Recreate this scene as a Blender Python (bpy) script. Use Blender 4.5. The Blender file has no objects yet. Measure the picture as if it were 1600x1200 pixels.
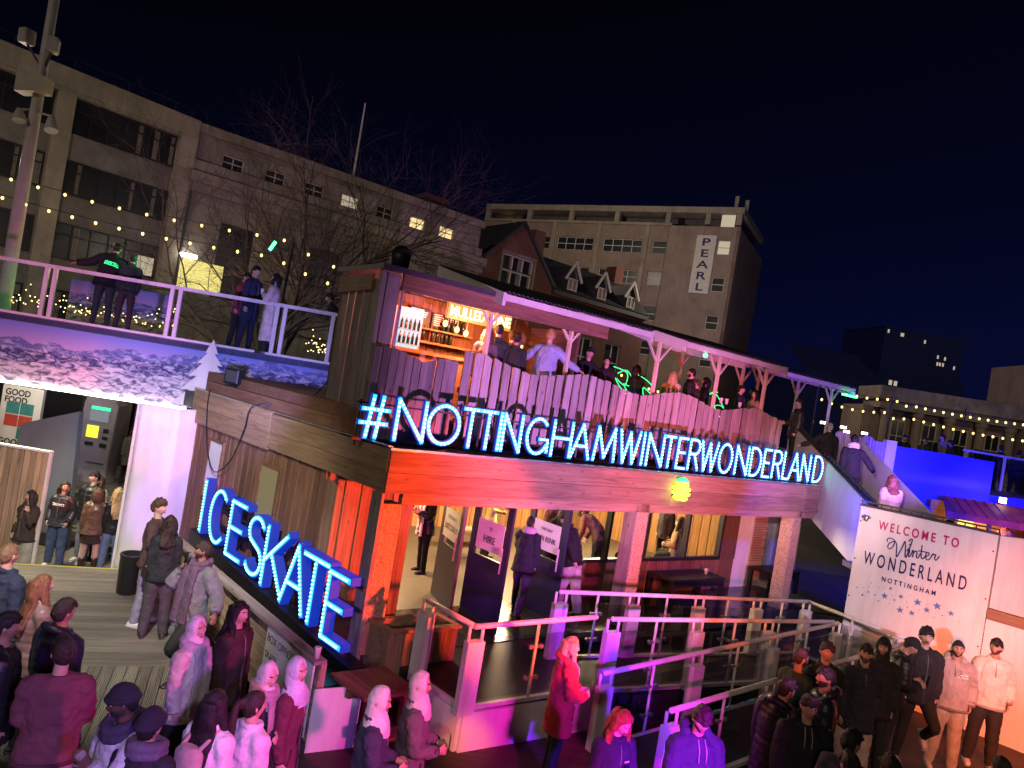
import bpy, math, random
from mathutils import Vector, Matrix, noise
random.seed(11)
SC = bpy.context.scene
COL = SC.collection
rad = math.radians
# ------------------------------------------------------------------ camera
ROLL, FPX, HZ, CAMZ = rad(9.3), 1080.0, -5.0, 4.4
cam = bpy.data.cameras.new('camera'); camo = bpy.data.objects.new('camera', cam); COL.objects.link(camo)
pit = math.atan2(-HZ, FPX)
fw = Vector((0, math.cos(pit), math.sin(pit))); up0 = Vector((0, -math.sin(pit), math.cos(pit))); rt0 = Vector((1, 0, 0))
rt = rt0 * math.cos(ROLL) + up0 * math.sin(ROLL); upv = -rt0 * math.sin(ROLL) + up0 * math.cos(ROLL)
camo.matrix_world = Matrix(((rt.x, upv.x, -fw.x, 0), (rt.y, upv.y, -fw.y, 0), (rt.z, upv.z, -fw.z, CAMZ), (0, 0, 0, 1)))
cam.sensor_width = 36; cam.lens = 36 * FPX / 1600; cam.clip_start = 0.1; cam.clip_end = 2000
SC.camera = camo
# ------------------------------------------------------------------ night sky and exposure
wd = bpy.data.worlds.new('World'); SC.world = wd; wd.use_nodes = True
wn = wd.node_tree; bg = wn.nodes['Background']
tc = wn.nodes.new('ShaderNodeTexCoord'); sx = wn.nodes.new('ShaderNodeSeparateXYZ'); wr = wn.nodes.new('ShaderNodeValToRGB')
wn.links.new(tc.outputs['Generated'], sx.inputs[0])
wm = wn.nodes.new('ShaderNodeMath'); wm.operation = 'MULTIPLY_ADD'; wm.inputs[1].default_value = -0.22
wn.links.new(sx.outputs['X'], wm.inputs[0]); wn.links.new(sx.outputs['Z'], wm.inputs[2])
wn.links.new(wm.outputs[0], wr.inputs[0]); wn.links.new(wr.outputs[0], bg.inputs[0])
e = wr.color_ramp.elements
e[0].position = 0.0; e[0].color = (.0022, .0034, .026, 1); e[1].position = .50; e[1].color = (.0007, .0008, .0026, 1)
m_ = wr.color_ramp.elements.new(.2); m_.color = (.0011, .0018, .0115, 1)
bg.inputs[1].default_value = .72
SC.view_settings.view_transform = 'Standard'; SC.view_settings.look = 'None'; SC.view_settings.exposure = .28; SC.view_settings.gamma = 1
SC.cycles.use_denoising = True
SC.cycles.max_bounces = 6; SC.cycles.transparent_max_bounces = 24; SC.cycles.sample_clamp_indirect = 4
SC.cycles.caustics_reflective = False; SC.cycles.caustics_refractive = False
# ------------------------------------------------------------------ lamps
def aim(o, t):
    d = Vector(t) - o.location; o.rotation_euler = d.to_track_quat('-Z', 'Y').to_euler()
def lamp(kind, name, loc, energy, col, tgt=None, size=45, blend=.5, radius=.12):
    l = bpy.data.lights.new(name, kind); l.energy = energy; l.color = col
    if kind == 'SPOT': l.spot_size = rad(size); l.spot_blend = blend; l.shadow_soft_size = radius
    if kind == 'POINT': l.shadow_soft_size = radius
    o = bpy.data.objects.new(name, l); COL.objects.link(o); o.location = loc
    if tgt is not None: aim(o, tgt)
    return o
# weak warm sun added in place of street lighting on the house fronts
sl = bpy.data.lights.new('street_fill_sun', 'SUN'); sl.energy = .30; sl.color = (1, .84, .66); sl.angle = rad(4)
so = bpy.data.objects.new('street_fill_sun', sl); COL.objects.link(so); so.rotation_euler = (rad(68), 0, rad(-22))
for nm_, lc_, en_ in (('facade_fill_light', (-15.5, 19.5, 8.5), 1300), ('facade_fill_light', (-9.0, 25.0, 8.0), 900), ('facade_fill_light', (-1.5, 31.0, 8.5), 1000), ('facade_fill_light', (6.0, 38.0, 9.0), 1000), ('facade_fill_light', (14.0, 52.0, 14.0), 8500), ('facade_fill_light', (2.0, 60.0, 20.0), 6500), ('facade_fill_light', (31.0, 44.0, 7.5), 500)):
    lamp('POINT', nm_, lc_, en_ * .20, (1, .80, .62), radius=.05)  # unseen point lights added to brighten the far facades
# unseen coloured floodlights of the square; added fills are marked
lamp('SPOT', 'red_flood', (4.6, 4.9, 2.45), 8200, (1, .07, .025), (-.7, 10.1, 2.0), 30, .6)
lamp('SPOT', 'salmon_flood', (3.0, 1.5, 3.2), 8000, (1, .13, .06), (3.9, 13.2, 3.1), 30, .8)
lamp('SPOT', 'magenta_flood', (2.4, 1.2, 3.1), 2900, (1, .02, .62), (1.5, 8.8, .9), 31, .8)
lamp('SPOT', 'violet_flood', (3.4, 1.6, 3.0), 4200, (.20, .015, 1), (1.5, 9.0, .4), 22, .7)
lamp('SPOT', 'crowd_magenta_flood', (3.4, 2.6, 3.0), 1900, (1, .06, .46), (-1.7, 6.6, 1.0), 38, .8)
lamp('SPOT', 'crowd_violet_flood', (-.2, 1.2, 3.3), 750, (.36, .14, 1), (-3.2, 6.6, .8), 52, .8)
lamp('SPOT', 'orange_flood', (4.9, 1.2, 4.7), 8600, (1, .15, .05), (10.1, 11.0, .4), 36, .8, .07)
lamp('SPOT', 'pale_flood', (6.4, 3.0, 3.6), 2300, (.92, .58, .84), (7.5, 12.3, 2.4), 34, .8, .08)
lamp('SPOT', 'stair_wash_fill', (2.0, 4.5, 4.5), 2600, (1, .62, .66), (7.4, 15.3, 3.3), 20, .8, .08)  # added fill that brightens the white stair wall
lamp('SPOT', 'group_fill', (5.6, .2, 5.2), 1100, (1, .45, .30), (7.0, 9.6, 1.2), 36, .9)  # added fill for the people on the right
lamp('SPOT', 'crowd_white_fill', (.4, .8, 4.6), 420, (1, .78, .84), (-2.6, 6.9, 1.0), 52, .9)  # added soft white fill for the left crowd
lamp('SPOT', 'amber_flood', (.3, 2.6, 3.1), 1500, (1, .24, .005), (.16, 8.2, .12), 6.5, .5)
lamp('SPOT', 'canvas_pink_flood', (-3.0, 8.3, 3.4), 800, (1, .12, .45), (-6.55, 13.6, 2.3), 15, .5)
lamp('SPOT', 'canvas_violet_flood', (-3.0, 8.3, 3.4), 1700, (.34, .06, 1), (-6.2, 13.9, .9), 17, .5)
lamp('SPOT', 'fence_violet_flood', (4.6, 4.4, 2.5), 5600, (.78, .28, .98), (1.6, 12.6, 4.7), 60, .8)
lamp('SPOT', 'stair_violet_flood', (7.9, 12.7, 3.6), 1700, (.35, .12, 1), (9.8, 20.5, 6.2), 60, .8)
lamp('SPOT', 'white_deck_flood', (-2.4, 3.0, 8.0), 5200, (1, .92, .80), (-7.0, 11.8, .0), 50, .7)
lamp('SPOT', 'bridge_violet_flood', (-3.2, 7.5, 3.6), 2200, (.36, .30, 1), (-6.3, 15., 3.8), 46, .9)
lamp('SPOT', 'bridge_pink_flood', (-8.6, 6.5, 3.2), 1500, (1, .28, .72), (-9.2, 14.2, 4.9), 46, .9)
lamp('SPOT', 'blue_flood', (10.5, 14.0, 4.0), 5200, (.002, .004, 1), (15.0, 23, 3.2), 80, .6)
lamp('SPOT', 'slide_blue_flood', (6.6, 12.6, 3.9), 500, (.03, .04, 1), (6.2, 16.5, 1.0), 90, .6)
# ------------------------------------------------------------------ geometry helpers
def ray(px, py):
    u = px - 800; v = 600 - py
    x = u * math.cos(ROLL) - v * math.sin(ROLL); y = u * math.sin(ROLL) + v * math.cos(ROLL) - HZ
    return x / FPX, y / FPX
def atz(px, py, z):                       # the point at height z seen at a place of the photo
    x, y = ray(px, py); Y = (z - CAMZ) / y; return Vector((x * Y, Y, z))
def aty(px, py, Y):
    x, y = ray(px, py); return Vector((x * Y, Y, CAMZ + y * Y))
def hd(a): a = rad(a); return Vector((math.sin(a), math.cos(a), 0))
K = Vector((-1.45, 9.4, 0)); F = hd(53.8); S = hd(-45.7); UP = Vector((0, 0, 1))
def W(a, b, z=0): return K + F * a + S * b + UP * z
V = Vector
def offs(p):
    o = Vector((0, 0, 0))
    while p is not None: o += p.location; p = p.parent
    return o
class MB:
    def __init__(s): s.v = []; s.f = []; s.g = []; s.r = []; s.mi = []
    def add(s, vs, fs, gv=None, rnd=None, mat=0):
        n = len(s.v); rnd = random.random() if rnd is None else rnd
        s.v += [tuple(v) for v in vs]; s.f += [tuple(i + n for i in f) for f in fs]
        s.g += [tuple(g) for g in (gv or vs)]; s.r += [rnd] * len(vs); s.mi += [mat] * len(fs)
        return s
    def box(s, o, A, B, C, mat=0, rnd=None):     # grain along A
        o, A, B, C = Vector(o), Vector(A), Vector(B), Vector(C)
        if A.cross(B).dot(C) < 0: o = o + B; B = -B
        vs = [o, o + A, o + A + B, o + B, o + C, o + A + C, o + A + B + C, o + B + C]
        la, lb, lc = A.length, B.length, C.length; r = Vector((random.uniform(0, 50), random.uniform(0, 50), random.uniform(0, 50)))
        gs = [r + Vector(q) for q in ((0, 0, 0), (la, 0, 0), (la, lb, 0), (0, lb, 0), (0, 0, lc), (la, 0, lc), (la, lb, lc), (0, lb, lc))]
        return s.add(vs, [(0, 3, 2, 1), (4, 5, 6, 7), (0, 1, 5, 4), (1, 2, 6, 5), (2, 3, 7, 6), (3, 0, 4, 7)], gs, rnd, mat)
    def bar(s, p, q, w, h, upd=UP, mat=0, rnd=None):       # a square bar from p to q
        p, q = Vector(p), Vector(q); d = q - p; x = d.cross(upd)
        if x.length < 1e-6: x = d.cross(Vector((1, 0, 0)))
        x.normalize(); z = x.cross(d).normalized()
        return s.box(p - x * w / 2 - z * h / 2, d, x * w, z * h, mat, rnd)
    def cbox(s, c, sx, sy, sz, rz=0, mat=0, rnd=None):      # box by base centre
        c = Vector(c); X = hd(90 + rz) * sx; Y = hd(rz) * sy
        return s.box(c - X / 2 - Y / 2, X, Y, Vector((0, 0, sz)), mat, rnd)
    def tube(s, pts, r, n=8, mat=0, rnd=None, closed=False):
        pts = [Vector(p) for p in pts]; m = len(pts); rs = r if isinstance(r, (list, tuple)) else [r] * m
        vs = []; gs = []; ref = None; L = 0; off = random.uniform(0, 40)
        for i, p in enumerate(pts):
            if closed: t = pts[(i + 1) % m] - pts[i - 1]
            else: t = pts[min(i + 1, m - 1)] - pts[max(i - 1, 0)]
            if t.length < 1e-9: t = Vector((0, 0, 1))
            t.normalize()
            if ref is None: ref = Vector((0, 0, 1)) if abs(t.z) < .9 else Vector((1, 0, 0))
            x = ref - t * ref.dot(t)
            if x.length < 1e-5: x = t.orthogonal()
            x.normalize(); y = t.cross(x); ref = x
            if i: L += (p - pts[i - 1]).length
            for k in range(n):
                a = 2 * math.pi * k / n; c = x * math.cos(a) + y * math.sin(a)
                vs.append(p + c * rs[i]); gs.append((L + off, c.x * rs[i], c.y * rs[i]))
        fs = []
        for i in range(m if closed else m - 1):
            for k in range(n):
                a = i * n + k; b = i * n + (k + 1) % n; i2 = (i + 1) % m
                fs.append((a, b, i2 * n + (k + 1) % n, i2 * n + k))
        if not closed: fs += [tuple(range(n - 1, -1, -1)), tuple((m - 1) * n + k for k in range(n))]
        return s.add(vs, fs, gs, rnd, mat)
    def prism(s, pts, D, mat=0, rnd=None, gv=None):        # flat polygon pushed along D
        pts = [Vector(p) for p in pts]; D = Vector(D); n = len(pts)
        nn = Vector((0, 0, 0))
        for i in range(n): nn += pts[i].cross(pts[(i + 1) % n])
        if nn.dot(D) < 0: pts = pts[::-1]; gv = gv[::-1] if gv else None
        vs = pts + [p + D for p in pts]
        fs = [tuple(range(n - 1, -1, -1)), tuple(range(n, 2 * n))] + [(i, (i + 1) % n, n + (i + 1) % n, n + i) for i in range(n)]
        return s.add(vs, fs, (list(gv) * 2 if gv else None), rnd, mat)
    def ball(s, c, r, n=8, m=6, mat=0, rnd=None, sc=(1, 1, 1)):
        c = Vector(c); vs = [c + Vector((0, 0, r * sc[2]))]; fs = []
        for i in range(1, m):
            t = math.pi * i / m
            for k in range(n):
                a = 2 * math.pi * k / n
                vs.append(c + Vector((r * sc[0] * math.sin(t) * math.cos(a), r * sc[1] * math.sin(t) * math.sin(a), r * sc[2] * math.cos(t))))
        vs.append(c - Vector((0, 0, r * sc[2]))); e = len(vs) - 1
        for k in range(n):
            fs.append((0, 1 + k, 1 + (k + 1) % n)); b = 1 + (m - 2) * n; fs.append((e, b + (k + 1) % n, b + k))
        for i in range(m - 2):
            for k in range(n):
                a = 1 + i * n + k; b = 1 + i * n + (k + 1) % n; fs.append((a, a + n, b + n, b))
        return s.add(vs, fs, None, rnd, mat)
    def lathe(s, c, prof, n=20, mat=0):                    # (r, z) profile about a vertical axis
        c = Vector(c); vs = []; fs = []
        for r, z in prof:
            for k in range(n): a = 2 * math.pi * k / n; vs.append(c + Vector((r * math.cos(a), r * math.sin(a), z)))
        for i in range(len(prof) - 1):
            for k in range(n): fs.append((i * n + k, i * n + (k + 1) % n, (i + 1) * n + (k + 1) % n, (i + 1) * n + k))
        fs.append(tuple(range(n - 1, -1, -1))); fs.append(tuple((len(prof) - 1) * n + k for k in range(n)))
        return s.add(vs, fs, None, None, mat)
    def build(s, name, mats, parent=None, smooth=False, bevel=0):
        me = bpy.data.meshes.new(name); o_ = offs(parent)
        me.from_pydata([(v[0] - o_.x, v[1] - o_.y, v[2] - o_.z) for v in s.v], [], s.f)
        at = me.attributes.new('gv', 'FLOAT_VECTOR', 'POINT'); at.data.foreach_set('vector', [c for g in s.g for c in g])
        a2 = me.attributes.new('rnd', 'FLOAT', 'POINT'); a2.data.foreach_set('value', s.r)
        for m in (mats if isinstance(mats, (list, tuple)) else [mats]): me.materials.append(m)
        me.polygons.foreach_set('material_index', s.mi)
        if smooth: me.polygons.foreach_set('use_smooth', [True] * len(s.f))
        me.update(); o = bpy.data.objects.new(name, me); COL.objects.link(o)
        if parent is not None: o.parent = parent
        if bevel:
            b = o.modifiers.new('bevel', 'BEVEL'); b.width = bevel; b.segments = 1; b.limit_method = 'ANGLE'; b.angle_limit = rad(50)
        return o
def tag(o, label=None, cat=None, group=None, kind=None):
    if label: o['label'] = label
    if cat: o['category'] = cat
    if group: o['group'] = group
    if kind: o['kind'] = kind
    return o
def empty(name, loc, label=None, cat=None, group=None):
    o = bpy.data.objects.new(name, None); o.empty_display_size = .2; COL.objects.link(o); o.location = loc
    return tag(o, label, cat, group)
def struct(name, mb, mat): return tag(mb.build(name, mat), kind='structure')
def copy_tree(o, parent=None):
    c = o.copy(); COL.objects.link(c); c.parent = parent
    for ch in list(o.children): copy_tree(ch, c)
    return c
def text(s, o, X, Y, h, mat, parent, depth=.004, xs=1.0, align='CENTER', name='lettering', bold=0, shear=0, spacing=1.0):
    """flat lettering: origin o (baseline), X reading direction, Y up direction, cap height h"""
    cu = bpy.data.curves.new('t', 'FONT'); cu.body = s; cu.align_x = align; cu.size = 1.0; cu.extrude = 0.0; cu.offset = bold; cu.shear = shear; cu.space_character = spacing
    ob = bpy.data.objects.new('t', cu); COL.objects.link(ob)
    dg = bpy.context.evaluated_depsgraph_get(); me = bpy.data.meshes.new_from_object(ob.evaluated_get(dg))
    bpy.data.objects.remove(ob); X = Vector(X).normalized(); Y = Vector(Y).normalized(); N = X.cross(Y)
    k = h / .70; o_ = offs(parent); mb = MB(); vs = [Vector(o) + X * (v.co.x * k * xs) + Y * (v.co.y * k) + N * depth for v in me.vertices]
    mb.add(vs, [tuple(p.vertices) for p in me.polygons]); bpy.data.meshes.remove(me)
    return mb.build(name, mat, parent)
# ------------------------------------------------------------------ materials
class NT:
    def __init__(s, name):
        s.m = bpy.data.materials.new(name); s.m.use_nodes = True; s.t = s.m.node_tree; s.b = s.t.nodes['Principled BSDF']; s.out = s.t.nodes['Material Output']
    def n(s, typ, **k):
        x = s.t.nodes.new('ShaderNode' + typ)
        for a, b in k.items():
            if a.startswith('i_'): x.inputs[int(a[2:])].default_value = b
            else: setattr(x, a, b)
        return x
    def l(s, a, b): s.t.links.new(a, b)
    def attr(s, nm): x = s.n('Attribute'); x.attribute_name = nm; return x
    def mapping(s, src, sc, rot=(0, 0, 0)):
        x = s.n('Mapping'); x.inputs['Scale'].default_value = sc; x.inputs['Rotation'].default_value = rot; s.l(src, x.inputs[0]); return x.outputs[0]
    def noise(s, vec, scale=1, det=5, rough=.6, dist=0):
        x = s.n('TexNoise'); x.inputs['Scale'].default_value = scale; x.inputs['Detail'].default_value = det; x.inputs['Roughness'].default_value = rough; x.inputs['Distortion'].default_value = dist
        if vec is not None: s.l(vec, x.inputs['Vector'])
        return x.outputs['Fac']
    def ramp(s, fac, stops):
        x = s.n('ValToRGB'); el = x.color_ramp.elements
        while len(el) < len(stops): el.new(.5)
        for e_, (p, c) in zip(el, stops): e_.position = p; e_.color = (*c, 1) if len(c) == 3 else c
        s.l(fac, x.inputs[0]); return x.outputs[0]
    def mix(s, f, a, b, mode='MIX'):
        x = s.n('Mix'); x.data_type = 'RGBA'; x.blend_type = mode
        for inp, v in ((x.inputs[0], f), (x.inputs[6], a), (x.inputs[7], b)):
            if hasattr(v, 'is_linked') or hasattr(v, 'links'): s.l(v, inp)
            else: inp.default_value = v if isinstance(v, (int, float)) else (*v, 1)
        return x.outputs[2]
    def math(s, op, a, b=0.0):
        x = s.n('Math'); x.operation = op
        for inp, v in ((x.inputs[0], a), (x.inputs[1], b)):
            if hasattr(v, 'links'): s.l(v, inp)
            else: inp.default_value = v
        return x.outputs[0]
    def bump(s, h, st=.3, dist=.02):
        x = s.n('Bump'); x.inputs['Strength'].default_value = st; x.inputs['Distance'].default_value = dist; s.l(h, x.inputs['Height']); s.l(x.outputs[0], s.b.inputs['Normal'])
    def base(s, c):
        if hasattr(c, 'links'): s.l(c, s.b.inputs['Base Color'])
        else: s.b.inputs['Base Color'].default_value = (*c, 1)
    def set(s, rough=.7, metal=0, spec=.4): s.b.inputs['Roughness'].default_value = rough; s.b.inputs['Metallic'].default_value = metal; s.b.inputs['Specular IOR Level'].default_value = spec
def obco(t): return t.n('TexCoord').outputs['Object']
def wood(name, c1, c2, knots=.5, rough=.75, gr=1.0):
    t = NT(name); g = t.attr('gv').outputs['Vector']; rn = t.attr('rnd').outputs['Fac']
    nz = t.noise(t.mapping(g, (1.3 * gr, 22 * gr, 22 * gr)), 1, 6, .62, .8)
    c = t.ramp(nz, [(.28, c1), (.50, [a * .45 + b * .55 for a, b in zip(c1, c2)]), (.72, c2)])
    big = t.noise(t.mapping(g, (.9, 3, 3)), 1, 3, .5)
    c = t.mix(.55, c, t.ramp(big, [(.3, (.55, .55, .55)), (.7, (1, 1, 1))]), 'MULTIPLY')
    vo = t.n('TexVoronoi'); t.l(t.mapping(g, (2.6, 7, 7)), vo.inputs['Vector']); vo.inputs['Scale'].default_value = 1.0
    kn = t.ramp(vo.outputs['Distance'], [(.05, (1, 1, 1)), (.15, (0, 0, 0))])
    c = t.mix(t.math('MULTIPLY', kn, knots), c, [x * .25 for x in c1])
    v = t.ramp(rn, [(0, (.62, .62, .62)), (1, (1.0, 1.0, 1.0))])
    c = t.mix(1, c, v, 'MULTIPLY'); t.base(c); t.set(rough, 0, .3); t.bump(nz, .35, .008); return t.m
def plain(name, c, rough=.6, metal=0, var=.25, sc=3.0, bump=.0, spec=.4, dirt=None):
    t = NT(name); o = obco(t); nz = t.noise(o, sc, 6, .65)
    lo = [x * (1 - var) for x in c]; hi = [min(1, x * (1 + var * .6)) for x in c]
    col = t.ramp(nz, [(.3, lo), (.7, hi)])
    if dirt is not None:
        d = t.noise(t.mapping(o, (4, 4, .5)), 1, 5, .7); col = t.mix(t.ramp(d, [(.45, (0, 0, 0)), (.75, (.8, .8, .8))]), col, dirt)
    t.base(col); t.set(rough, metal, spec)
    if bump: t.bump(t.noise(o, sc * 12, 4, .6), bump, .01)
    return t.m
def emit(name, c, st, sample=True):
    t = NT(name); t.base((.02, .02, .02)); t.b.inputs['Emission Color'].default_value = (*c, 1); t.b.inputs['Emission Strength'].default_value = st
    t.set(.5)
    if not sample: t.m.cycles.emission_sampling = 'NONE'
    return t.m
def glass(name, tint=(.9, .95, .95), refl=.03, rough=.02):
    t = NT(name); t.t.nodes.remove(t.b); tr = t.n('BsdfTransparent'); tr.inputs[0].default_value = (*tint, 1); gl = t.n('BsdfGlossy'); gl.inputs['Roughness'].default_value = rough
    fr = t.n('Fresnel'); fr.inputs[0].default_value = 1.5; mx = t.n('MixShader'); ge = t.n('NewGeometry')
    sc = t.math('MULTIPLY', t.math('ADD', fr.outputs[0], refl), t.math('SUBTRACT', 1.0, ge.outputs['Backfacing']))
    t.l(sc, mx.inputs[0]); t.l(tr.outputs[0], mx.inputs[1]); t.l(gl.outputs[0], mx.inputs[2]); t.l(mx.outputs[0], t.out.inputs[0]); return t.m
M = {}
M['timber'] = wood('pale_timber', (.20, .125, .07), (.46, .30, .17))
M['brown'] = wood('brown_boards', (.12, .06, .035), (.30, .16, .09))
M['warm'] = wood('orange_boards', (.28, .13, .05), (.55, .30, .12), .3)
M['grey'] = wood('weathered_boards', (.13, .115, .10), (.36, .32, .29), .6)
M['pale'] = wood('bleached_boards', (.28, .24, .22), (.55, .48, .45), .8)
M['table'] = wood('table_timber', (.12, .05, .03), (.26, .12, .07), .3)
M['slat'] = wood('slat_timber', (.24, .17, .10), (.48, .36, .22), .5)
def osb():
    t = NT('strand_board'); o = obco(t); cs = []
    a = t.n('TexVoronoi'); t.l(t.mapping(o, (8, 8, 38), (.5, .3, .2)), a.inputs['Vector']); b = t.n('TexVoronoi'); t.l(t.mapping(o, (24, 24, 8), (.2, .8, .5)), b.inputs['Vector'])
    sa = t.n('SeparateColor'); t.l(a.outputs['Color'], sa.inputs[0]); sb = t.n('SeparateColor'); t.l(b.outputs['Color'], sb.inputs[0])
    f = t.math('MULTIPLY', t.math('ADD', sa.outputs[0], sb.outputs[1]), .5)
    c = t.ramp(f, [(.15, (.14, .075, .03)), (.45, (.36, .23, .12)), (.85, (.52, .36, .20))]); t.base(c); t.set(.7); t.bump(f, .3, .006); return t.m
M['osb'] = osb()
M['white_metal'] = plain('white_painted_steel', (.62, .60, .60), .4, 0, .16, 2.0, .05, .5, (.35, .33, .31))
M['white_wall'] = plain('white_painted_panel', (.66, .64, .62), .55, 0, .10, 1.2, .05, .4, (.50, .47, .45))
M['canvas'] = plain('white_canvas', (.62, .60, .60), .8, 0, .12, 1.0, .08)
M['black'] = plain('black_paint', (.018, .018, .02), .45, 0, .3)
M['black_rubber'] = plain('black_plastic', (.015, .015, .016), .35, 0, .4, 6)
M['dark'] = plain('dark_grey_metal', (.05, .05, .055), .5, .3)
M['steel'] = plain('brushed_steel', (.42, .42, .43), .35, .9)
M['navy'] = plain('navy_painted_door', (.022, .022, .05), .4, 0, .2)
M['roofing'] = plain('roofing_felt', (.035, .035, .04), .55, 0, .5, 6, .2)
M['slate'] = plain('slate_roof', (.035, .035, .042), .6, 0, .5, 8, .3)
M['concrete'] = plain('concrete_facade', (.30, .26, .21), .85, 0, .35, .8, .3, .3, (.20, .17, .14))
M['spandrel'] = plain('grey_spandrel', (.19, .175, .155), .85, 0, .3, 1.5, .2)
M['stone'] = plain('old_limestone', (.27, .23, .20), .85, 0, .5, .7, .4, .3, (.13, .11, .10))
M['redbrick'] = plain('red_brick', (.17, .06, .04), .85, 0, .4, 1.5, .3)
M['pearlwall'] = plain('pink_render', (.27, .205, .17), .85, 0, .3, .5, .3, .3, (.19, .145, .12))
M['white_trim'] = plain('white_trim', (.55, .52, .48), .5, 0, .15)
M['darkglass'] = plain('dark_window_pane', (.012, .014, .018), .34, 0, .5, .5, 0, .6)
M['curtain'] = plain('net_curtain', (.30, .27, .22), .9, 0, .4, 8)
M['litpane'] = emit('lit_window', (1, .72, .32), 1.1, False)
M['litpane_dim'] = emit('dim_lit_window', (1, .85, .6), .4, False)
M['bulb'] = emit('warm_bulb', (1, .70, .22), 2.6, False)
M['bulb_dim'] = emit('fairy_bulb', (1, .62, .22), 5, False)
M['ice_bulb'] = emit('ice_blue_bulb', (.52, 1, 1), 3.4, False)
M['ice_bulb_big'] = emit('letter_bulb', (.26, .92, 1), 2.8, False)
M['blue_glow'] = emit('blue_letter_face', (.06, .66, .95), 1.5); M['ice_face'] = emit('cyan_letter_face', (.02, .42, .95), 1.5)
M['blue_side'] = emit('blue_letter_return', (.0, .045, .75), .5)
M['strip'] = emit('white_light_strip', (1, .93, .72), 9)
M['neon'] = emit('warm_sign_letter', (1, .80, .40), 5)
M['neonback'] = emit('glowing_sign_board', (1, .42, .06), .85)
M['green_lamp'] = emit('lime_lamp', (.45, 1, .02), 6)
M['green_led'] = emit('green_led', (.05, 1, .25), 7, False)
M['green_neon'] = emit('green_glow', (.02, .8, .2), 3.0, False)
M['screen'] = emit('yellow_screen', (1, .95, .05), 1.2, False)
M['screen_dim'] = emit('pale_screen', (.55, .6, .7), .30, False)
M['interior_lamp'] = emit('ceiling_tube', (1, .85, .6), 3.5)
M['frostlit'] = emit('lit_doorway', (1, .85, .25), .8, False)
M['glass'] = glass('clear_glass')
M['tinted'] = glass('smoked_glass', (.42, .44, .46), .03)
M['railglass'] = glass('railing_glass', (.80, .81, .84), .03)
M['ink'] = plain('navy_print', (.02, .015, .09), .5, 0, .05)
M['pinkink'] = plain('pink_print', (.42, .01, .14), .5, 0, .05)
M['star'] = plain('blue_star_print', (.08, .20, .42), .5, 0, .1)
M['blackink'] = plain('black_print', (.015, .015, .02), .5, 0, .05)
M['greyink'] = plain('grey_print', (.16, .15, .18), .6, 0, .05)
M['whiteink'] = plain('white_print', (.75, .75, .75), .5, 0, .05)
M['paper'] = plain('white_board', (.62, .62, .66), .6, 0, .08)
M['yellow'] = emit('glowing_yellow_nosing', (1, .78, .10), .42, False)  # step edges are no lamps; their brightness is put in as emission
M['poster_red'] = plain('red_print', (.55, .07, .05), .6, 0, .3)
M['poster_teal'] = plain('teal_print', (.05, .25, .26), .6, 0, .3)
M['bark'] = plain('dark_bark', (.075, .06, .048), .9, 0, .5, 9, .3)
M['cream'] = plain('cream_painted_wood', (.55, .48, .36), .6, 0, .15)
M['bluelit'] = plain('blue_lit_surface', (.05, .06, .62), .6, 0, .15, 2)  # blue of the floodlight is put into the base colour
M['redroof'] = plain('red_stall_roof', (.30, .07, .05), .7, 0, .35, 3, .2)
M['bottle'] = plain('dark_bottle', (.02, .03, .02), .15, 0, .3)
M['cup'] = plain('paper_cup', (.6, .58, .55), .6, 0, .1)
def ground(name, c, rough, sc, wet=0):
    t = NT(name); o = obco(t); a = t.noise(o, sc, 6, .65); b = t.noise(o, sc * 9, 4, .6)
    col = t.mix(.5, t.ramp(a, [(.3, [x * .6 for x in c]), (.7, c)]), t.ramp(b, [(.3, [x * .6 for x in c]), (.7, [x * 1.2 for x in c])]))
    t.base(col); t.set(rough, 0, .5); t.bump(b, .15, .01)
    if wet: t.l(t.ramp(a, [(.4, (.09, .09, .09)), (.65, (.38, .38, .38))]), t.b.inputs['Roughness'])
    return t.m
M['asphalt'] = ground('street_asphalt', (.055, .052, .05), .8, .8)
M['pave'] = ground('pavement', (.12, .105, .09), .8, .6)
M['wetfloor'] = ground('wet_dark_floor', (.035, .034, .036), .3, .7, 1)
M['matfloor'] = ground('indoor_rubber_floor', (.10, .085, .065), .5, 1.2)
M['ramp'] = ground('ramp_surface', (.022, .022, .024), .5, 2)
def decking():
    t = NT('grooved_decking'); g = t.attr('gv').outputs['Vector']; sx_ = t.n('SeparateXYZ'); t.l(g, sx_.inputs[0])
    gr = t.math('SINE', t.math('MULTIPLY', sx_.outputs[1], 2 * math.pi / .021)); nz = t.noise(t.mapping(g, (1.2, 20, 20)), 1, 5, .6)
    c = t.ramp(nz, [(.3, (.15, .135, .105)), (.7, (.33, .30, .24))]); c = t.mix(t.ramp(gr, [(.15, (.65, .65, .65)), (.5, (0, 0, 0))]), c, (.045, .04, .035))
    rn = t.attr('rnd').outputs['Fac']; c = t.mix(1, c, t.ramp(rn, [(0, (.6, .6, .6)), (1, (1, 1, 1))]), 'MULTIPLY'); t.base(c); t.set(.65); t.bump(gr, .5, .006); return t.m
M['deck'] = decking()
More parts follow.
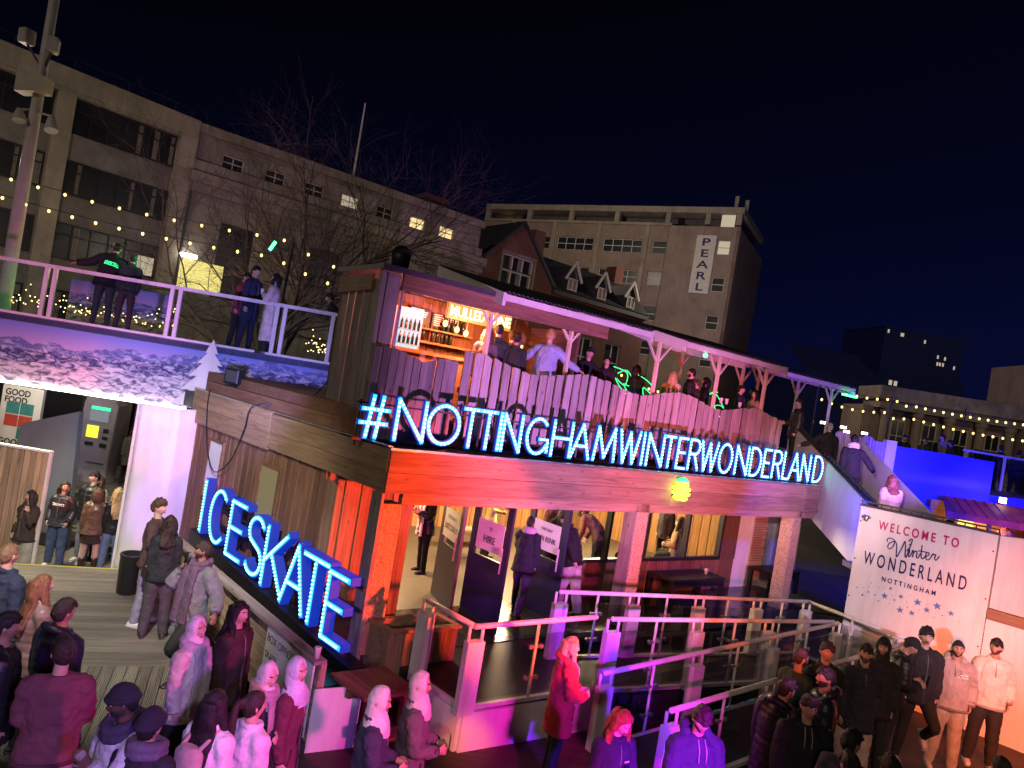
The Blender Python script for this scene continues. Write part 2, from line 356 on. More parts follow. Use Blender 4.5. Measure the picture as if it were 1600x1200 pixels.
def mountains():
    t = NT('mountain_print'); g = t.attr('gv').outputs['Vector']; s = t.n('SeparateXYZ'); t.l(g, s.inputs[0]); x, z = s.outputs[0], s.outputs[1]
    sky = t.ramp(t.math('DIVIDE', z, 1.35), [(.45, (.46, .25, .38)), (.62, (.34, .27, .50)), (.92, (.14, .20, .52))])
    def ridge(scale, amp, base, det, seed):
        cx = t.n('CombineXYZ'); t.l(x, cx.inputs[0]); cx.inputs[1].default_value = seed
        n_ = t.noise(cx.outputs[0], scale, det, .55); return t.math('ADD', t.math('ADD', t.math('MULTIPLY', n_, amp), base), t.ramp(t.math('DIVIDE', x, 13.2), [(.58, (0, 0, 0)), (.86, (.34, .34, .34))]))
    out = sky
    for (sc_, am, ba, de, se, rock, snow, th) in ((1.3, .62, .44, 10, 3., (.08, .10, .27), (.34, .36, .56), .56), (.9, .72, .22, 10, 9., (.03, .04, .14), (.46, .45, .58), .55), (.6, .6, .0, 8, 21., (.06, .07, .15), (.54, .50, .58), .49)):
        h = ridge(sc_, am, ba + .10, de, se)
        d = t.math('SUBTRACT', h, z); mk = t.ramp(d, [(.0, (0, 0, 0)), (.012, (1, 1, 1))])
        mp = t.mapping(g, (2.0, 5.0, 1), (0, 0, .75)); n2 = t.noise(mp, 2.4, 12, .68, .8)
        sn = t.ramp(n2, [(th - .09, rock), (th + .07, snow)])
        out = t.mix(mk, out, sn)
    t.base(out); t.set(.6, 0, .3); return t.m
M['mountains'] = mountains()
def brickmat():
    t = NT('brickwork'); o = obco(t); s = t.n('SeparateXYZ'); t.l(o, s.inputs[0]); c = t.n('CombineXYZ'); t.l(t.math('ADD', s.outputs[0], s.outputs[1]), c.inputs[0]); t.l(s.outputs[2], c.inputs[1])
    b = t.n('TexBrick'); t.l(c.outputs[0], b.inputs['Vector']); b.inputs['Scale'].default_value = 3; b.inputs['Color1'].default_value = (.19, .06, .04, 1); b.inputs['Color2'].default_value = (.11, .038, .028, 1); b.inputs['Mortar'].default_value = (.15, .12, .10, 1)
    t.base(b.outputs[0]); t.set(.85); return t.m
M['brick'] = brickmat()
# ------------------------------------------------------------------ ground, street, deck
struct('ground', MB().box((-300, -100, -.75), (700, 0, 0), (0, 800, 0), (0, 0, .1)), M['pave'])
# street sheet beyond the deck (lower than the square), its kerb and lane markings
rd = MB(); d0 = hd(-84); p0 = V((-4.6, 18.6, -.62)); rd.prism([V((-60, 15.6, -.646)), V((-5.0, 15.6, -.646)), V((-3.0, 26.5, -.646)), V((-60, 26.5, -.646))], (0, 0, .004))
struct('road', rd, M['asphalt'])
kb = MB(); kb.box((-60, 15.4, -.65), (55, 0, 0), (0, .2, 0), (0, 0, .10)); kb.box((-60, 19.6, -.65), (57, 0, 0), (0, .2, 0), (0, 0, .12)); struct('kerb', kb, M['stone'])
ln = MB(); ln.box((-60, 16.4, -.640), (55, 0, 0), (0, .1, 0), (0, 0, .004)); ln.box((-60, 16.75, -.640), (55, 0, 0), (0, .1, 0), (0, 0, .004)); struct('road_marking', ln, M['yellow_paint'] if 'yellow_paint' in M else plain('yellow_road_paint', (.45, .33, .06), .7))
pv = MB(); pv.box((-60, 19.8, -.65), (80, 0, 0), (0, 6.2, 0), (0, 0, .12)); struct('pavement', pv, M['pave'])
# square: timber deck to the left, dark boards to the right
dk = MB()
DA = V((-7.9, 11.72, 0)); DB = V((-5.2, 12.75, 0)); dx = (DB - DA).normalized(); dy = V((-dx.y, dx.x, 0))
c0 = DA + dx * -3.0
n_ = 20
for i in range(26):                      # the far, cross-laid boards (parallel to the steps)
    o = c0 - dy * (.145 * (i + 1)); dk.box(o, dx * 6.6, dy * .139, (0, 0, -.03))
o1 = c0 - dy * (.145 * 26)
for j in range(46):                      # the near boards run towards the viewer
    o = o1 + dx * (.145 * j); dk.box(o - dy * 9.5, dy * 9.495, dx * .139, (0, 0, -.03))
struct('deck', dk, M['deck'])
db = MB(); db.box(c0 - dy * 14 + V((0, 0, -.62)), dx * 6.6, dy * 13.98, (0, 0, .58)); struct('deck_base', db, M['black'])
sp = MB(); sp.box((-1.9, -3, -.6), (20, 0, 0), (0, 20.5, 0), (0, 0, .596)); sp.box((-12, -3, -.6), (10.1, 0, 0), (0, 9.5, 0), (0, 0, .54)); struct('square_floor', sp, wood('worn_brown_floor', (.05, .03, .022), (.13, .085, .06), .3, .6))
st = MB(); ny = MB()
for k in range(4):                       # steps down to the street with yellow nosings
    z = -.15 * k
    st.box(c0 + dy * (.28 * k) + V((0, 0, z - .15)), dx * 6.2, dy * .28, (0, 0, .146))
    ny.box(c0 + dy * (.28 * k + .235) + V((0, 0, z - .003)), dx * 6.2, dy * .045, (0, 0, .006))
struct('steps', st, M['deck']); struct('step_nosing', ny, M['yellow'])

# ------------------------------------------------------------------ far buildings
class Fac:
    def __init__(s, p0, p1=None, h=None, zb=-.65):
        s.p = V((p0[0], p0[1], 0)); s.d = hd(h) if h is not None else (V((p1[0], p1[1], 0)) - s.p).normalized(); s.n = V((s.d.y, -s.d.x, 0)); s.zb = zb
    def __call__(s, a, z, d=0): return s.p + s.d * a + s.n * d + UP * z
    def box(s, mb, a0, a1, z0, z1, d0, d1, **k): return mb.box(s(a0, z0, d0), s.d * (a1 - a0), s.n * (d1 - d0), UP * (z1 - z0), **k)
def holes(mb, fc, a0, a1, z0, z1, rects, dep):
    """front sheet with real openings and their reveals"""
    A = sorted({a0, a1, *[r[0] for r in rects], *[r[1] for r in rects]}); Z = sorted({z0, z1, *[r[2] for r in rects], *[r[3] for r in rects]})
    A = [a for a in A if a0 <= a <= a1]; Z = [z for z in Z if z0 <= z <= z1]
    for i in range(len(A) - 1):
        for j in range(len(Z) - 1):
            ca, cz = (A[i] + A[i + 1]) / 2, (Z[j] + Z[j + 1]) / 2
            if any(r[0] < ca < r[1] and r[2] < cz < r[3] for r in rects): continue
            mb.add([fc(A[i], Z[j]), fc(A[i + 1], Z[j]), fc(A[i + 1], Z[j + 1]), fc(A[i], Z[j + 1])], [(0, 1, 2, 3)])
    for r in rects:
        q = [fc(r[0], r[2]), fc(r[1], r[2]), fc(r[1], r[3]), fc(r[0], r[3])]; b = [p - fc.n * dep for p in q]
        for k in range(4): mb.add([q[k], b[k], b[(k + 1) % 4], q[(k + 1) % 4]], [(3, 2, 1, 0)])
    return mb
def window(fc, a0, a1, z0, z1, d, parent, cols=2, rows=2, fm='white_trim', pane='darkglass', t=.07, curtain=0, tr=None):
    m = MB(); fd = d + .05
    fc.box(m, a0, a1, z0, z0 + t, d, fd); fc.box(m, a0, a1, z1 - t, z1, d, fd); fc.box(m, a0, a0 + t, z0 + t, z1 - t, d, fd); fc.box(m, a1 - t, a1, z0 + t, z1 - t, d, fd)
    for c in range(1, cols): x = a0 + (a1 - a0) * c / cols; fc.box(m, x - t / 2, x + t / 2, z0 + t, z1 - t, d, fd)
    for c in range(1, rows):
        z = z0 + (z1 - z0) * ((tr if tr and rows == 2 else c / rows)); fc.box(m, a0 + t, a1 - t, z - t / 2, z + t / 2, d, fd + .004)
    w = m.build('window', M[fm], parent)
    p = MB(); fc.box(p, a0 + .01, a1 - .01, z0 + .01, z1 - .01, d - .03, d + .012); p.build('pane', M[pane], w)
    if curtain:
        c_ = MB(); n = cols
        for c in range(n):
            if random.random() < curtain:
                x0 = a0 + (a1 - a0) * c / n; wd_ = (a1 - a0) / n
                sgn = random.choice((0, 1)); k = random.uniform(.2, .45)
                for q in range(5):
                    xx = x0 + wd_ * (sgn * (1 - k) + k * q / 5) ; fc.box(c_, xx + .01, xx + wd_ * k / 5 * .75, z0 + .08, z1 - .08, d + .014, d + .02 + .012 * (q % 2))
        if c_.v: c_.build('curtain', M['curtain'], w)
    return w
# 1. office block on the left
fb = Fac((-19.9, 24.5), (-15.3, 30.0)); B = empty('office_building', fb(0, -.65), 'four storey concrete office block with bands of dark windows, leftmost building', 'building')
w = MB(); fb.box(w, -14, 7.22, -.65, 13.55, -9, -.35); w.build('wall', M['spandrel'], B)
w = MB(); fb.box(w, -14, 7.25, 12.85, 13.62, -.345, .12); fb.box(w, -14, 6.55, 12.72, 12.845, -.345, .05)
for a in (-8.7, -3.4, 1.95): fb.box(w, a, a + .62, -.65, 12.718, -.345, .06)
fb.box(w, 6.55, 7.25, -.65, 12.845, -.345, .12); w.build('concrete_frame', M['concrete'], B)
for lv, (z0, z1) in enumerate(((11.35, 12.7), (9.0, 10.32), (6.5, 7.9), (3.7, 5.3))):
    for bi, (a0, a1) in enumerate(((-8.06, -3.42), (-2.76, 1.93), (2.59, 6.53))):
        window(fb, a0, a1, z0, z1, -.30, B, 6, 2, 'black', 'darkglass', .06, .5, .68)
w = MB(); fb.box(w, 5.75, 6.4, 6.58, 7.35, -.245, -.24); w.build('lit_curtain', M['litpane_dim'], B)
w = MB()
for a in (0.6, 2.6, 4.6, 6.5): w.tube([fb(a, 13.6, -.9), fb(a, 14.3, -.9)], .025, 5)
w.tube([fb(-10, 14.3, -.9), fb(6.7, 14.3, -.9)], .025, 5); w.build('roof_railing', M['dark'], B)
w = MB(); fb.box(w, -14, 7.2, 2.6, 3.4, -.34, .3); fb.box(w, -14, 7.2, -.65, 2.55, -.34, .0); w.build('shopfront', M['darkglass'], B)
# 2. old stone building with attic windows
fs = Fac((-15.3, 30.0), h=51); B = empty('stone_building', fs(0, -.65), 'old grey limestone building behind the bare tree, two small lit attic windows', 'building')
low = [(a, a + 1.55, 6.2, 9.6) for a in (1.6, 5.9, 10.2)]; att = [(a, a + .95, 11.75, 12.65) for a in (1.3, 3.25, 5.2, 7.1, 9.1, 11.1, 13.0)]
w = MB(); holes(w, fs, .02, 15.9, -.65, 12.0, low, .3); holes(w, Fac(fs(0, 0, -.25), h=51), .02, 15.75, 12.0 - .45, 13.2, [(a0, a1, z0, z1) for a0, a1, z0, z1 in att], .2)
fs.box(w, .02, 15.9, -.65, 13.15, -9, -.55); w.build('wall', M['stone'], B)
w = MB(); fs.box(w, -.0, 15.85, 13.2, 13.6, -.55, .0); fs.box(w, 0, 16.1, 11.0, 11.45, -.05, .35); fs.box(w, 0, 16.0, 10.6, 10.996, -.05, .16); fs.box(w, 0, 16.0, 10.15, 10.3, -.05, .1)
fs.box(w, 0, 16.0, 5.2, 5.5, -.05, .15); w.build('cornice', M['stone'], B)
for i, (a0, a1, z0, z1) in enumerate(att): window(Fac(fs(0, 0, -.25), h=51), a0, a1, z0, z1, -.16, B, 2, 3, 'white_trim', {3: 'litpane_dim', 5: 'litpane', 6: 'litpane'}.get(i, 'darkglass'), .04)
for a0, a1, z0, z1 in low: window(fs, a0, a1, z0, z1, -.26, B, 3, 5, 'black', 'darkglass', .06)
w = MB(); w.tube([fs(7.75, 13.3, -.8), fs(7.75, 17.6, -.8)], [.07, .035], 7); w.build('flagpole', M['white_trim'], B)
w = MB(); fs.box(w, 12.9, 14.4, 13.15, 14.7, -3.5, -2.2); fs.box(w, 12.8, 14.5, 14.4, 14.6, -3.6, -2.1); w.build('chimney', M['brick'], B)
w = MB(); w.tube([fs(.12, z, .1) for z in (-.6, 11)], .07, 6); w.build('drainpipe', M['dark'], B)
# 3. red brick house with a gable and three dormers
fr = Fac((-3.4, 41.0), h=51); B = empty('gabled_house', fr(0, -.65), 'red brick house with a steep gable and three white framed dormers', 'building')
w = MB(); gw = (2.1, 4.6, 10.5, 12.5)
holes(w, fr, 0.2, 6.3, -.65, 11.6, [gw[:2] + (10.5, 11.6)] + [(2.1, 4.6, 5.6, 8.4)], .25)
for s_ in (0, 1):                          # the gable, built round the window
    pass
gp = [fr(.2, 11.6), fr(2.1, 11.6), fr(2.1, 12.5), fr(4.6, 12.5), fr(4.6, 11.6), fr(6.3, 11.6), fr(3.25, 14.5)]
w.add(gp, [(0, 1, 2, 6), (2, 3, 6), (3, 4, 5, 6)]); fr.box(w, .2, 6.25, -.65, 11.5, -7, -.3)
holes(w, fr, 6.3, 15.9, -.65, 11.2, [(7.3, 8.9, 5.9, 8.6), (9.3, 10.9, 5.9, 8.6), (12.2, 13.8, 5.9, 8.6), (7.3, 8.9, 2.4, 4.6), (9.5, 11.1, 2.4, 4.6), (12.2, 13.8, 2.4, 4.6)], .25); fr.box(w, 6.3, 15.9, -.65, 11.15, -7, -.3)
w.build('wall', M['brick'], B)
r = MB()
r.prism([fr(6.35, 11.2, .35), fr(15.9, 11.2, .35), fr(15.9, 13.75, -3.0), fr(6.35, 13.75, -3.0)], fr.n * -.15 - UP * .1)
r.prism([fr(6.35, 13.75, -3.0), fr(15.9, 13.75, -3.0), fr(15.9, 11.2, -7), fr(6.35, 11.2, -7)], fr.n * -.15 - UP * .1)
r.prism([fr(-.1, 11.3, .2), fr(3.25, 14.75, .2), fr(3.25, 14.55, .2), fr(.1, 11.2, .2)], fr.n * -7.2); r.prism([fr(6.6, 11.3, .2), fr(3.25, 14.75, .2), fr(3.25, 14.55, .2), fr(6.4, 11.2, .2)], fr.n * -7.2)
rf = r.build('roof', M['slate'], B)
c_ = MB(); fr.box(c_, 5.6, 6.5, 12.4, 15.0, -2.6, -1.6); c_.build('chimney', M['brick'], rf); c_ = MB(); fr.box(c_, 14.7, 15.6, 12.6, 14.7, -3.6, -2.6); c_.build('chimney', M['brick'], rf)
c_ = MB(); fr.box(c_, 6.35, 15.9, 10.85, 11.15, .0, .3); c_.build('gutter', M['dark'], B)
wf = MB(); fr.box(wf, 1.95, 2.1, 10.35, 12.65, -.1, .06); fr.box(wf, 4.6, 4.75, 10.35, 12.65, -.1, .06); fr.box(wf, 2.1, 4.6, 12.5, 12.65, -.1, .06); fr.box(wf, 2.1, 4.6, 10.35, 10.5, -.1, .06); wf.build('window_surround', M['stone'], B)
window(fr, 2.1, 4.6, 10.5, 12.5, -.18, B, 3, 2, 'white_trim', 'darkglass', .1, .8)
window(fr, 2.1, 4.6, 5.6, 8.4, -.2, B, 3, 2, 'white_trim', 'darkglass', .1)
for a in (7.3, 9.3, 12.2): window(fr, a, a + 1.6, 5.9, 8.6, -.2, B, 2, 2, 'white_trim', 'darkglass', .1)
for a in (7.3, 9.5, 12.2): window(fr, a, a + 1.6, 2.4, 4.6, -.2, B, 2, 2, 'white_trim', 'darkglass', .09)
for a in (7.9, 10.75, 13.75):              # dormers
    d = MB(); d.prism([fr(a - .5, 11.3, .2), fr(a + .5, 11.3, .2), fr(a + .5, 12.2, .2), fr(a, 13.0, .2), fr(a - .5, 12.2, .2)], fr.n * -2.2); dm = d.build('dormer', M['slate'], B)
    d = MB(); d.bar(fr(a - .75, 12.0, .32), fr(a, 13.25, .32), .1, .16); d.bar(fr(a + .75, 12.0, .32), fr(a, 13.25, .32), .1, .16); d.build('bargeboard', M['white_trim'], dm)
    d = MB(); f2 = Fac(fr(0, 0, .22), h=51)
    for q in ((a - .42, a - .35, 11.35, 12.15), (a + .35, a + .42, 11.35, 12.15), (a - .35, a + .35, 12.08, 12.15), (a - .35, a + .35, 11.35, 11.42), (a - .03, a + .03, 11.42, 12.08)): f2.box(d, *q, 0, .05)
    d.build('frame', M['white_trim'], dm); d = MB(); f2.box(d, a - .36, a + .36, 11.4, 12.1, -.01, .012); d.build('pane', M['curtain'], dm)
# 4. tall block with the vertical sign
fp = Fac((-5.9, 80.0), (19.3, 66.0)); PH = math.degrees(math.atan2(fp.d.x, fp.d.y)); B = empty('tall_office_block', fp(0, -.65), 'tall pink rendered office block with a vertical PEARL sign', 'building')
rows = [(20.1, 21.5), (16.9, 18.3), (13.3, 14.7), (9.8, 11.2), (6.3, 7.7)]
rects = [(a, a + 4.3, z0, z1) for z0, z1 in rows for a in (-1.0, 4.2, 9.4, 14.8)] + [(20.2, 21.7, z0, z1) for z0, z1 in rows]
w = MB(); holes(w, fp, -.3, 22.0, -.65, 23.0, rects, .3); fp.box(w, -.3, 22.0, -.65, 22.95, -12, -.4)
rr = [(26.9, 28.1, z + .2, z + 1.6) for z in (20.0, 16.4, 12.7, 9.1, 5.6)]
fq = Fac(fp(0, 0, .5), h=PH); holes(w, fq, 22.0, 28.8, -.65, 22.9, rr, .3); fp.box(w, 22.0, 28.8, -.65, 22.85, -12, .05); fp.box(w, 21.96, 22.0, -.65, 22.9, 0, .5)
sd = V((.42, .907, 0)); c1 = fp(28.82, 0, .5); w.box(c1 + UP * -.65, sd * 9.5, fp.d * -.3, UP * 23.6); w.build('wall', M['pearlwall'], B)
w = MB(); fp.box(w, -.35, 28.85, 24.35, 24.95, -11, .1); fp.box(w, -.3, 22.0, 22.98, 23.25, -.3, .15)
for a in (-.3, 5.2, 10.4, 15.7, 21.2, 25.2, 28.2): fp.box(w, a, a + .5, 23.25, 24.35, -.4, .06)
for a in (3.5, 8.7, 14.0, 19.3): fp.box(w, a, a + .45, -.6, 22.97, .02, .14)
w.build('concrete_frame', M['concrete'], B)
w = MB(); fp.box(w, -.2, 28, 23.2, 24.3, -6, -2.2); w.build('top_storey', M['spandrel'], B)
for i, (a0, a1, z0, z1) in enumerate(rects): window(fp, a0, a1, z0, z1, -.25, B, 4 if a1 - a0 > 2 else 1, 2, 'white_trim', 'darkglass', .07)
for i, (a0, a1, z0, z1) in enumerate(rr): window(fq, a0, a1, z0, z1, -.2, B, 1, 2, 'white_trim', ('litpane_dim', 'darkglass', 'darkglass', 'darkglass', 'litpane_dim')[i], .07)
w = MB(); fp.box(w, 26.7, 28.0, 23.1, 24.3, -.36, -.3); w.build('lit_window', M['litpane_dim'], B)
w = MB(); fp.box(w, 1.2, 2.0, 23.5, 23.8, -2.1, -2.05); w.build('ceiling_light', M['litpane'], B)
fe = Fac(c1, (c1 + sd)[:2])
for i in range(7): window(fe, 3.3, 3.9, 20.0 - 3.2 * i - 1.6, 20.0 - 3.2 * i, .02, B, 1, 1, 'black', 'darkglass', .06)
w = MB(); fq.box(w, 24.85, 26.75, 16.3, 22.0, .02, .14); sgn = w.build('sign_panel', M['white_trim'], B)
for i, ch in enumerate('PEARL'): text(ch, fq(25.8, 20.98 - i * 1.1, .15), fp.d, UP, .72, M['ink'], sgn, .01, 1.55, bold=.02)
w = MB()
for a, hh in ((27.6, 1.4), (28.6, 1.0)): fp.box(w, a, a + .35, 24.9, 24.9 + hh, -1, -.7)
w.build('rooftop_mast', M['concrete'], B)
# 5. far dark tower and its neighbours on the right
ft = Fac((62.5, 120), (78, 122)); B = empty('distant_tower', ft(0, -.65), 'distant dark tower block with a few tiny lit windows', 'building')
navy = plain('night_cladding', (.022, .034, .15), .6, 0, .3)
w = MB(); ft.box(w, 0, 15.5, -.65, 25.2, -12, 0)
for i in range(24): ft.box(w, i * .65, i * .65 + .16, 8, 25, .0, .12)
ft.box(w, -.1, 15.6, 25.2, 25.5, -12, .1); w.build('wall', navy, B)
w = MB()
for a, z in ((.4, 24.3), (2.9, 24.1), (3.2, 24.1), (7.5, 23.6), (10.5, 20.2), (11.0, 20.2), (11.6, 20.2), (13.8, 20.0), (10.4, 21.4), (11.8, 21.3)): ft.box(w, a, a + .32, z, z + .6, .13, .16)
w.build('lit_window', M['litpane_dim'], B)
fl = Fac((40, 96), (70, 104)); B = empty('distant_warehouse', fl(0, -.65), 'dark low building far behind the stair canopies', 'building')
w = MB(); fl.box(w, 0, 13, -.65, 13.5, -10, 0); fl.box(w, 13, 28, -.65, 15.5, -9, -.5); w.build('wall', navy, B)
w = MB(); w.prism([fl(0, 13.5, 0), fl(13, 13.5, 0), fl(12, 17.5, -5), fl(0, 17.5, -5)], fl.n * -.2); w.build('roof', navy, B)
w = MB()
for a, z in ((14.5, 13.6), (15.4, 13.6), (20.2, 11.5)): fl.box(w, a, a + .55, z, z + .7, -.49, -.44)
w.build('lit_window', M['litpane_dim'], B)
# 6. classical stone front with columns at the far right
fc6 = Fac((26.9, 50.2), (36.8, 49.2)); B = empty('classical_building', fc6(0, -.65), 'classical sandstone building with columns and bulb strings, far right', 'building')
w = MB(); fc6.box(w, -1, 9.6, -.65, 7.4, -5, -1.0); fc6.box(w, 9.6, 16, -.65, 12, -5, .6); w.build('wall', M['pearlwall'], B)
w = MB(); fc6.box(w, -.4, 9.6, 8.2, 8.9, -4, .2); fc6.box(w, -.6, 9.6, 7.9, 8.2, -4, .5); fc6.box(w, -.3, 9.6, 7.3, 7.896, -3, .1); w.build('entablature', M['stone'], B)
for a in (.4, 2.6, 4.8, 7.0, 9.0):
    c_ = MB(); c_.lathe(fc6(a, -.65, -.35), [(.42, 0), (.42, .3), (.36, .35), (.31, 7.5), (.42, 7.7), (.42, 7.95)], 14); c_.build('column', M['pearlwall'], B)
for a in (1.2, 3.4, 5.6, 7.8): window(fc6, a - .1, a + .9, 2.0, 6.6, -.99, B, 2, 4, 'cream', 'darkglass', .06)
# ------------------------------------------------------------------ bare tree
def bare_tree(base, seed, label):
    rnd = random.Random(seed); T = empty('bare_tree', base, label, 'tree'); tr = MB(); tw = MB()
    def limb(p, d, L, r, lv):
        n = 5; pts = [p]; rs = [r]; q = V(p); dd = V(d)
        for i in range(n):
            g_ = .02 if lv == 0 else .13; dd = (dd + V((rnd.gauss(0, g_), rnd.gauss(0, g_), rnd.gauss(.03 if lv < 3 else .0, .08)))).normalized(); q = q + dd * (L / n); pts.append(V(q)); rs.append(r * (1 - .45 * (i + 1) / n))
        (tr if lv < 2 else tw).tube(pts, rs, 7 if lv < 2 else (4 if lv < 4 else 3))
        if lv >= 5: return
        k = (9, 5, 5, 5, 3)[lv]
        for j in range(k):
            f = rnd.uniform(.3, 1) if lv else rnd.uniform(.68, 1); i = min(n - 1, int(f * n)); s_ = pts[i].lerp(pts[i + 1], f * n - i if f < 1 else 1)
            ax = dd.orthogonal().normalized(); ax.rotate(Matrix.Rotation(rnd.uniform(0, 6.28), 3, dd)); ang = rnd.uniform(.45, 1.0) if lv else rnd.uniform(.5, 1.15)
            nd = (dd * math.cos(ang) + ax * math.sin(ang)).normalized(); nd = (nd + V((0, 0, .10 if lv < 3 else -.05))).normalized()
            limb(s_, nd, L * rnd.uniform(.62, .82) if lv else L * rnd.uniform(.5, .82), rs[i] * .58, lv + 1)
    limb(base, V((.0, 0, 1)), 5.3, .19, 0)
    tr.build('trunk', M['bark'], T, True); tw.build('crown', M['bark'], T)
bare_tree(V((-7.25, 21.2, -.55)), 5, 'large bare winter tree in front of the grey stone building')
# ------------------------------------------------------------------ ticket cabin with its canopy
def wbox(mb, a0, a1, b0, b1, z0, z1, grain='a', **k):
    A, Bv, C = F * (a1 - a0), S * (b1 - b0), UP * (z1 - z0); o = W(a0, b0, z0)
    return mb.box(o, *{'a': (A, Bv, C), 'b': (Bv, A, C), 'z': (C, A, Bv)}[grain], **k)
FL = .5
CAB = empty('ticket_cabin', W(0, 1.5, 0), 'timber ice rink cabin with a flat roof canopy under the long lit word sign', 'cabin')
m = MB(); wbox(m, 0, 11.6, .9, 7.6, .3, FL); wbox(m, 0, 11, -.1, .9, .3, FL - .012); m.build('floor', M['matfloor'], CAB)
m = MB(); wbox(m, 1.2, 11, -.1, 1.46, FL - .01, FL + .004); m.build('porch_floor', M['wetfloor'], CAB)
m = MB(); b = 1.5                                   # side wall: board and batten
while b < 6.6:
    wd_ = random.choice((.17, .2, .22)); z0 = .0
    wbox(m, -.0 - random.uniform(0, .015), .05, b + .02, min(b + wd_, 6.62), z0, 2.75, 'z'); b += wd_ + .02
    wbox(m, .03, .06, b - .05, b + .05, z0, 2.75, 'z')
m.build('side_wall', M['brown'], CAB)
for (b0, b1, z0, z1) in ((5.1, 5.75, 1.35, 2.5), (2.85, 3.55, 1.3, 2.45)):
    f_ = MB(); wbox(f_, -.05, .02, b0, b0 + .05, z0, z1); wbox(f_, -.05, .02, b1 - .05, b1, z0, z1); wbox(f_, -.05, .02, b0 + .05, b1 - .05, z0, z0 + .05); wbox(f_, -.05, .02, b0 + .05, b1 - .05, z1 - .05, z1)
    wi = f_.build('window', M['brown'], CAB)
    f_ = MB(); wbox(f_, -.035, -.022, b0 + .05, b1 - .05, z0 + .05, z1 - .05); f_.build('pane', M['canvas'] if b0 > 5 else M['litpane_dim2'] if 'litpane_dim2' in M else emit('yellow_lit_pane', (1, .8, .35), .16, False), wi)
m = MB(); a = 0.0                                   # front wall left of the doors
while a < 1.2:
    wbox(m, a + .015, a + .265, 1.45, 1.5, FL - .2, 2.75, 'z'); a += .28
m.build('front_boarding', M['timber'], CAB)
m = MB(); wbox(m, 1.22, 1.40, 1.30, 1.62, FL, 2.75, 'z'); m.build('door_jamb', M['timber'], CAB)
m = MB(); a = 4.95
while a < 10.3:                                     # boards below the windows
    wd_ = random.choice((.18, .22, .26)); wbox(m, a + .012, min(a + wd_, 10.45), 1.47, 1.53, FL, 1.2, 'z'); a += wd_ + .012
wbox(m, 9.85, 10.45, 1.46, 1.54, 1.2, 2.75, 'z'); wbox(m, 4.95, 10.45, 1.46, 1.54, 2.55, 2.75)
wbox(m, 1.4, 4.95, 1.46, 1.54, 2.6, 2.75); m.build('front_wall', M['brown'], CAB)
m = MB()
wbox(m, 4.95, 9.85, 1.44, 1.56, 1.2, 1.27); wbox(m, 4.95, 9.85, 1.44, 1.56, 2.5, 2.552)
for a in (4.95, 6.08, 7.2, 8.55, 9.78): wbox(m, a, a + .07, 1.44, 1.56, 1.27, 2.5)
wi = m.build('window_frame', M['black'], CAB); m = MB(); wbox(m, 5.0, 9.8, 1.495, 1.505, 1.26, 2.52); m.build('pane', M['glass'], wi)
m = MB()                                            # inside walls and ceiling
a = .1
while a < 11.4: wbox(m, a, a + .23, 7.0, 7.04, FL, 2.75, 'z'); a += .25
b = 1.6
while b < 7: wbox(m, 11.4, 11.44, b, b + .23, FL, 2.75, 'z'); wbox(m, .07, .1, b, b + .23, FL, 2.75, 'z'); b += .25
m.build('inside_wall', M['warm'], CAB)
m = MB(); wbox(m, .05, 11.4, 1.5, 7.1, 2.76, 2.9); m.build('ceiling', M['brown'], CAB)
m = MB(); wbox(m, 3.6, 8.6, 6.6, 6.98, 1.5, 2.3); m.build('service_hatch', M['darkglass'], CAB)
m = MB()
for a in (4.2, 7.4, 9.6): m = MB(); wbox(m, a, a + 1.5, 5.6, 5.72, 2.70, 2.75); m.build('ceiling_tube', M['interior_lamp'], CAB)
for a, b in ((2.8, 4.4), (6.2, 4.2), (9.2, 4.2)):
    l = lamp('POINT', 'cabin_lamp', W(a, b, 2.6), 800, (1, .66, .34), radius=.3)
# roof slab, fascia boards on the two outer sides
m = MB(); wbox(m, -.02, 10.78, -.02, 7.4, 2.92, 3.24); m.build('roof', M['roofing'], CAB)
m = MB()
for i, (a0, a1) in enumerate(((-.06, 5.72), (5.73, 10.8))):
    wbox(m, a0, a1, -.07, -.025, 3.0, 3.3); wbox(m, a0, a1, -.065, -.025, 2.715, 2.994)
wbox(m, .25, 10.8, -.02, .06, 2.56, 2.71); m.build('front_fascia', M['timber'], CAB)
m = MB(); wbox(m, -.07, -.025, -.025, 3.4, 3.0, 3.3, 'b'); wbox(m, -.065, -.025, -.025, 3.4, 2.715, 2.994, 'b'); wbox(m, -.08, -.025, 3.4, 6.75, 3.0, 3.33, 'b'); wbox(m, -.07, -.025, 3.4, 6.75, 2.68, 2.994, 'b')
m2 = MB(); wbox(m2, 10.785, 10.82, -.07, 1.4, 2.72, 3.3, 'b'); m2.build('end_fascia', M['timber'], CAB)
m.build('side_fascia', M['timber'], CAB)
m = MB(); wbox(m, -.09, 10.82, -.09, -.02, 3.302, 3.33); wbox(m, -.09, -.02, -.02, 6.75, 3.332, 3.35); m.build('roof_trim', M['steel'], CAB)
m = MB(); wbox(m, .12, .34, 1.9, 6.7, 3.24, 3.52, 'b'); m.build('roof_curb', M['brown'], CAB)
for a, nm in ((-.02, 0), (4.98, 1), (10.0, 2)):
    m = MB(); wbox(m, a, a + .30, -.02, .26, .0 if a < 1 else FL, 2.72 if a > 1 else 2.56); m.build('post', M['osb'], CAB, bevel=.008)
    if a < 6: m = MB(); wbox(m, a - .045, a - .004, -.02, .22, .0 if a < 1 else FL, 2.70, 'z'); m.build('post_board', M['grey'], CAB)
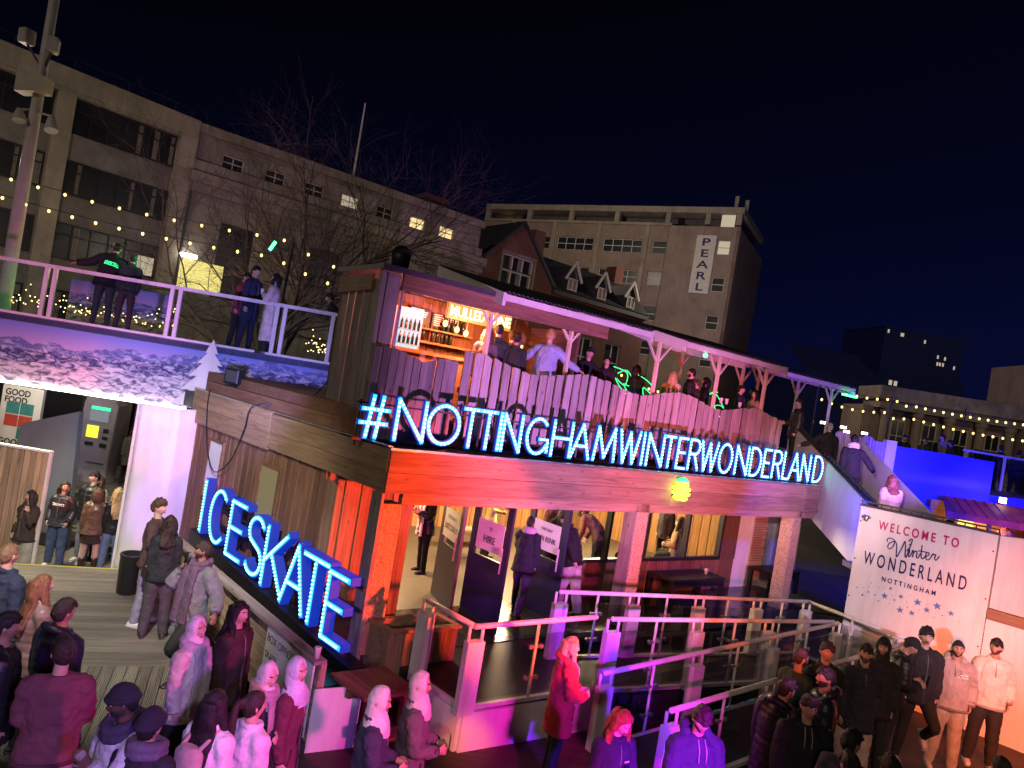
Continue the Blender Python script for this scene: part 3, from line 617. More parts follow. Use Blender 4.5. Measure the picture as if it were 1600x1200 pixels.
# doors, standing open
def door(o, d, wdt, label, lines):
    d = V((d.x, d.y, 0)).normalized(); n = V((d.y, -d.x, 0)); B_ = empty('door', o, label, 'door')
    z0, h = FL + .01, 2.04; m = MB(); t = n * -.05
    def q(x0, x1, a, b): m.box(o + d * x0 + UP * (a), d * (x1 - x0), t, UP * (b - a))
    q(0, wdt, 0.01, 1.0); q(0, .13, 1.0, h); q(wdt - .13, wdt, 1.0, h); q(.13, wdt - .13, h - .14, h); B_['category'] = 'door'; m.build('leaf', M['navy'], B_)
    m = MB(); m.box(o + d * .13 + UP * 1.0 - n * .02, d * (wdt - .26), n * -.01, UP * (h - 1.14)); m.build('pane', M['glass'], B_)
    m = MB(); m.bar(o + d * (wdt - .08) + n * .05 + UP * .85, o + d * (wdt - .08) + n * .05 + UP * 1.25, .025, .025); m.build('handle', M['steel'], B_)
    m = MB(); m.box(o + d * .16 + UP * 1.12 + n * .004, d * (wdt - .30), n * .006, UP * .5); nt = m.build('notice', M['paper'], B_)
    c = o + d * (wdt * .51) + n * .010
    for s, z, hh in lines: text(s, c + UP * z, d, UP, hh, M['blackink'], nt, .004, .82, bold=.008)
door(V((-.85, 12.48, FL)), V((.67, -1.39, 0)), .98, 'open navy door with a white EXIT ONLY notice', [('THIS DOOR IS', 1.46, .055), ('EXIT ONLY', 1.27, .10)])
door(V((-.28, 11.98, FL)), V((.50, -.52, 0)), .95, 'open navy door leaf behind the exit door, with a HIRE notice', [('TO', 1.46, .055), ('HIRE', 1.25, .12)])
door(V((.72, 12.75, FL)), V((.66, -.76, 0)), .98, 'open dark door with a white FUN RINK notice', [('THIS WAY', 1.46, .055), ('FUN RINK', 1.27, .10)])
# benches inside and low tables on the porch
def low_table(o, a, b, L, D, H, label, mat='black'):
    T = empty('low_table', W(a, b, FL), label, 'table'); m = MB(); wbox(m, a, a + L, b, b + D, FL + H - .06, FL + H)
    m.build('tabletop', M[mat], T)
    for x in (a + .01, a + L - .09):
        for y in (b + .01, b + D - .09): m = MB(); wbox(m, x, x + .08, y, y + .08, FL, FL + H - .06); m.build('leg', M[mat], T)
    m = MB(); wbox(m, a + .08, a + L - .08, b + .03, b + .06, FL + H - .18, FL + H - .06); m.build('apron', M[mat], T)
low_table(None, 7.3, .72, 1.75, .62, .52, 'low black table under the cabin windows with a paper cup')
low_table(None, 10.9, .75, 1.2, .6, .55, 'low black table in blue shade beyond the right hand post')
def cup(c, label, mat='cup', r=.04, h=.11):
    m = MB(); m.lathe(c, [(r * .75, 0), (r, h), (r * 1.06, h + .004), (r * 1.06, h + .012), (r * .9, h + .014)], 14); tag(m.build('paper_cup', M[mat], None, True), label, 'cup')
cup(W(8.75, 1.0, FL + .52), 'white paper cup on the low black table below the windows')
for i, (a, b) in enumerate(((5.2, 4.9), (1.6, 5.6))):
    T = empty('bench', W(a, b, FL), ('slatted bench seen between the two open doors', 'long bench against the inside wall behind the woman with the scarf')[i], 'bench'); m = MB()
    for k in range(3): wbox(m, a, a + 1.7, b + .13 * k, b + .13 * k + .11, FL + .42, FL + .46)
    m.build('seat', M['slat'], T)
    for x in (a + .1, a + 1.5): m = MB(); wbox(m, x, x + .07, b + .04, b + .34, FL, FL + .42); m.build('leg', M['black'], T)
# white notice wall at the right end of the porch
NB = empty('notice_wall', W(10.55, 1.5, FL), 'white wall with two printed rule sheets, blue shade falling across it', 'wall')
m = MB(); wbox(m, 10.46, 13.2, 1.5, 1.62, FL - .3, 2.75); m.build('panel', M['white_wall'], NB)
for a in (11.0, 12.0):
    m = MB(); wbox(m, a, a + .85, 1.485, 1.497, 1.05, 2.35); pp = m.build('notice', M['paper'], NB)
    l_ = MB()
    for k in range(26): wbox(l_, a + .08, a + .08 + random.uniform(.35, .68), 1.480, 1.484, 2.16 - k * .041, 2.174 - k * .041)
    l_.build('small_print', M['greyink'], pp)
# ------------------------------------------------------------------ stroke letters
def arc(cx, cy, rx, ry, a0, a1, n=16): return [(cx + rx * math.cos(rad(a0 + (a1 - a0) * i / n)), cy + ry * math.sin(rad(a0 + (a1 - a0) * i / n))) for i in range(n + 1)]
def glyph(c):
    G = {'#': [[(.30, 0), (.42, 1)], [(.62, 0), (.74, 1)], [(.08, .34), (.94, .34)], [(.12, .68), (.98, .68)]],
         'N': [[(0, 0), (0, 1)], [(0, 1), (1, 0)], [(1, 0), (1, 1)]], 'O': [arc(.5, .5, .5, .5, 90, 450, 30)],
         'T': [[(0, 1), (1, 1)], [(.5, 0), (.5, .97)]], 'I': [[(.5, 0), (.5, 1)]], 'G': [arc(.5, .5, .5, .5, 45, 330, 24), [(.62, .42), (1, .42), (1, .08)]],
         'H': [[(0, 0), (0, 1)], [(1, 0), (1, 1)], [(0, .52), (1, .52)]], 'A': [[(0, 0), (.5, 1)], [(.5, 1), (1, 0)], [(.2, .36), (.8, .36)]],
         'M': [[(0, 0), (.1, 1)], [(.1, 1), (.5, .1)], [(.5, .1), (.9, 1)], [(.9, 1), (1, 0)]], 'W': [[(0, 1), (.26, 0)], [(.26, 0), (.5, .95)], [(.5, .95), (.74, 0)], [(.74, 0), (1, 1)]],
         'E': [[(0, 0), (0, 1)], [(0, 1), (1, 1)], [(0, .52), (.85, .52)], [(0, 0), (1, 0)]], 'R': [[(0, 0), (0, 1)], [(0, 1), (.55, 1)] + arc(.55, .76, .42, .24, 90, -90, 10) + [(0, .52)], [(.5, .52), (1, 0)]],
         'D': [[(0, 0), (0, 1)], [(0, 1), (.35, 1)] + arc(.35, .5, .65, .5, 90, -90, 16) + [(0, 0)]], 'L': [[(0, 1), (0, 0)], [(0, 0), (1, 0)]],
         'C': [arc(.55, .5, .55, .5, 50, 310, 22)], 'S': [arc(.5, .76, .46, .24, 30, 230, 14) + arc(.5, .25, .5, .25, 60, -150, 16)],
         'K': [[(0, 0), (0, 1)], [(0, .42), (.95, 1)], [(.3, .60), (1, 0)]]}
    return G[c]
def ribbon(mb, pts, w, O, X, Y, N, d0, d1, mat=0):
    n = len(pts); L = []; R_ = []
    for i in range(n):
        p = V(pts[i] + (0,)); a = V(pts[max(i - 1, 0)] + (0,)); b = V(pts[min(i + 1, n - 1)] + (0,)); t = (b - a).normalized(); nn = V((-t.y, t.x, 0)) * w / 2
        e_ = t * (w / 2) * (-1 if i == 0 else 1 if i == n - 1 else 0); L.append(p + nn + e_); R_.append(p - nn + e_)
    T = lambda q, d: O + X * q.x + Y * q.y + N * d
    vs = []
    for i in range(n): vs += [T(L[i], d0), T(R_[i], d0), T(R_[i], d1), T(L[i], d1)]
    fs = []
    for i in range(n - 1):
        a, b = 4 * i, 4 * i + 4
        for k in range(4): fs.append((a + k, a + (k + 1) % 4, b + (k + 1) % 4, b + k))
    fs += [(3, 2, 1, 0), tuple(4 * n - 4 + k for k in range(4))]; mb.add(vs, fs, None, None, mat)
def along(pts, sp):
    out = []; acc = sp * .35; 
    for a, b in zip(pts[:-1], pts[1:]):
        a = V(a + (0,)); b = V(b + (0,)); L = (b - a).length
        while acc <= L: out.append(a.lerp(b, acc / L)); acc += sp
        acc -= L
    return out
def letter(ch, O, X, Y, wd_, h, N, parent, sw, dep, sp, br, body, face, bulb):
    st = [[(x * wd_, y * h) for x, y in s] for s in glyph(ch)]; m = MB()
    for i, s in enumerate(st): ribbon(m, s, sw, O, X, Y, N, -dep, .0 - .002 * i)
    l = m.build('letter', M[body], parent)
    m = MB()
    for i, s in enumerate(st): ribbon(m, s, sw * .66, O, X, Y, N, .001, .006 - .001 * i)
    m.build('glowing_face', M[face], l)
    m = MB()
    for s in st:
        for q in along(s, sp): m.ball(O + X * q.x + Y * q.y + N * (br * .7), br, 7, 5)
    m.build('bulbs', M[bulb], l)
SIGN = [('#', -.02, .43), ('N', .56, 1.00), ('O', 1.07, 1.59), ('T', 1.66, 1.93), ('T', 1.97, 2.24), ('I', 2.31, 2.35), ('N', 2.40, 2.74), ('G', 2.87, 3.30), ('H', 3.40, 3.79), ('A', 3.82, 4.22), ('M', 4.33, 4.81), ('W', 4.90, 5.39), ('I', 5.48, 5.51), ('N', 5.62, 6.01), ('T', 6.06, 6.32), ('E', 6.42, 6.66), ('R', 6.75, 7.03), ('W', 7.08, 7.56), ('O', 7.63, 8.02), ('N', 8.16, 8.53), ('D', 8.64, 8.97), ('E', 9.07, 9.29), ('R', 9.40, 9.68), ('L', 9.78, 9.97), ('A', 10.0, 10.38), ('N', 10.45, 10.74), ('D', 10.92, 11.25)]
SP0, SP1 = W(-.25, .5), W(10.75, .03); SDR = (SP1 - SP0).normalized(); SNR = V((SDR.y, -SDR.x, 0)); sl_ = lambda t, z, d=0: SP0 + SDR * t + SNR * d + UP * z
SG = empty('word_sign', sl_(0, 3.3), 'long blue bulb letter sign spelling #NOTTINGHAMWINTERWONDERLAND on the cabin roof edge', 'sign')
for ch, a0, a1 in SIGN:
    letter(ch, sl_(a0, 3.39), SDR, UP, (a1 - a0), .575, SNR, SG, .082, .05, .064, .019, 'blue_side', 'blue_glow', 'ice_bulb')
m = MB(); m.bar(sl_(-.05, 3.345, -.07), sl_(11.1, 3.345, -.07), .03, .04); m.bar(sl_(-.05, 3.86, -.07), sl_(11.1, 3.86, -.07), .02, .025)
for i in range(12): m.bar(sl_(.02 + i * 1.0, 3.25, -.10), sl_(.02 + i * 1.0, 3.9, -.10), .03, .03)
m.build('sign_rack', M['black'], SG)
IC = empty('ice_skate_sign', W(-.3, 2.5, 0), 'blue light bulb letters spelling ICE SKATE on a black plinth beside the cabin', 'sign')
NF = V((-S.y, S.x, 0)).normalized()
for ch, b1, b0 in (('I', 4.98, 4.84), ('C', 4.55, 3.95), ('E', 3.74, 3.22), ('S', 3.02, 2.48), ('K', 2.38, 1.74), ('A', 1.74, 1.08), ('T', 1.22, .56), ('E', .50, .04)):
    z = .55 + .07 * b1; letter(ch, W(-.3, b1, z), -S, UP - S * -.0, abs(b1 - b0), .90, NF, IC, .115, .15, .058, .021, 'blue_side', 'ice_face', 'ice_bulb_big')
m = MB(); m.prism([W(-.32, -.3, .02), W(-.32, 5.3, .02), W(-.32, 5.3, .84), W(-.32, -.3, .44)], F * .26); wbox(m, -.95, -.33, -.4, 5.6, .02, .30); m.build('plinth', M['black_rubber'], IC)
m = MB(); wbox(m, -.10, -.07, .0, 5.2, 1.05, 1.10); wbox(m, -.10, -.07, .0, 5.2, 1.36, 1.40); m.build('rail', M['black'], IC)
# lime lamp hung on the fascia
LL = empty('lime_lamp', W(5.78, -.22, 2.86), 'glowing lime green beehive lamp on the fascia', 'lamp'); m = MB()
for i, (r, z) in enumerate(((.13, .0), (.165, .085), (.165, .17), (.12, .25))): m.lathe(W(5.78, -.22, 2.86 + z), [(r * .75, 0), (r, .025), (r, .055), (r * .75, .078)], 18)
m.build('shade', M['green_lamp'], LL, True); m = MB(); wbox(m, 5.74, 5.82, -.14, -.07, 2.90, 3.1); m.build('bracket', M['black'], LL)
m = MB(); m.lathe(W(5.78, -.22, 3.20), [(.02, 0), (.13, .005), (.05, .07)], 16); m.build('cap', M['green_neon'], LL, True)
# ------------------------------------------------------------------ upper deck: floor, bar hut, palisade
m = MB(); wbox(m, .3, 13.5, 1.3, 9.5, 3.26, 3.7); tag(m.build('upper_deck', M['brown']), kind='structure')
BAR = empty('bar_hut', W(.6, 2.4, 3.7), 'rough plank mulled wine bar hut on the upper deck', 'hut')
UB = 3.2; s0 = W(.30, 1.42); s1 = W(.70, UB); sdv = (s1 - s0)
m = MB()
for i in range(5): m.box(s0 + sdv * (i * .2 + .012) + UP * 3.3, UP * 2.42, sdv * .178, F * .05)
for i in range(3): pass
m.build('side_wall', M['grey'], BAR)
m = MB(); m.box(s0 - F * .03 + UP * 5.55 + sdv * .13, sdv * .9, F * -.035, UP * .25); m.build('side_fascia', M['timber'], BAR)
m = MB(); wbox(m, .27, .34, 1.36, 1.44, 3.3, 5.86, 'z'); wbox(m, .36, .58, 1.36, 1.44, 3.3, 5.84, 'z'); m.build('corner_board', M['pale'], BAR)
m = MB(); a = .7
while a < 4.9: wbox(m, a, a + .19, UB, UB + .04, 3.7, 5.8, 'z', rnd=random.uniform(.3, 1)); a += .2
wbox(m, 4.9, 4.96, 1.9, UB, 3.7, 5.7, 'b'); m.build('back_wall', M['brown'], BAR)
m = MB(); m.prism([W(.2, 1.25, 5.86), W(5.0, 1.25, 5.86), W(5.0, UB + .1, 5.9), W(.6, UB + .1, 5.9)], UP * .08); m.build('roof', M['roofing'], BAR)
m = MB(); wbox(m, .58, 5.0, 1.28, 1.33, 5.6, 5.86); m.build('front_fascia', M['brown'], BAR)
m = MB(); wbox(m, 1.1, 3.4, 2.35, 2.75, 4.72, 4.78); wbox(m, 1.1, 3.4, 2.4, 2.44, 3.7, 4.72); m.build('counter', M['warm'], BAR)
m = MB(); wbox(m, 1.3, 3.3, UB - .25, UB - .02, 4.95, 4.99); wbox(m, 1.3, 3.3, UB - .25, UB - .02, 5.2, 5.23); m.build('shelf', M['warm'], BAR)
m = MB(); wbox(m, .61, .65, 1.34, 1.38, 3.7, 5.6); m.build('pole', M['steel'], BAR)
FG = empty('drinks_fridge', W(1.0, 2.7, 3.7), 'white glass fronted drinks fridge at the left of the bar', 'fridge')
m = MB(); wbox(m, 1.42, 1.97, 2.66, 3.1, 3.9, 5.5); m.build('cabinet', M['white_trim'], FG)
m = MB(); wbox(m, 1.47, 1.92, 2.64, 2.655, 4.2, 5.42); m.build('lit_interior', emit('fridge_light', (.75, .9, 1), .75), FG)
m = MB()
for z in (4.55, 4.85, 5.1): wbox(m, 1.47, 1.92, 2.55, 2.63, z, z + .015)
m.build('shelf', M['steel'], FG)
for z in (4.565, 4.865, 5.115):
    for k in range(5): m = MB(); m.lathe(W(1.52 + k * .085, 2.59, z), [(.026, 0), (.026, .12), (.01, .17), (.01, .2)], 8); m.build('bottle', (M['green_neon'], M['bottle'], M['star'])[k % 3] if 0 else M['bottle'], FG)
for i, (a, z) in enumerate([(2.1 + .1 * k, 4.99) for k in range(3)] + [(2.5 + .1 * k, 4.99) for k in range(5)] + [(2.7 + .11 * k, 5.23) for k in range(5)]):
    m = MB(); c = W(a, UB - .14, z); m.lathe(c, [(.035, 0), (.035, .17), (.014, .23), (.014, .29)], 9); tag(m.build('bottle', M['bottle'], None, True), 'dark bottle standing on the back shelf of the bar', 'bottle', 'bottles on the bar shelves')
CB = empty('menu_board', W(1.7, UB - .06, 5.3), 'black chalk menu boards hanging in the bar', 'menu'); m = MB()
for a0, a1, z0, z1 in ((2.0, 2.45, 5.26, 5.6), (2.5, 3.15, 5.24, 5.56)): wbox(m, a0, a1, UB - .045, UB - .012, z0, z1)
m.build('board', M['black'], CB); m = MB()
for a0, a1, z1 in ((2.04, 2.42, 5.55), (2.54, 2.8, 5.52), (2.84, 3.12, 5.52)):
    for k in range(6): wbox(m, a0, a0 + (a1 - a0) * random.uniform(.5, .95), UB - .05, UB - .047, z1 - .04 * k, z1 - .04 * k + .018)
m.build('chalk_writing', M['whiteink'], CB)
MW = empty('mulled_wine_sign', W(2.0, 1.3, 5.4), 'glowing warm MULLED WINE sign above the bar counter', 'sign'); m = MB(); zz = 5.50
wbox(m, 2.20, 3.62, 2.34, 2.37, zz - .06, zz + .26); m.build('board', M['neonback'], MW)
text('MULLED WINE', W(2.91, 2.32, zz), F, UP, .18, M['neon'], MW, .01, .80, bold=.012, name='lettering')
m = MB()
for q in (2.25, 3.57): m.tube([W(q, 2.35, zz + .26), W(q, 2.35, 5.86)], .008, 5)
m.build('hanger', M['black'], MW)
lamp('POINT', 'bar_lamp', W(2.6, 2.0, 5.3), 260, (1, .30, .12), radius=.15); lamp('POINT', 'bar_lamp', W(1.5, 1.9, 5.4), 90, (1, .18, .12), radius=.15)
for i, (a, b, z) in enumerate(((2.1, 2.2, 5.32), (2.35, 2.2, 5.25), (2.55, 2.2, 5.22), (3.1, 2.2, 4.98), (3.35, 2.2, 4.95), (3.6, 2.2, 4.9))):
    P_ = empty('pendant_lamp', W(a, b, z), 'small warm filament pendant bulb over the bar counter', 'lamp', 'pendant bulbs in the bar'); m = MB(); m.ball(W(a, b, z), .045, 10, 8, sc=(1, 1, 1.35)); m.build('bulb', M['bulb'], P_, True); m = MB(); m.tube([W(a, b, z + .06), W(a, b, 5.86)], .006, 4); m.build('cord', M['black'], P_)
HD = empty('stage_light', W(1.6, 2.6, 5.95), 'dark stage spotlight on the bar roof', 'lamp'); c = W(1.3, 2.6, 6.12); m = MB(); m.lathe(W(1.3, 2.6, 5.94), [(.16, 0), (.17, .1), (.10, .14)], 14); m.build('base', M['black'], HD); m = MB(); m.tube([c + V((-.02, .1, .0)), c + V((.0, .02, .12)), c + V((.05, -.2, .24))], [.13, .19, .16], 14); m.build('head', M['black'], HD, True)
def palisade(nm, label, o, d, L, z0, htf, mat, n, jx=.0, seed=0, gap=.035, thick=.03):
    r = random.Random(seed); d = d.normalized(); nr = V((d.y, -d.x, 0)); PF = empty(nm, o + UP * z0, label, 'fence'); x = 0; m = MB(); w0 = L / n
    for i in range(n):
        wd_ = w0 * r.uniform(.9, 1.0) - gap; h0 = htf(x / L) + r.uniform(-.02, .02); h1 = htf((x + wd_) / L) + r.uniform(-.025, .025); p = o + d * x + nr * r.uniform(0, .02); tl = r.uniform(-.012, .012)
        pts = [p, p + d * wd_, p + d * (wd_ + tl) + UP * h1, p + d * (wd_ * .5 + tl) + UP * ((h0 + h1) / 2 + .006), p + d * tl + UP * h0]
        ro = r.uniform(0, 60); gv = [(ro + (q - p).z, (q - p).dot(d) + i * 1.7, 0) for q in pts]
        m2 = MB(); m2.prism([q + UP * z0 for q in pts], nr * thick, gv=gv); m2.build('board', M[mat], PF); x += w0
    m = MB()
    for z in (.28, .8): m.bar(o + UP * (z0 + z) - nr * .03, o + d * L + UP * (z0 + z) - nr * .03, .05, .09)
    m.build('rail', M['brown'], PF); return PF
palisade('palisade_fence', 'grey weathered plank fence below the bar hut', W(.22, 1.2), F, 1.5, 3.30, lambda t: 1.36 + .05 * math.sin(t * 9) - .05 * t, 'grey', 11, seed=3, gap=.006)
palisade('palisade_fence', 'long bleached plank fence above the word sign, tops cut in waves', W(1.80, 1.18), F, 9.2, 3.42, lambda t: 1.36 + .09 * math.sin(t * 22 + 1.2) - .06 * t, 'pale', 46, seed=8)
PFL = palisade('palisade_fence', 'plank fence under violet light beyond the stairs', V((8.6, 18.2)) .to_3d() if 0 else V((8.6, 18.2, 0)), V((2.2, 1.6, 0)), 3.0, 3.6, lambda t: 1.0 + .06 * math.sin(t * 14), 'pale', 16, seed=5)
# ------------------------------------------------------------------ deck canopies
def canopy(a0, a1, b0, b1, z0, z1, posts, label, corr=True, tone='cream', under=False):
    T = empty('deck_canopy', W(a0, b0, 3.7), label, 'canopy'); pz = lambda b: z0 + (z1 - z0) * (b - b0) / (b1 - b0)
    m = MB(); n = int((a1 - a0) / .05); vs = []; fs = []
    for i in range(n + 1):
        a = a0 + (a1 - a0) * i / n; dz = .016 * (1 if i % 2 else -1)
        vs += [W(a, b0 - .06, z0 + .16 + dz), W(a, b1 + .06, z1 + .16 + dz)]
    for i in range(n): fs.append((2 * i, 2 * i + 2, 2 * i + 3, 2 * i + 1))
    if corr: m.add(vs, fs); r_ = m.build('roof_sheet', M['dark'], T); sm = r_.modifiers.new('solid', 'SOLIDIFY'); sm.thickness = .012
    m = MB(); m.box(W(a0, b0 - .04, z0 + .01), F * (a1 - a0), S * .05, UP * .11); m.build('front_beam', M['white_trim'], T)
    m = MB(); m.box(W(a0, b1 - .05, z1 - .05), F * (a1 - a0), S * .05, UP * .16); m.build('rear_beam', M['cream'], T)
    for a in (a0 - .03, a1 - .03):
        m = MB(); m.prism([W(a, b0 - .04, z0 - .08), W(a, b1, z1 - .08), W(a, b1, z1 + .14), W(a, b0 - .04, z0 + .14)], F * .06); m.build('end_board', M['white_trim'], T)
    if under:
        m = MB(); n = 7
        for i in range(1, n): a = a0 + (a1 - a0) * i / n; m.bar(W(a, b0, pz(b0) + .05), W(a, b1, pz(b1) + .05), .06, .1)
        m.build('rafters', M['cream'], T)
    for a, b in posts:
        h = pz(b) - .02; m = MB(); wbox(m, a, a + .06, b, b + .06, 3.7, h); p = m.build('post', M['cream'], T)
        m = MB(); m.bar(W(a + .04, b + .04, h - .45), W(a + .42, b + .04, h), .04, .04); m.bar(W(a + .04, b + .04, h - .45), W(a - .34, b + .04, h), .04, .04); m.build('brace', M['cream'], p)
    return T
canopy(2.3, 5.95, 1.1, 2.9, 5.80, 6.26, [(2.28, 1.3), (4.1, 1.3)], 'white edged corrugated canopy in front of the mulled wine bar')
canopy(6.9, 10.6, 1.05, 2.9, 5.78, 6.2, [(6.5, 1.3), (8.5, 1.3), (10.3, 1.3)], 'middle white edged corrugated canopy above the long plank fence')
canopy(10.9, 16.4, 2.3, 5.2, 5.88, 6.30, [(11.4, 2.6), (14.0, 2.6), (15.8, 2.6), (12.0, 4.9), (15.8, 4.9)], 'violet lit canopy with open rafters above the stair head', True, under=True)
m = MB(); wbox(m, 16.2, 16.45, 2.28, 2.32, 5.80, 5.84); m = MB(); m.bar(W(15.6, 2.2, 5.76), W(16.4, 2.2, 5.76), .05, .05); tag(m.build('green_tube_light', M['green_led']), 'green glowing tube at the tip of the violet canopy', 'lamp')
m = MB(); m.ball(W(7.55, 1.0, 5.72), .05, 8, 6); tag(m.build('green_spot_light', M['green_led']), 'small green spot lamp under the middle canopy', 'lamp')
def stringlights(pts, n, label, sag=.25, r=.028, cat='string lights', grp=None, bm='bulb'):
    T = empty('string_lights', pts[0], label, cat, grp); P = []
    for (p, q) in zip(pts[:-1], pts[1:]):
        for i in range(13): t = i / 12; P.append(V(p).lerp(V(q), t) - UP * (4 * sag * t * (1 - t)))
    m = MB(); m.tube(P, .008, 4); m.build('cable', M['black'], T)
    tot = [0]
    for a, b in zip(P[:-1], P[1:]): tot.append(tot[-1] + (b - a).length)
    for k in range(n):
        s = tot[-1] * (k + .5) / n; i = max(j for j in range(len(P)) if tot[j] <= s); i = min(i, len(P) - 2); q = P[i].lerp(P[i + 1], (s - tot[i]) / max(1e-6, tot[i + 1] - tot[i]))
        m = MB(); m.ball(q - UP * .07, r, 8, 6, sc=(1, 1, 1.25)); bu = m.build('bulb', M[bm], T, True)
        m = MB(); m.tube([q, q - UP * .045], .013, 5); m.build('socket', M['black'], bu)
    return T
stringlights([W(4.3, 2.9, 5.35), W(7.2, 2.9, 5.2), W(9.5, 2.9, 4.95)], 16, 'string of warm bulbs sagging behind the bar canopy posts', .12, .026)
# ------------------------------------------------------------------ ramp with glass railings
def ramp_poly(pts): m = MB(); m.prism([V(p) for p in pts], UP * -.12); return m
def railing(label, P0, P1, f0, f1, npan, box0=True, box1=True, mid=(), hgt=1.0):
    """P: plan points (Vector), f: floor heights at both ends"""
    R_ = empty('glass_railing', P0 + UP * f0, label, 'railing'); d = P1 - P0; L = d.length; d = d / L; n = V((d.y, -d.x, 0))
    at = lambda s, h: P0 + d * s + UP * (f0 + (f1 - f0) * s / L + h)
    m = MB(); m.tube([at(0, hgt), at(L, hgt)], .034, 10); m.ball(at(0, hgt), .036, 8, 6); m.ball(at(L, hgt), .036, 8, 6); hr = m.build('handrail', M['white_metal'], R_, True)
    for s in ([0.02] if box0 else []) + list(mid) + ([L - .02] if box1 else []):
        m = MB(); w_ = .24; c = at(s, 0); hh = hgt - .17
        m.box(c - d * w_ / 2 - n * .05 - UP * (c.z - .02) * 0 - UP * .06, d * w_, n * .11, UP * (hh + .06)); m.build('post', M['white_metal'], R_, bevel=.006)
        m = MB()
        for q in (-.095, .095): m.tube([at(s, hh - .02) + d * q, at(s, hgt) + d * q], .021, 8)
        m.build('rail_bracket', M['white_metal'], R_, True)
    xs = [L * i / npan for i in range(npan + 1)]
    for i in range(1, npan):
        if any(abs(xs[i] - s) < .25 for s in mid): continue
        m = MB(); m.tube([at(xs[i], -.02), at(xs[i], hgt)], .019, 8); m.build('baluster', M['white_metal'], R_, True)
        m = MB()
        for h in (.28, .68):
            m.bar(at(xs[i], h) - d * .075, at(xs[i], h) + d * .075, .03, .035)
            for q in (-.085, .085): m.tube([at(xs[i], h) + d * q - n * .022, at(xs[i], h) + d * q + n * .022], .03, 10)
        m.build('glass_clamps', M['steel'], R_)
    for i in range(npan):
        a = xs[i] + (.15 if (i == 0 or any(abs(xs[i] - s) < .25 for s in mid)) else .05); b = xs[i + 1] - (.15 if (i == npan - 1 or any(abs(xs[i + 1] - s) < .25 for s in mid)) else .05)
        m = MB(); m.prism([at(a, .09), at(b, .09), at(b, hgt - .16), at(a, hgt - .16)], n * .01); m.build('glass_pane', M['railglass'], R_)
    m = MB(); m.bar(at(0, .01), at(L, .01), .06, .05); m.build('bottom_rail', M['white_metal'], R_)
    return R_
A0, A1 = W(.27, -.86), W(.25, -1.80); B1 = W(2.2, -1.84); C0, C1 = W(2.42, -1.93), W(7.3, -2.42); D0, D2, D3 = W(2.61, -.80), W(8.2, -1.5), W(7.85, -3.30); E0, E1 = W(1.9, -2.37), W(7.3, -2.50); F0, F1 = W(1.8, -3.42), W(7.8, -3.45)
lv = lambda p, z: p + UP * z
struct('platform', ramp_poly([lv(A0, .49), lv(A1, .49), lv(B1, .49), lv(C0, .49), lv(D0, .49), lv(W(2.6, -.1), .49), lv(W(.3, -.1), .49)]), M['ramp'])
m = ramp_poly([lv(C0, .488), lv(C1, .28), lv(D2, .28), lv(D0, .488)]); m.prism([lv(C1, .276), lv(F1, .276), lv(D3, .276), lv(D2, .276)], UP * -.12); m.prism([lv(E0, .02), lv(F0, .02), lv(F1, .272), lv(E1, .272)], UP * -.1)
m.prism([lv(D0, .3), lv(D2, .2), lv(W(8.3, -.1), .2), lv(W(2.6, -.1), .3)], UP * -.1); struct('ramp', m, M['ramp'])
railing('short glass railing at the near corner of the entrance platform', A0, A1, .5, .5, 1, True, False)
railing('first glass railing above the white base wall, beside the woman in red', A1, B1, .5, .5, 2, True, False)
railing('middle glass railing running level along the upper ramp', C0, C1, .49, .28, 6, True, False, (1.67, 3.3))
railing('rear glass railing nearest the cabin porch', D0, D2, .49, .28, 8, True, True, (1.45, 2.9, 4.35))
railing('glass railing at the ramp turn beside the lettered wall', D2, D3, .28, .28, 2, False, True)
railing('sloping glass railing between the two ramp lanes', E0, E1, -.02, .28, 6, True, True, (1.8, 3.6))
railing('front sloping glass railing of the lower ramp lane, beside the crowd', F0, F1, -.02, .28, 6, True, True, (2.0, 4.0))
for lab, P, Q, h0, h1 in (('white panelled base wall under the entrance platform', A1, C0 , .47, .47), ('short white base wall at the platform corner', A0, A1, .47, .47), ('low dark side wall between the ramp lanes', C0, E1, .44, .26)):
    d = (Q - P).normalized(); n = V((d.y, -d.x, 0)); m = MB(); m.prism([P + UP * -.3, Q + UP * -.3, Q + UP * h1, P + UP * h0], n * .05); tag(m.build('base_wall', M['white_wall'] if 'white' in lab else M['dark']), lab, 'wall')
# bin box and picnic table at the cabin corner
T = empty('planter_box', W(.3, -.3, 0), 'red lit timber box with a black liner in front of the corner post', 'planter')
def ybox(m, a0, a1, b0, b1, z0, z1): wbox(m, a0, a1, b0, b1, z0, z1)
m = MB(); a = .06
while a < 1.05: wbox(m, a, a + .10, -.50, -.47, .0, .93, 'z'); a += .106
m.build('front_boards', M['timber'], T); m = MB(); wbox(m, .06, 1.12, -.05, -.03, 0, .95); wbox(m, 1.09, 1.12, -.46, -.05, 0, .95); wbox(m, .06, .09, -.46, -.05, 0, .95); m.build('side_boards', M['timber'], T)
m = MB(); wbox(m, .03, 1.15, -.54, -.44, .952, .99); wbox(m, .03, 1.15, -.08, .0, .952, .99); wbox(m, .03, .12, -.44, -.08, .952, .99, 'b'); wbox(m, 1.06, 1.15, -.44, -.08, .952, .99, 'b'); m.build('rim', M['timber'], T)
m = MB(); wbox(m, .1, 1.08, -.46, -.06, .80, .86); m.build('liner', M['black_rubber'], T)
T = empty('picnic_table', W(-.62, -1.4, 0), 'reddish timber picnic table beside the platform corner', 'table')
m = MB()
for k in range(3): wbox(m, -1.02 + .235 * k, -1.02 + .235 * k + .23, -1.72, -1.02, .73, .77, 'b')
m.build('tabletop', M['table'], T)
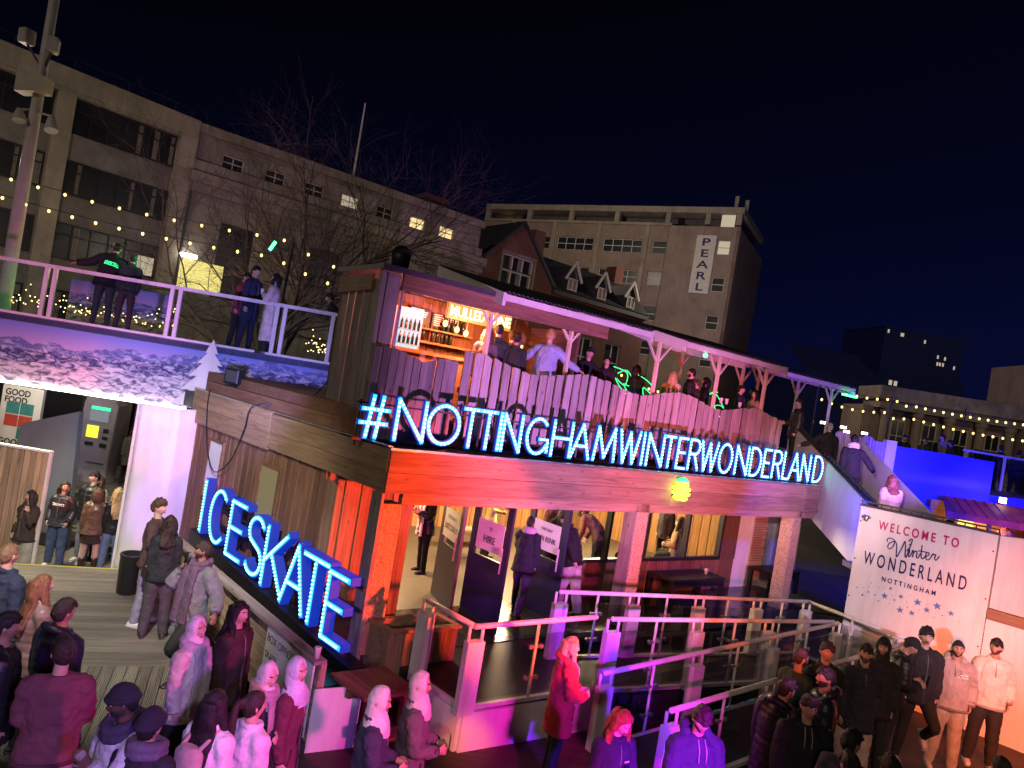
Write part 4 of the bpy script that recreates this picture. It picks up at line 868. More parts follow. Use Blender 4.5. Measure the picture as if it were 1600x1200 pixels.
for x in (-.92, -.46): m = MB(); wbox(m, x, x + .09, -1.66, -1.58, 0, .73); wbox(m, x, x + .09, -1.16, -1.08, 0, .73); m.build('leg', M['table'], T)
m = MB(); wbox(m, -1.0, -.35, -1.40, -1.33, .62, .70); m.build('stretcher', M['table'], T)
m = MB(); wbox(m, -1.0, -.35, -2.05, -1.83, .42, .46); m.build('seat', M['table'], T)
BX = empty('board_screen', W(-1.3, -1.5, 0), 'white board standing at an angle beside the picnic table, violet light on it', 'panel'); m = MB(); m.prism([V((-1.62, 7.72, 0)), V((-1.15, 7.98, 0)), V((-1.15, 7.98, .72)), V((-1.62, 7.72, .72))], V((.02, .03, 0))); m.build('board', M['white_wall'], BX)
# slatted fence along the sign, with the box office board at its end
SF = empty('slat_fence', W(-1.1, 1.6, 0), 'timber slat fence with a pale top rail along the ICE SKATE sign', 'fence'); m = MB()
P, Q = V((-1.62, 7.80, 0)), V((-5.45, 11.95, 0)); d = (Q - P).normalized(); n = V((-d.y, d.x, 0)); L = (Q - P).length
for k in range(8): m.box(P + UP * (.06 + k * .108), d * L, n * -.022, UP * .094)
m.build('slats', M['slat'], SF)
m = MB(); m.box(P - n * .08 + UP * .965, d * L, n * .16, UP * .04); m.build('top_rail', M['pale'], SF)
for i in range(5): m = MB(); m.box(P + d * (.02 + (L - .12) * i / 4) - n * .10, UP * .96, d * .08, n * .07); m.build('post', M['slat'], SF)
BO = empty('box_office_board', P + UP * .1, 'white board lettered BOX OFFICE on the near end of the slat fence', 'sign'); m = MB(); m.box(P + d * .05 + n * .03 + UP * .12, d * 1.25, n * -.02 * -1, UP * .82); m.build('board', M['paper'], BO)
N_ = n; X_ = -d; o = P + d * 1.26 + n * .052
for s, z, h, xs in (('BOX OFFICE', .78, .095, .95), ('SKATE', .58, .085, .95), ('ICE', .43, .085, .95)): text(s, o + UP * z, X_, UP, h, M['blackink'], BO, .004, xs, 'LEFT')
m = MB(); c = P + d * .25 + n * .056 + UP * .32; m.bar(c + d * .22, c, .012, .04); m.bar(c + d * .10 + UP * .08, c, .012, .04); m.bar(c + d * .10 - UP * .08, c, .012, .04); m.build('arrow', M['blackink'], BO)
cup(P + UP * 1.006 + d * .1, 'paper cup with a dark sleeve on the fence end post')
# litter bin
m = MB(); m.lathe(V((-5.75, 11.5, 0)), [(.15, 0), (.17, .02), (.19, .62), (.20, .64), (.20, .66), (.17, .66), (.16, .5)], 22); tag(m.build('litter_bin', M['black_rubber'], None, True), 'black round litter bin beside the white canvas wall', 'bin')
# ------------------------------------------------------------------ lettered wall, stair
SA, SB = V((6.78, 12.86, 0)), V((8.38, 11.48, 0)); dw = (SB - SA).normalized(); nw = V((dw.y, -dw.x, 0)); LW = (SB - SA).length; ZT = 3.28
WL = empty('welcome_wall', SA, 'tall white wall lettered WELCOME TO Winter WONDERLAND NOTTINGHAM with blue stars', 'wall')
m = MB(); m.box(SA, dw * LW, nw * -.10, UP * ZT); m.build('panel', M['white_wall'], WL)
wp = lambda s, z, d_=.004: SA + dw * s + UP * z + nw * d_
def wpix(px, py):
    x, y = ray(px, py); t = (x * SA.y - SA.x) / (dw.x - x * dw.y); q = SA + dw * t; return t, CAMZ + y * q.y
def wtext(s, pl, pr, h, mat, bold=.0, spacing=1.0, nat=None):
    (s0, z0), (s1, z1) = wpix(*pl), wpix(*pr); z = (z0 + z1) / 2
    o = text(s, wp(0, z), dw, UP, h, M[mat], WL, .006, 1.0, 'LEFT', bold=bold, spacing=spacing); off = offs(o)
    xs = [(v.co + off - wp(0, 0)).dot(dw) for v in o.data.vertices]; a, b = min(xs), max(xs)
    for v in o.data.vertices:
        x = (v.co + off - wp(0, 0)).dot(dw); v.co += dw * (s0 + (x - a) / (b - a) * (s1 - s0) - x)
    return o
wtext('WELCOME TO', (1372, 825), (1497, 857), .155, 'pinkink', .022, 1.5)
wtext('WONDERLAND', (1348, 879), (1508, 923), .235, 'ink', .012, 1.55)
wtext('NOTTINGHAM', (1377, 908), (1461, 930), .085, 'ink', .02, 1.6)
SCR = [[(743, 262), (748, 246), (765, 243), (790, 258), (783, 290), (762, 310), (747, 298), (757, 276), (790, 262), (803, 285), (800, 350), (806, 356), (838, 300), (856, 262), (858, 300), (856, 358), (866, 352), (900, 260), (893, 250), (880, 262)],
       [(868, 322), (880, 308), (884, 326), (876, 352), (884, 358), (900, 330)], [(900, 330), (905, 318), (908, 332), (900, 362), (908, 336), (924, 322), (930, 334), (926, 362), (936, 366), (950, 340)], [(962, 290), (955, 350), (962, 372), (978, 360)], [(940, 322), (985, 330)],
       [(978, 360), (1000, 350), (1005, 336), (994, 332), (984, 352), (990, 376), (1006, 376), (1020, 356)], [(1020, 356), (1030, 340), (1034, 348), (1046, 346), (1040, 372), (1050, 380), (1068, 358)], [(882, 282), (884, 284)]]
m = MB()
def smooth(pts, k=4):
    out = []
    for i in range(len(pts) - 1):
        p0, p1, p2, p3 = pts[max(i - 1, 0)], pts[i], pts[i + 1], pts[min(i + 2, len(pts) - 1)]
        for j in range(k):
            t = j / k; out.append(tuple(.5 * (2 * b + (-a + c) * t + (2 * a - 5 * b + 4 * c - d_) * t * t + (-a + 3 * b - 3 * c + d_) * t ** 3) for a, b, c, d_ in zip(p0, p1, p2, p3)))
    return out + [pts[-1]]
for s in SCR:
    P_ = []
    for (x, y) in smooth(s): t_, z_ = wpix(1200 + x / 4, 780 + y / 4); P_.append((t_, z_))
    ribbon(m, P_, .018, SA, dw, UP, nw, .002, .007)
m.build('script_lettering', M['ink'], WL)
m = MB()
for x, y, r in ((727, 603, 22), (765, 556, 11), (829, 607, 16), (933, 643, 24), (1055, 667, 25), (990, 691, 20), (822, 691, 22), (896, 710, 19), (1141, 712, 20), (626, 578, 8), (588, 597, 10), (665, 598, 7), (788, 629, 8), (553, 550, 6), (595, 552, 4), (627, 547, 4), (691, 547, 4), (689, 634, 7), (757, 652, 4), (865, 640, 5), (869, 674, 5), (941, 692, 5), (997, 657, 4), (1035, 738, 5), (1086, 725, 7), (1189, 763, 5), (645, 521, 5), (776, 599, 4), (885, 597, 4), (725, 548, 4)):
    t_, z_ = wpix(1200 + x / 4, 780 + y / 4); R1 = r / 4 * .0115; P_ = []
    for k in range(10): a_ = math.pi / 2 + .2 + k * math.pi / 5; q = R1 if k % 2 == 0 else R1 * .42; P_.append(wp(t_ + q * math.cos(a_), z_ + q * math.sin(a_)))
    m.prism(P_, nw * .003)
m.build('printed_stars', M['star'], WL)
m = MB()
for s, z in ((.03, 3.0), (.03, 2.3), (.03, 1.6), (LW - .04, 3.0), (LW - .04, 2.2), (LW - .04, 1.4)): m.tube([wp(s, z, 0), wp(s, z, .01)], .014, 8)
m.build('screws', M['dark'], WL)
m = MB(); m.box(wp(-.02, ZT, .03), dw * (LW + .04), nw * -.16, UP * .035); m.bar(wp(-.02, ZT + .09, -.04), wp(LW, ZT + .09, -.04), .03, .03)
for i in range(14): m.bar(wp(LW * i / 13, ZT, -.04), wp(LW * i / 13, ZT + .09, -.04), .015, .015)
m.build('cap_rail', M['dark'], WL)
# low wall to the right with timber cap, its platform and the wall behind
RW = empty('low_white_wall', SB, 'low white wall with a timber cap at the right edge, two men standing before it', 'wall')
d2 = V((.70, -.72, 0)).normalized(); n2 = V((d2.y, -d2.x, 0)); m = MB(); m.box(SB + dw * .012, d2 * 3.2, n2 * -.1, UP * 1.88); m.build('panel', M['white_wall'], RW); m = MB(); m.box(SB + dw * .012 + UP * 1.885 + n2 * .02, d2 * 3.2, n2 * -.14, UP * .17); m.build('timber_cap', M['timber'], RW)
struct('platform', MB().box(SB + n2 * -.14 + UP * 1.9, d2 * 3.2, n2 * -1.6, UP * .06), M['roofing'])
m = MB(); m.box(SB + dw * .02 - nw * .12 + UP * 1.95, V((2.6, .35, 0)), V((.01, .1, 0)), UP * 1.32); tag(m.build('white_panel_wall', M['white_wall']), 'upper white panel wall behind the timber capped low wall, right edge', 'wall')
# stair from the landing to the upper deck
ST = empty('stair', V((8.2, 16, 0)), 'broad stair with solid white side walls climbing to the upper deck', 'stair'); m = MB()
Q0, Q1 = V((7.2, 13.25, 0)), V((7.74, 19.0, 0)); m.prism([lv(Q0, 1.9), lv(Q1, 2.95), lv(Q1, 4.68), lv(Q0, 3.24)], V((.08, 0, 0))); m.build('side_wall', M['white_wall'], ST)
m = MB(); m.prism([lv(Q0 + V((1.7, .3, 0)), 2.0), lv(Q1 + V((1.8, 0, 0)), 3.0), lv(Q1 + V((1.8, 0, 0)), 4.62), lv(Q0 + V((1.7, .3, 0)), 2.96)], V((.08, 0, 0))); m.build('far_side_wall', M['white_wall'], ST)
m = MB()
for k in range(10): m.box(V((7.30 + k * .05, 13.6 + k * .54, 2.06 + k * .16)), V((1.62, 0, 0)), V((0, .56, 0)), UP * .12)
m.build('treads', M['grey'], ST)
m = MB(); m.box(V((7.0, 12.9, 2.0)), V((1.9, 0, 0)), V((0, .75, 0)), UP * .1); m.build('landing', M['grey'], ST)
m = MB(); m.bar(lv(Q0 + V((.04, 0, 0)), 3.26), lv(Q1 + V((.04, 0, 0)), 4.70), .13, .03); m.bar(lv(Q0 + V((.04, 0, 0)), 3.35), lv(Q1 + V((.04, 0, 0)), 4.79), .03, .03)
for i in range(30): q = Q0.lerp(Q1, i / 29) + V((.04, 0, 0)); z = 3.26 + 1.44 * i / 29; m.bar(lv(q, z), lv(q, z + .09), .015, .015)
m.build('cap_rail', M['dark'], ST)
m = MB(); m.lathe(wp(.12, 3.08, .03), [(.01, 0), (.09, .005), (.05, .05)], 14); m.ball(wp(.12, 3.06, .03), .045, 10, 8); tag(m.build('wall_lamp', M['steel'], None, True), 'small round wall lamp at the upper left of the lettered wall', 'lamp')
# ------------------------------------------------------------------ far right: slide wall, stall, rink rail
SLW = empty('slide_wall', V((11.3, 20, 2.4)), 'long blank wall flooded deep blue beyond the stair', 'wall'); m = MB(); m.box(V((11.2, 19.9, 2.6)), V((2.95, .1, 0)), V((0, .15, 0)), UP * 1.92); m.build('panel', M['bluelit'], SLW); m = MB(); m.box(V((10.85, 19.75, 2.6)), V((.3, .02, 0)), V((0, .2, 0)), UP * 2.05); m.build('end_post', M['white_wall'], SLW)
m = MB(); m.prism([V((9.6, 18.6, 2.3)), V((11.9, 18.7, 2.62)), V((12.3, 19.7, 3.0)), V((10.6, 19.7, 2.9))], UP * -.1); tag(m.build('slide_roof', M['bluelit']), 'sloping roof sheet flooded blue in front of the blue wall', 'roof')
m = MB(); m.prism([V((14.16, 20.05, 2.4)), V((19.5, 20.5, 2.4)), V((19.5, 20.5, 3.75)), V((14.16, 20.05, 3.55))], V((0, .12, 0))); tag(m.build('slide_wall', M['bluelit']), 'lower blue lit wall at the right edge below the rink railing', 'wall')
KS = empty('market_stall', V((14.2, 18.6, 1.2)), 'wooden market stall with a red roof and a lit yellow menu, right edge', 'stall')
m = MB(); m.prism([V((11.95, 18.4, 3.02)), V((16.8, 18.4, 2.92)), V((16.8, 19.5, 3.36)), V((12.5, 19.5, 3.36))], UP * -.06)
for k in range(16): m.bar(V((12.2 + k * .29, 18.39, 3.03 - k * .006)), V((12.5 + k * .285, 19.45, 3.37)), .03, .03)
m.box(V((11.95, 18.36, 2.86)), V((4.85, 0, -.08)), V((0, .04, 0)), UP * .17); m.build('roof', M['redroof'], KS)
m = MB(); m.box(V((12.2, 19.5, 1.2)), V((4.6, 0, 0)), V((0, .05, 0)), UP * 2.0); m.build('back_wall', M['warm'], KS)
for x in (12.2, 13.2, 14.5): m = MB(); m.box(V((x, 18.5, 1.2)), UP * 1.72, V((.08, 0, 0)), V((0, .08, 0))); m.build('post', M['timber'], KS)
m = MB(); m.box(V((12.2, 18.5, 1.2)), V((4.6, 0, 0)), V((0, .3, 0)), UP * 1.05); m.build('counter', M['timber'], KS)
m = MB(); m.box(V((12.36, 18.46, 2.55)), V((.40, 0, 0)), V((0, .03, 0)), UP * .29); m.build('lit_menu', emit('menu_light', (1, .74, .10), 1.7, False), KS)
lamp('POINT', 'stall_lamp', (13.6, 19.0, 2.7), 60, (1, .5, .2), radius=.1); lamp('SPOT', 'roof_red_flood', (12.5, 14.5, 4.2), 420, (1, .25, .12), (13.8, 18.9, 3.1), 40, .8)
m = MB(); m.box(V((14.0, 19.3, 3.42)), V((.15, 0, 0)), V((0, .08, 0)), UP * .15); tag(m.build('flood_lamp', emit('white_flood', (.85, .9, 1), 9, False)), 'small bright white floodlight against the blue wall', 'lamp')
m = MB(); RR = empty('rink_railing', V((15.3, 22, 3.4)), 'white topped rink railing at the right edge, above the blue wall', 'railing'); m.tube([V((14.4, 21.8, 4.75)), V((20, 22.4, 4.75))], .04, 8); m.build('handrail', M['white_metal'], RR)
for i in range(5): m = MB(); x = 14.5 + 1.3 * i; m.bar(V((x, 21.8 + .1 * i, 3.6)), V((x, 21.8 + .1 * i, 4.75)), .06, .06); m.build('post', M['white_metal'], RR)
m = MB(); m.box(V((14.5, 21.85, 3.75)), V((5.4, .55, 0)), V((0, .012, 0)), UP * .9); m.build('glass_pane', M['railglass'], RR)
struct('rink_deck', MB().box((11, 20.6, 3.3), (14, 0, 0), (0, 12, 0), (0, 0, .35)), M['roofing'])
stringlights([V((12.3, 26, 6.3)), V((14.3, 26, 6.35)), V((15.1, 26, 6.2)), V((21.5, 27, 6.35))], 24, 'upper string of warm bulbs in front of the classical building', .1, .04)
stringlights([V((11.4, 26, 5.95)), V((14.0, 26, 5.8)), V((14.9, 26, 5.75)), V((21.0, 26.5, 5.7))], 24, 'lower string of warm bulbs in front of the classical building', .16, .04)
for x, y in ((11.4, 26), (14.2, 26), (17.2, 26.3), (20.2, 26.7)):
    m = MB(); m.tube([V((x, y, 3.6)), V((x, y, 6.4))], .03, 6); tag(m.build('light_pole', M['dark']), 'thin dark pole carrying the bulb strings by the rink', 'pole', 'poles carrying the rink bulb strings')
for x, z in ((12.25, 5.0), (13.05, 4.95), (13.2, 4.8), (13.9, 4.85), (11.2, 5.05)):
    m = MB(); m.bar(V((x - .10, 27, z)), V((x + .10, 27, z)), .08, .08); tag(m.build('street_lamp', emit('cool_lamp', (.95, 1, .9), 12, False)), 'bright white lamp far beyond the violet fence', 'lamp', 'white lamps beyond the violet fence')
for i, x in enumerate((15.4, 16.9, 18.6)):
    m = MB(); m.box(V((x, 25, 3.65)), V((1.0, .1, 0)), V((0, .06, 0)), UP * 1.25); tag(m.build('notice_screen', M['black']), ('left', 'middle', 'right')[i] + ' dark board standing beside the rink before the columns', 'board')
# ------------------------------------------------------------------ left: bridge with the mountain print
bd = V((1, .10, 0)).normalized(); bn = V((bd.y, -bd.x, 0)); b0 = V((-17, 13.68, 0)); bL = 13.2
BR = empty('footbridge', b0 + UP * 2.9, 'raised skating walkway with a mountain print along its side', 'bridge')
m = MB(); m.box(b0 + UP * 4.10, bd * bL, bn * -3.2, UP * .14); m.box(b0 + UP * 2.9 - bn * .06, bd * bL, bn * -.1, UP * 1.2); m.box(b0 + UP * 2.9 - bn * .06, bd * bL, bn * -3.0, UP * .08); m.build('deck', M['dark'], BR)
m = MB(); pts = [b0 + UP * 2.86, b0 + bd * bL + UP * 2.86, b0 + bd * bL + UP * 4.23, b0 + UP * 4.23]; m.add(pts + [p - bn * .02 for p in pts], [(0, 1, 2, 3), (7, 6, 5, 4), (0, 4, 5, 1), (2, 6, 7, 3), (1, 5, 6, 2), (3, 7, 4, 0)], [(0, 0, 0), (bL, 0, 0), (bL, 1.37, 0), (0, 1.37, 0)] * 2); m.build('mountain_banner', M['mountains'], BR)
m = MB(); m.box(b0 + UP * 2.80 + bn * .02, bd * 10.3, bn * .05, UP * .05); m.build('light_strip', M['strip'], BR)
GR = empty('bridge_railing', b0 + UP * 4.24, 'pink lit glass railing along the raised walkway', 'railing')
m = MB(); m.box(b0 + UP * 5.30, bd * bL, bn * -.07, UP * .075); m.build('handrail', M['white_metal'], GR); m = MB(); m.box(b0 + UP * 4.24, bd * bL, bn * -.06, UP * .05); m.build('bottom_rail', M['white_metal'], GR)
xs = [.1, 2.7, 4.55, 7.63, 10.75, 13.1]; jx = [(aty(px, 470, 14.3).x + 17) for px in (70, 264, 432)]; xs = [jx[0] - 5.6, jx[0] - 2.8, jx[0], jx[1], jx[2], bL - .1]
for x in xs:
    for q in (-.085, .085): m = MB(); m.box(b0 + bd * (x + q - .045) + UP * 4.29, UP * 1.01, bd * .08, bn * -.055); m.build('post', M['white_metal'], GR)
for p, q in zip(xs[:-1], xs[1:]): m = MB(); m.box(b0 + bd * (p + .14) + UP * 4.3 - bn * .02, bd * (q - p - .28), bn * -.012, UP * .99); m.build('glass_pane', M['glass'], GR)
RB = empty('rear_banner', b0 + bd * 6 + UP * 4.25, 'printed mountain panel on the far side of the walkway, green light on it', 'banner'); q0 = b0 - bn * 3.1 + bd * 6.0
m = MB(); pts = [q0 + UP * 4.26, q0 + bd * 2.4 + UP * 4.26, q0 + bd * 2.4 + UP * 5.3, q0 + UP * 5.3]; m.add(pts + [p - bn * .03 for p in pts], [(0, 1, 2, 3), (7, 6, 5, 4), (0, 4, 5, 1), (2, 6, 7, 3), (1, 5, 6, 2), (3, 7, 4, 0)], [(3, 0, 0), (5.4, 0, 0), (5.4, 1.2, 0), (3, 1.2, 0)] * 2); m.build('panel', M['mountains'], RB)
lamp('SPOT', 'green_flood', b0 + bd * 9.5 + UP * 6.3 - bn * .6, 260, (.02, 1, .25), b0 + bd * 6.5 + UP * 4.9 - bn * 1.2, 50, .7)
lamp('SPOT', 'strip_wash', (-9.2, 13.1, 3.4), 900, (1, .86, .60), (-9.3, 12.9, -.6), 118, .7, .4)
lamp('POINT', 'tree_fill_light', (-8.6, 18.5, 5.6), 130, (1, .72, .38), radius=.3)  # unseen point light that brightens the bare tree
for i, (x, z, n_) in enumerate(((4.6, 4.30, 60), (6.6, 4.3, 50), (12.0, 4.3, 50))):      # fairy lights on the rear rail
    T = empty('fairy_lights', b0 + bd * x - bn * 2.9 + UP * z, ('amber', 'sparse amber', 'pale')[i] + ' fairy lights tangled along the far side of the walkway', 'fairy lights'); m = MB(); w_ = MB(); last = None
    for k in range(n_):
        q = b0 + bd * (x + (2.2 if i < 2 else .9) * k / n_ + random.uniform(-.06, .06)) - bn * 2.9 + UP * (z + .15 + abs(random.gauss(0, .22)))
        m.ball(q, .015, 5, 4); 
        if last is not None: w_.tube([last, q], .003, 3)
        last = q
    m.build('bulbs', M['bulb_dim'], T); w_.build('wire', M['black'], T)
# white tree cut-out in front of the print
TC = [(0, 1.25), (.10, .98), (.05, .98), (.20, .76), (.11, .77), (.30, .50), (.16, .52), (.40, .22), (.24, .25), (.52, -.06), (-.52, -.06), (-.26, .25), (-.40, .22), (-.17, .52), (-.30, .50), (-.12, .77), (-.20, .76), (-.06, .98), (-.10, .98)]
tx = aty(327, 600, 14.75); m = MB(); o = V((tx.x, 14.62, 2.98)); m.prism([o + bd * x * 1.3 + UP * (z * 1.12) for x, z in TC], bn * -.03); tag(m.build('tree_cutout', M['white_wall']), 'white fir tree cut-out standing against the mountain print', 'cut-out')
FLD = empty('roof_floodlight', W(.2, 5.6, 3.5), 'black floodlight on the cabin roof beside the tree cut-out', 'lamp'); c = W(.22, 5.75, 3.72); m = MB(); m.cbox(c - UP * .14, .34, .22, .30, 20); m.build('housing', M['black'], FLD, bevel=.02); m = MB(); m.cbox(c - UP * .10 + V((-.02, -.125, 0)), .26, .012, .22, 20); m.build('lens', M['steel'], FLD); m = MB(); m.cbox(c - UP * .24, .1, .1, .1, 20); m.build('bracket', M['black'], FLD)
m = MB(); P_ = [W(-.09, 6.0, 3.4), W(-.10, 5.95, 3.0), W(-.12, 5.6, 2.3), W(-.13, 5.1, 1.95), W(-.13, 4.5, 2.3), W(-.12, 4.2, 2.9), W(-.1, 4.0, 3.36), W(.5, 3.6, 3.5), W(.6, 3.0, 4.0)]; P_ = [V(q) for q in smooth([tuple(p) for p in P_], 5)]; m.tube(P_, .012, 5); tag(m.build('cable', M['black_rubber']), 'black cable looping down from the cabin roof edge', 'cable')
# canvas wall under the bridge
CW = empty('canvas_wall', V((-7.1, 13.6, -.6)), 'white canvas wall under the walkway, pink and violet light across it', 'wall')
q = [V((-7.12, 13.58, -.6)), V((-6.40, 13.60, -.6)), V((-5.9, 14.35, -.6))]
for i in range(2):
    d = q[i + 1] - q[i]; n = V((d.y, -d.x, 0)).normalized(); m = MB(); nseg = 10; vs = []; fs = []
    for k in range(nseg + 1):
        for j in range(9):
            z = 3.52 * j / 8; vs.append(q[i] + d * (k / nseg) + UP * z + n * (.012 * math.sin(k * 1.9 + j) + .010 * math.sin(j * 2.3)))
    for k in range(nseg):
        for j in range(8): a = k * 9 + j; fs.append((a, a + 9, a + 10, a + 1))
    m.add(vs, fs); s_ = m.build('canvas', M['canvas'], CW, True); sm = s_.modifiers.new('s', 'SOLIDIFY'); sm.thickness = .02
m = MB(); m.bar(q[0] + V((-.03, 0, -.0)), q[0] + UP * 3.5 + V((-.03, 0, 0)), .05, .05); m.build('edge_post', M['white_metal'], CW)
# timber enclosure, dark screen, ticket machine, poster, street pole
EN = empty('timber_enclosure', V((-9.2, 12.6, -.6)), 'tall vertical board timber enclosure beside the steps, left edge', 'enclosure'); m = MB(); o = V((-9.15, 12.66, -.62))
for k in range(9): m.box(o + V((k * .112, 0, 0)), UP * 2.46, V((.096, 0, 0)), V((0, .025, 0)))
m.build('front_boards', M['slat'], EN); m = MB()
for k in range(12): m.box(V((-9.2 - k * .10, 12.62 - k * .075, -.62)), UP * 2.42, V((-.075, -.056, 0)), V((.015, -.02, 0)))
m.build('side_boards', M['slat'], EN); m = MB(); m.box(o + V((-.02, -.03, 2.46)), V((1.06, 0, 0)), V((0, .09, 0)), UP * .04); m.bar(o + V((1.03, .01, 0)), o + V((1.03, .01, 2.5)), .05, .05); m.build('trim', M['white_trim'], EN)
DS = empty('metal_screen', V((-10, 15.2, -.6)), 'dark blue grey metal screen with a sloping top beside the road', 'screen'); m = MB(); m.prism([V((-10.7, 15.3, -.62)), V((-8.98, 15.0, -.62)), V((-9.22, 15.1, 2.35)), V((-10.6, 15.35, 1.85))], V((.02, .12, 0))); m.build('panel', plain('blue_grey_steel', (.11, .13, .17), .45, .3, .2, 1.0), DS)
m = MB(); m.box(V((-10.7, 15.25, -.62)), V((1.75, -.3, 0)), V((.005, .03, 0)), UP * .25); m.build('plinth', M['black'], DS)
TM = empty('ticket_machine', V((-12.2, 21, -.5)), 'grey ticket machine with a bright yellow screen across the road', 'machine'); m = MB(); m.prism([V((-12.75, 20.9, -.53)), V((-11.70, 20.9, -.53)), V((-11.62, 20.9, 1.9)), V((-11.9, 20.9, 2.35)), V((-12.5, 20.9, 2.35)), V((-12.66, 20.9, 1.9))], V((0, .6, 0))); m.build('cabinet', plain('grey_machine', (.24, .23, .26), .5, 0, .15), TM, bevel=.03)
for a in (('map_screen', -12.42, -11.86, 1.36, 1.70, 'screen_dim'), ('yellow_screen', -12.45, -12.10, .86, 1.22, 'screen'), ('green_header', -12.40, -11.84, 1.72, 1.80, 'green_neon')): m = MB(); m.box(V((a[1], 20.88, a[3])), V((a[2] - a[1], 0, 0)), V((0, .015, 0)), UP * (a[4] - a[3])); m.build(a[0], M[a[5]], TM)
m = MB()
for x, z, w_, h in ((-11.95, 1.05, .16, .12), (-11.95, .85, .16, .08), (-12.45, .62, .25, .1), (-12.0, .6, .2, .12), (-12.3, .1, .5, .02)): m.box(V((x, 20.88, z)), V((w_, 0, 0)), V((0, .015, 0)), UP * h)
m.build('slots', M['black'], TM)
struct('tram_platform', MB().box((-17, 20.2, -.62), (11.5, 0, 0), (0, 3.4, 0), (0, 0, .12)), M['pave'])
PO = empty('food_poster', V((-15.3, 22, 0)), 'white poster reading GOOD FOOD GOOD MOOD across the road', 'poster'); m = MB(); m.box(V((-15.95, 22, -.4)), V((1.3, 0, 0)), V((0, .12, 0)), UP * 2.3); m.build('panel', M['whiteink'], PO)
for s, z in (('GOOD', 1.60), ('FOOD', 1.36), ('GOOD', .02), ('MOOD', -.22)): text(s, V((-15.85, 21.995, z)), V((1, 0, 0)), UP, .19, M['blackink'], PO, .004, .95, 'LEFT', bold=.03)
for x, z, mt in ((-15.3, 1.02, 'poster_teal'), (-15.3, .62, 'poster_red'), (-15.75, .62, 'poster_red'), (-15.3, .24, 'poster_teal'), (-15.75, 1.02, 'poster_teal')): m = MB(); m.box(V((x, 21.985, z)), V((.42, 0, 0)), V((0, .01, 0)), UP * .36); m.build('printed_square', M[mt], PO)
lamp('POINT', 'shop_glow', (-14.6, 20.2, 2.6), 130, (1, .85, .6), radius=.3); lamp('POINT', 'shop_glow', (-11.8, 19.0, 2.6), 60, (1, .88, .7), radius=.3)
m = MB()
for i in range(9): m.box(V((-21 + i * 1.6, 24.0, -.5)), V((.12, 0, 0)), V((0, .1, 0)), UP * 3.2)
m.box(V((-21, 24.0, 2.5)), V((13.5, 0, 0)), V((0, .2, 0)), UP * .5); SHF = empty('shop_front', V((-15, 24, -.5)), 'dark glazed shop front across the road under the walkway', 'shop front'); m.build('frame', M['dark'], SHF); m = MB(); m.box(V((-21, 24.12, -.5)), V((13.5, 0, 0)), V((0, .02, 0)), UP * 3.0); m.build('pane', M['darkglass'], SHF)
LP = empty('flood_mast', V((-12.66, 17, -.6)), 'tall pale mast with floodlights and speakers at the left edge', 'mast'); m = MB(); m.lathe(V((-12.66, 17, -.62)), [(.17, 0), (.15, 8), (.115, 11.0), (.11, 15)], 14); m.build('pole', M['white_trim'], LP, True)
for dx, z, r, s in ((-.40, 10.75, 20, .26), (.26, 10.65, -25, .26)):
    m = MB(); c = V((-12.66 + dx, 16.85, z)); m.cbox(c, s, .3, .36, r); h = m.build('floodlight', M['white_trim'], LP, bevel=.03); m = MB(); m.bar(V((-12.66, 17, z - .5)), c + UP * .05, .05, .05); m.build('arm', M['dark'], h)
m = MB(); m.prism([V((-13.05, 16.7, 9.55)), V((-12.35, 16.7, 9.65)), V((-12.35, 16.7, 10.0)), V((-13.05, 16.7, 10.1))], V((.0, .35, 0))); m.build('junction_box', M['cream'], LP)
for dx, z, up_ in ((.55, 8.95, V((.12, -.1, -.38))), (-.25, 9.0, V((.08, -.05, -.3)))): m = MB(); c = V((-12.66 + dx, 16.8, z + .15)); m.tube([c, c + up_ * .5, c + up_], [.06, .12, .15], 12); m.bar(V((-12.66, 17, z + .25)), c, .04, .04); m.build('horn_speaker', M['white_trim'], LP)
stringlights([V((-14.5, 17.6, 7.78)), V((-6.4, 17.6, 7.26)), V((-3.2, 17.6, 6.55))], 16, 'upper string of warm bulbs crossing from the mast to the bar', .18, .034)
stringlights([V((-14.0, 17, 7.16)), V((-6.3, 17, 6.68)), V((-3.4, 17, 6.15))], 18, 'lower string of warm bulbs crossing from the mast to the bar', .16, .034)
SLP = empty('sports_light_pole', V((-6.42, 18, -.5)), 'slim black pole with a green lamp before the bare tree', 'pole'); m = MB(); m.tube([V((-6.42, 18, -.5)), V((-6.22, 18, 7.2))], .045, 8); m.tube([V((-6.75, 18, -.5)), V((-6.62, 18, 6.2))], .02, 6); m.tube([V((-6.22, 18, 7.0)), V((-6.75, 18, 6.95))], .03, 6); m.build('pole', M['black'], SLP); m = MB(); m.bar(V((-6.78, 17.95, 6.9)), V((-6.66, 17.95, 7.14)), .06, .06); m.build('green_tube', M['green_led'], SLP)
fs = Fac((-15.3, 30.0), h=51); m = MB(); fs.box(m, .15, 2.0, 6.3, 7.65, .02, .08); DW = tag(m.build('lit_doorway_panel', M['frostlit']), 'bright yellow lit hoarding behind the branches of the bare tree', 'doorway'); m = MB(); fs.box(m, .1, .75, 7.7, 7.85, .05, .45); tag(m.build('wall_light', M['strip']), 'long wall light above the yellow hoarding', 'lamp')  # glowing panel; the doorway's light is put into its emission
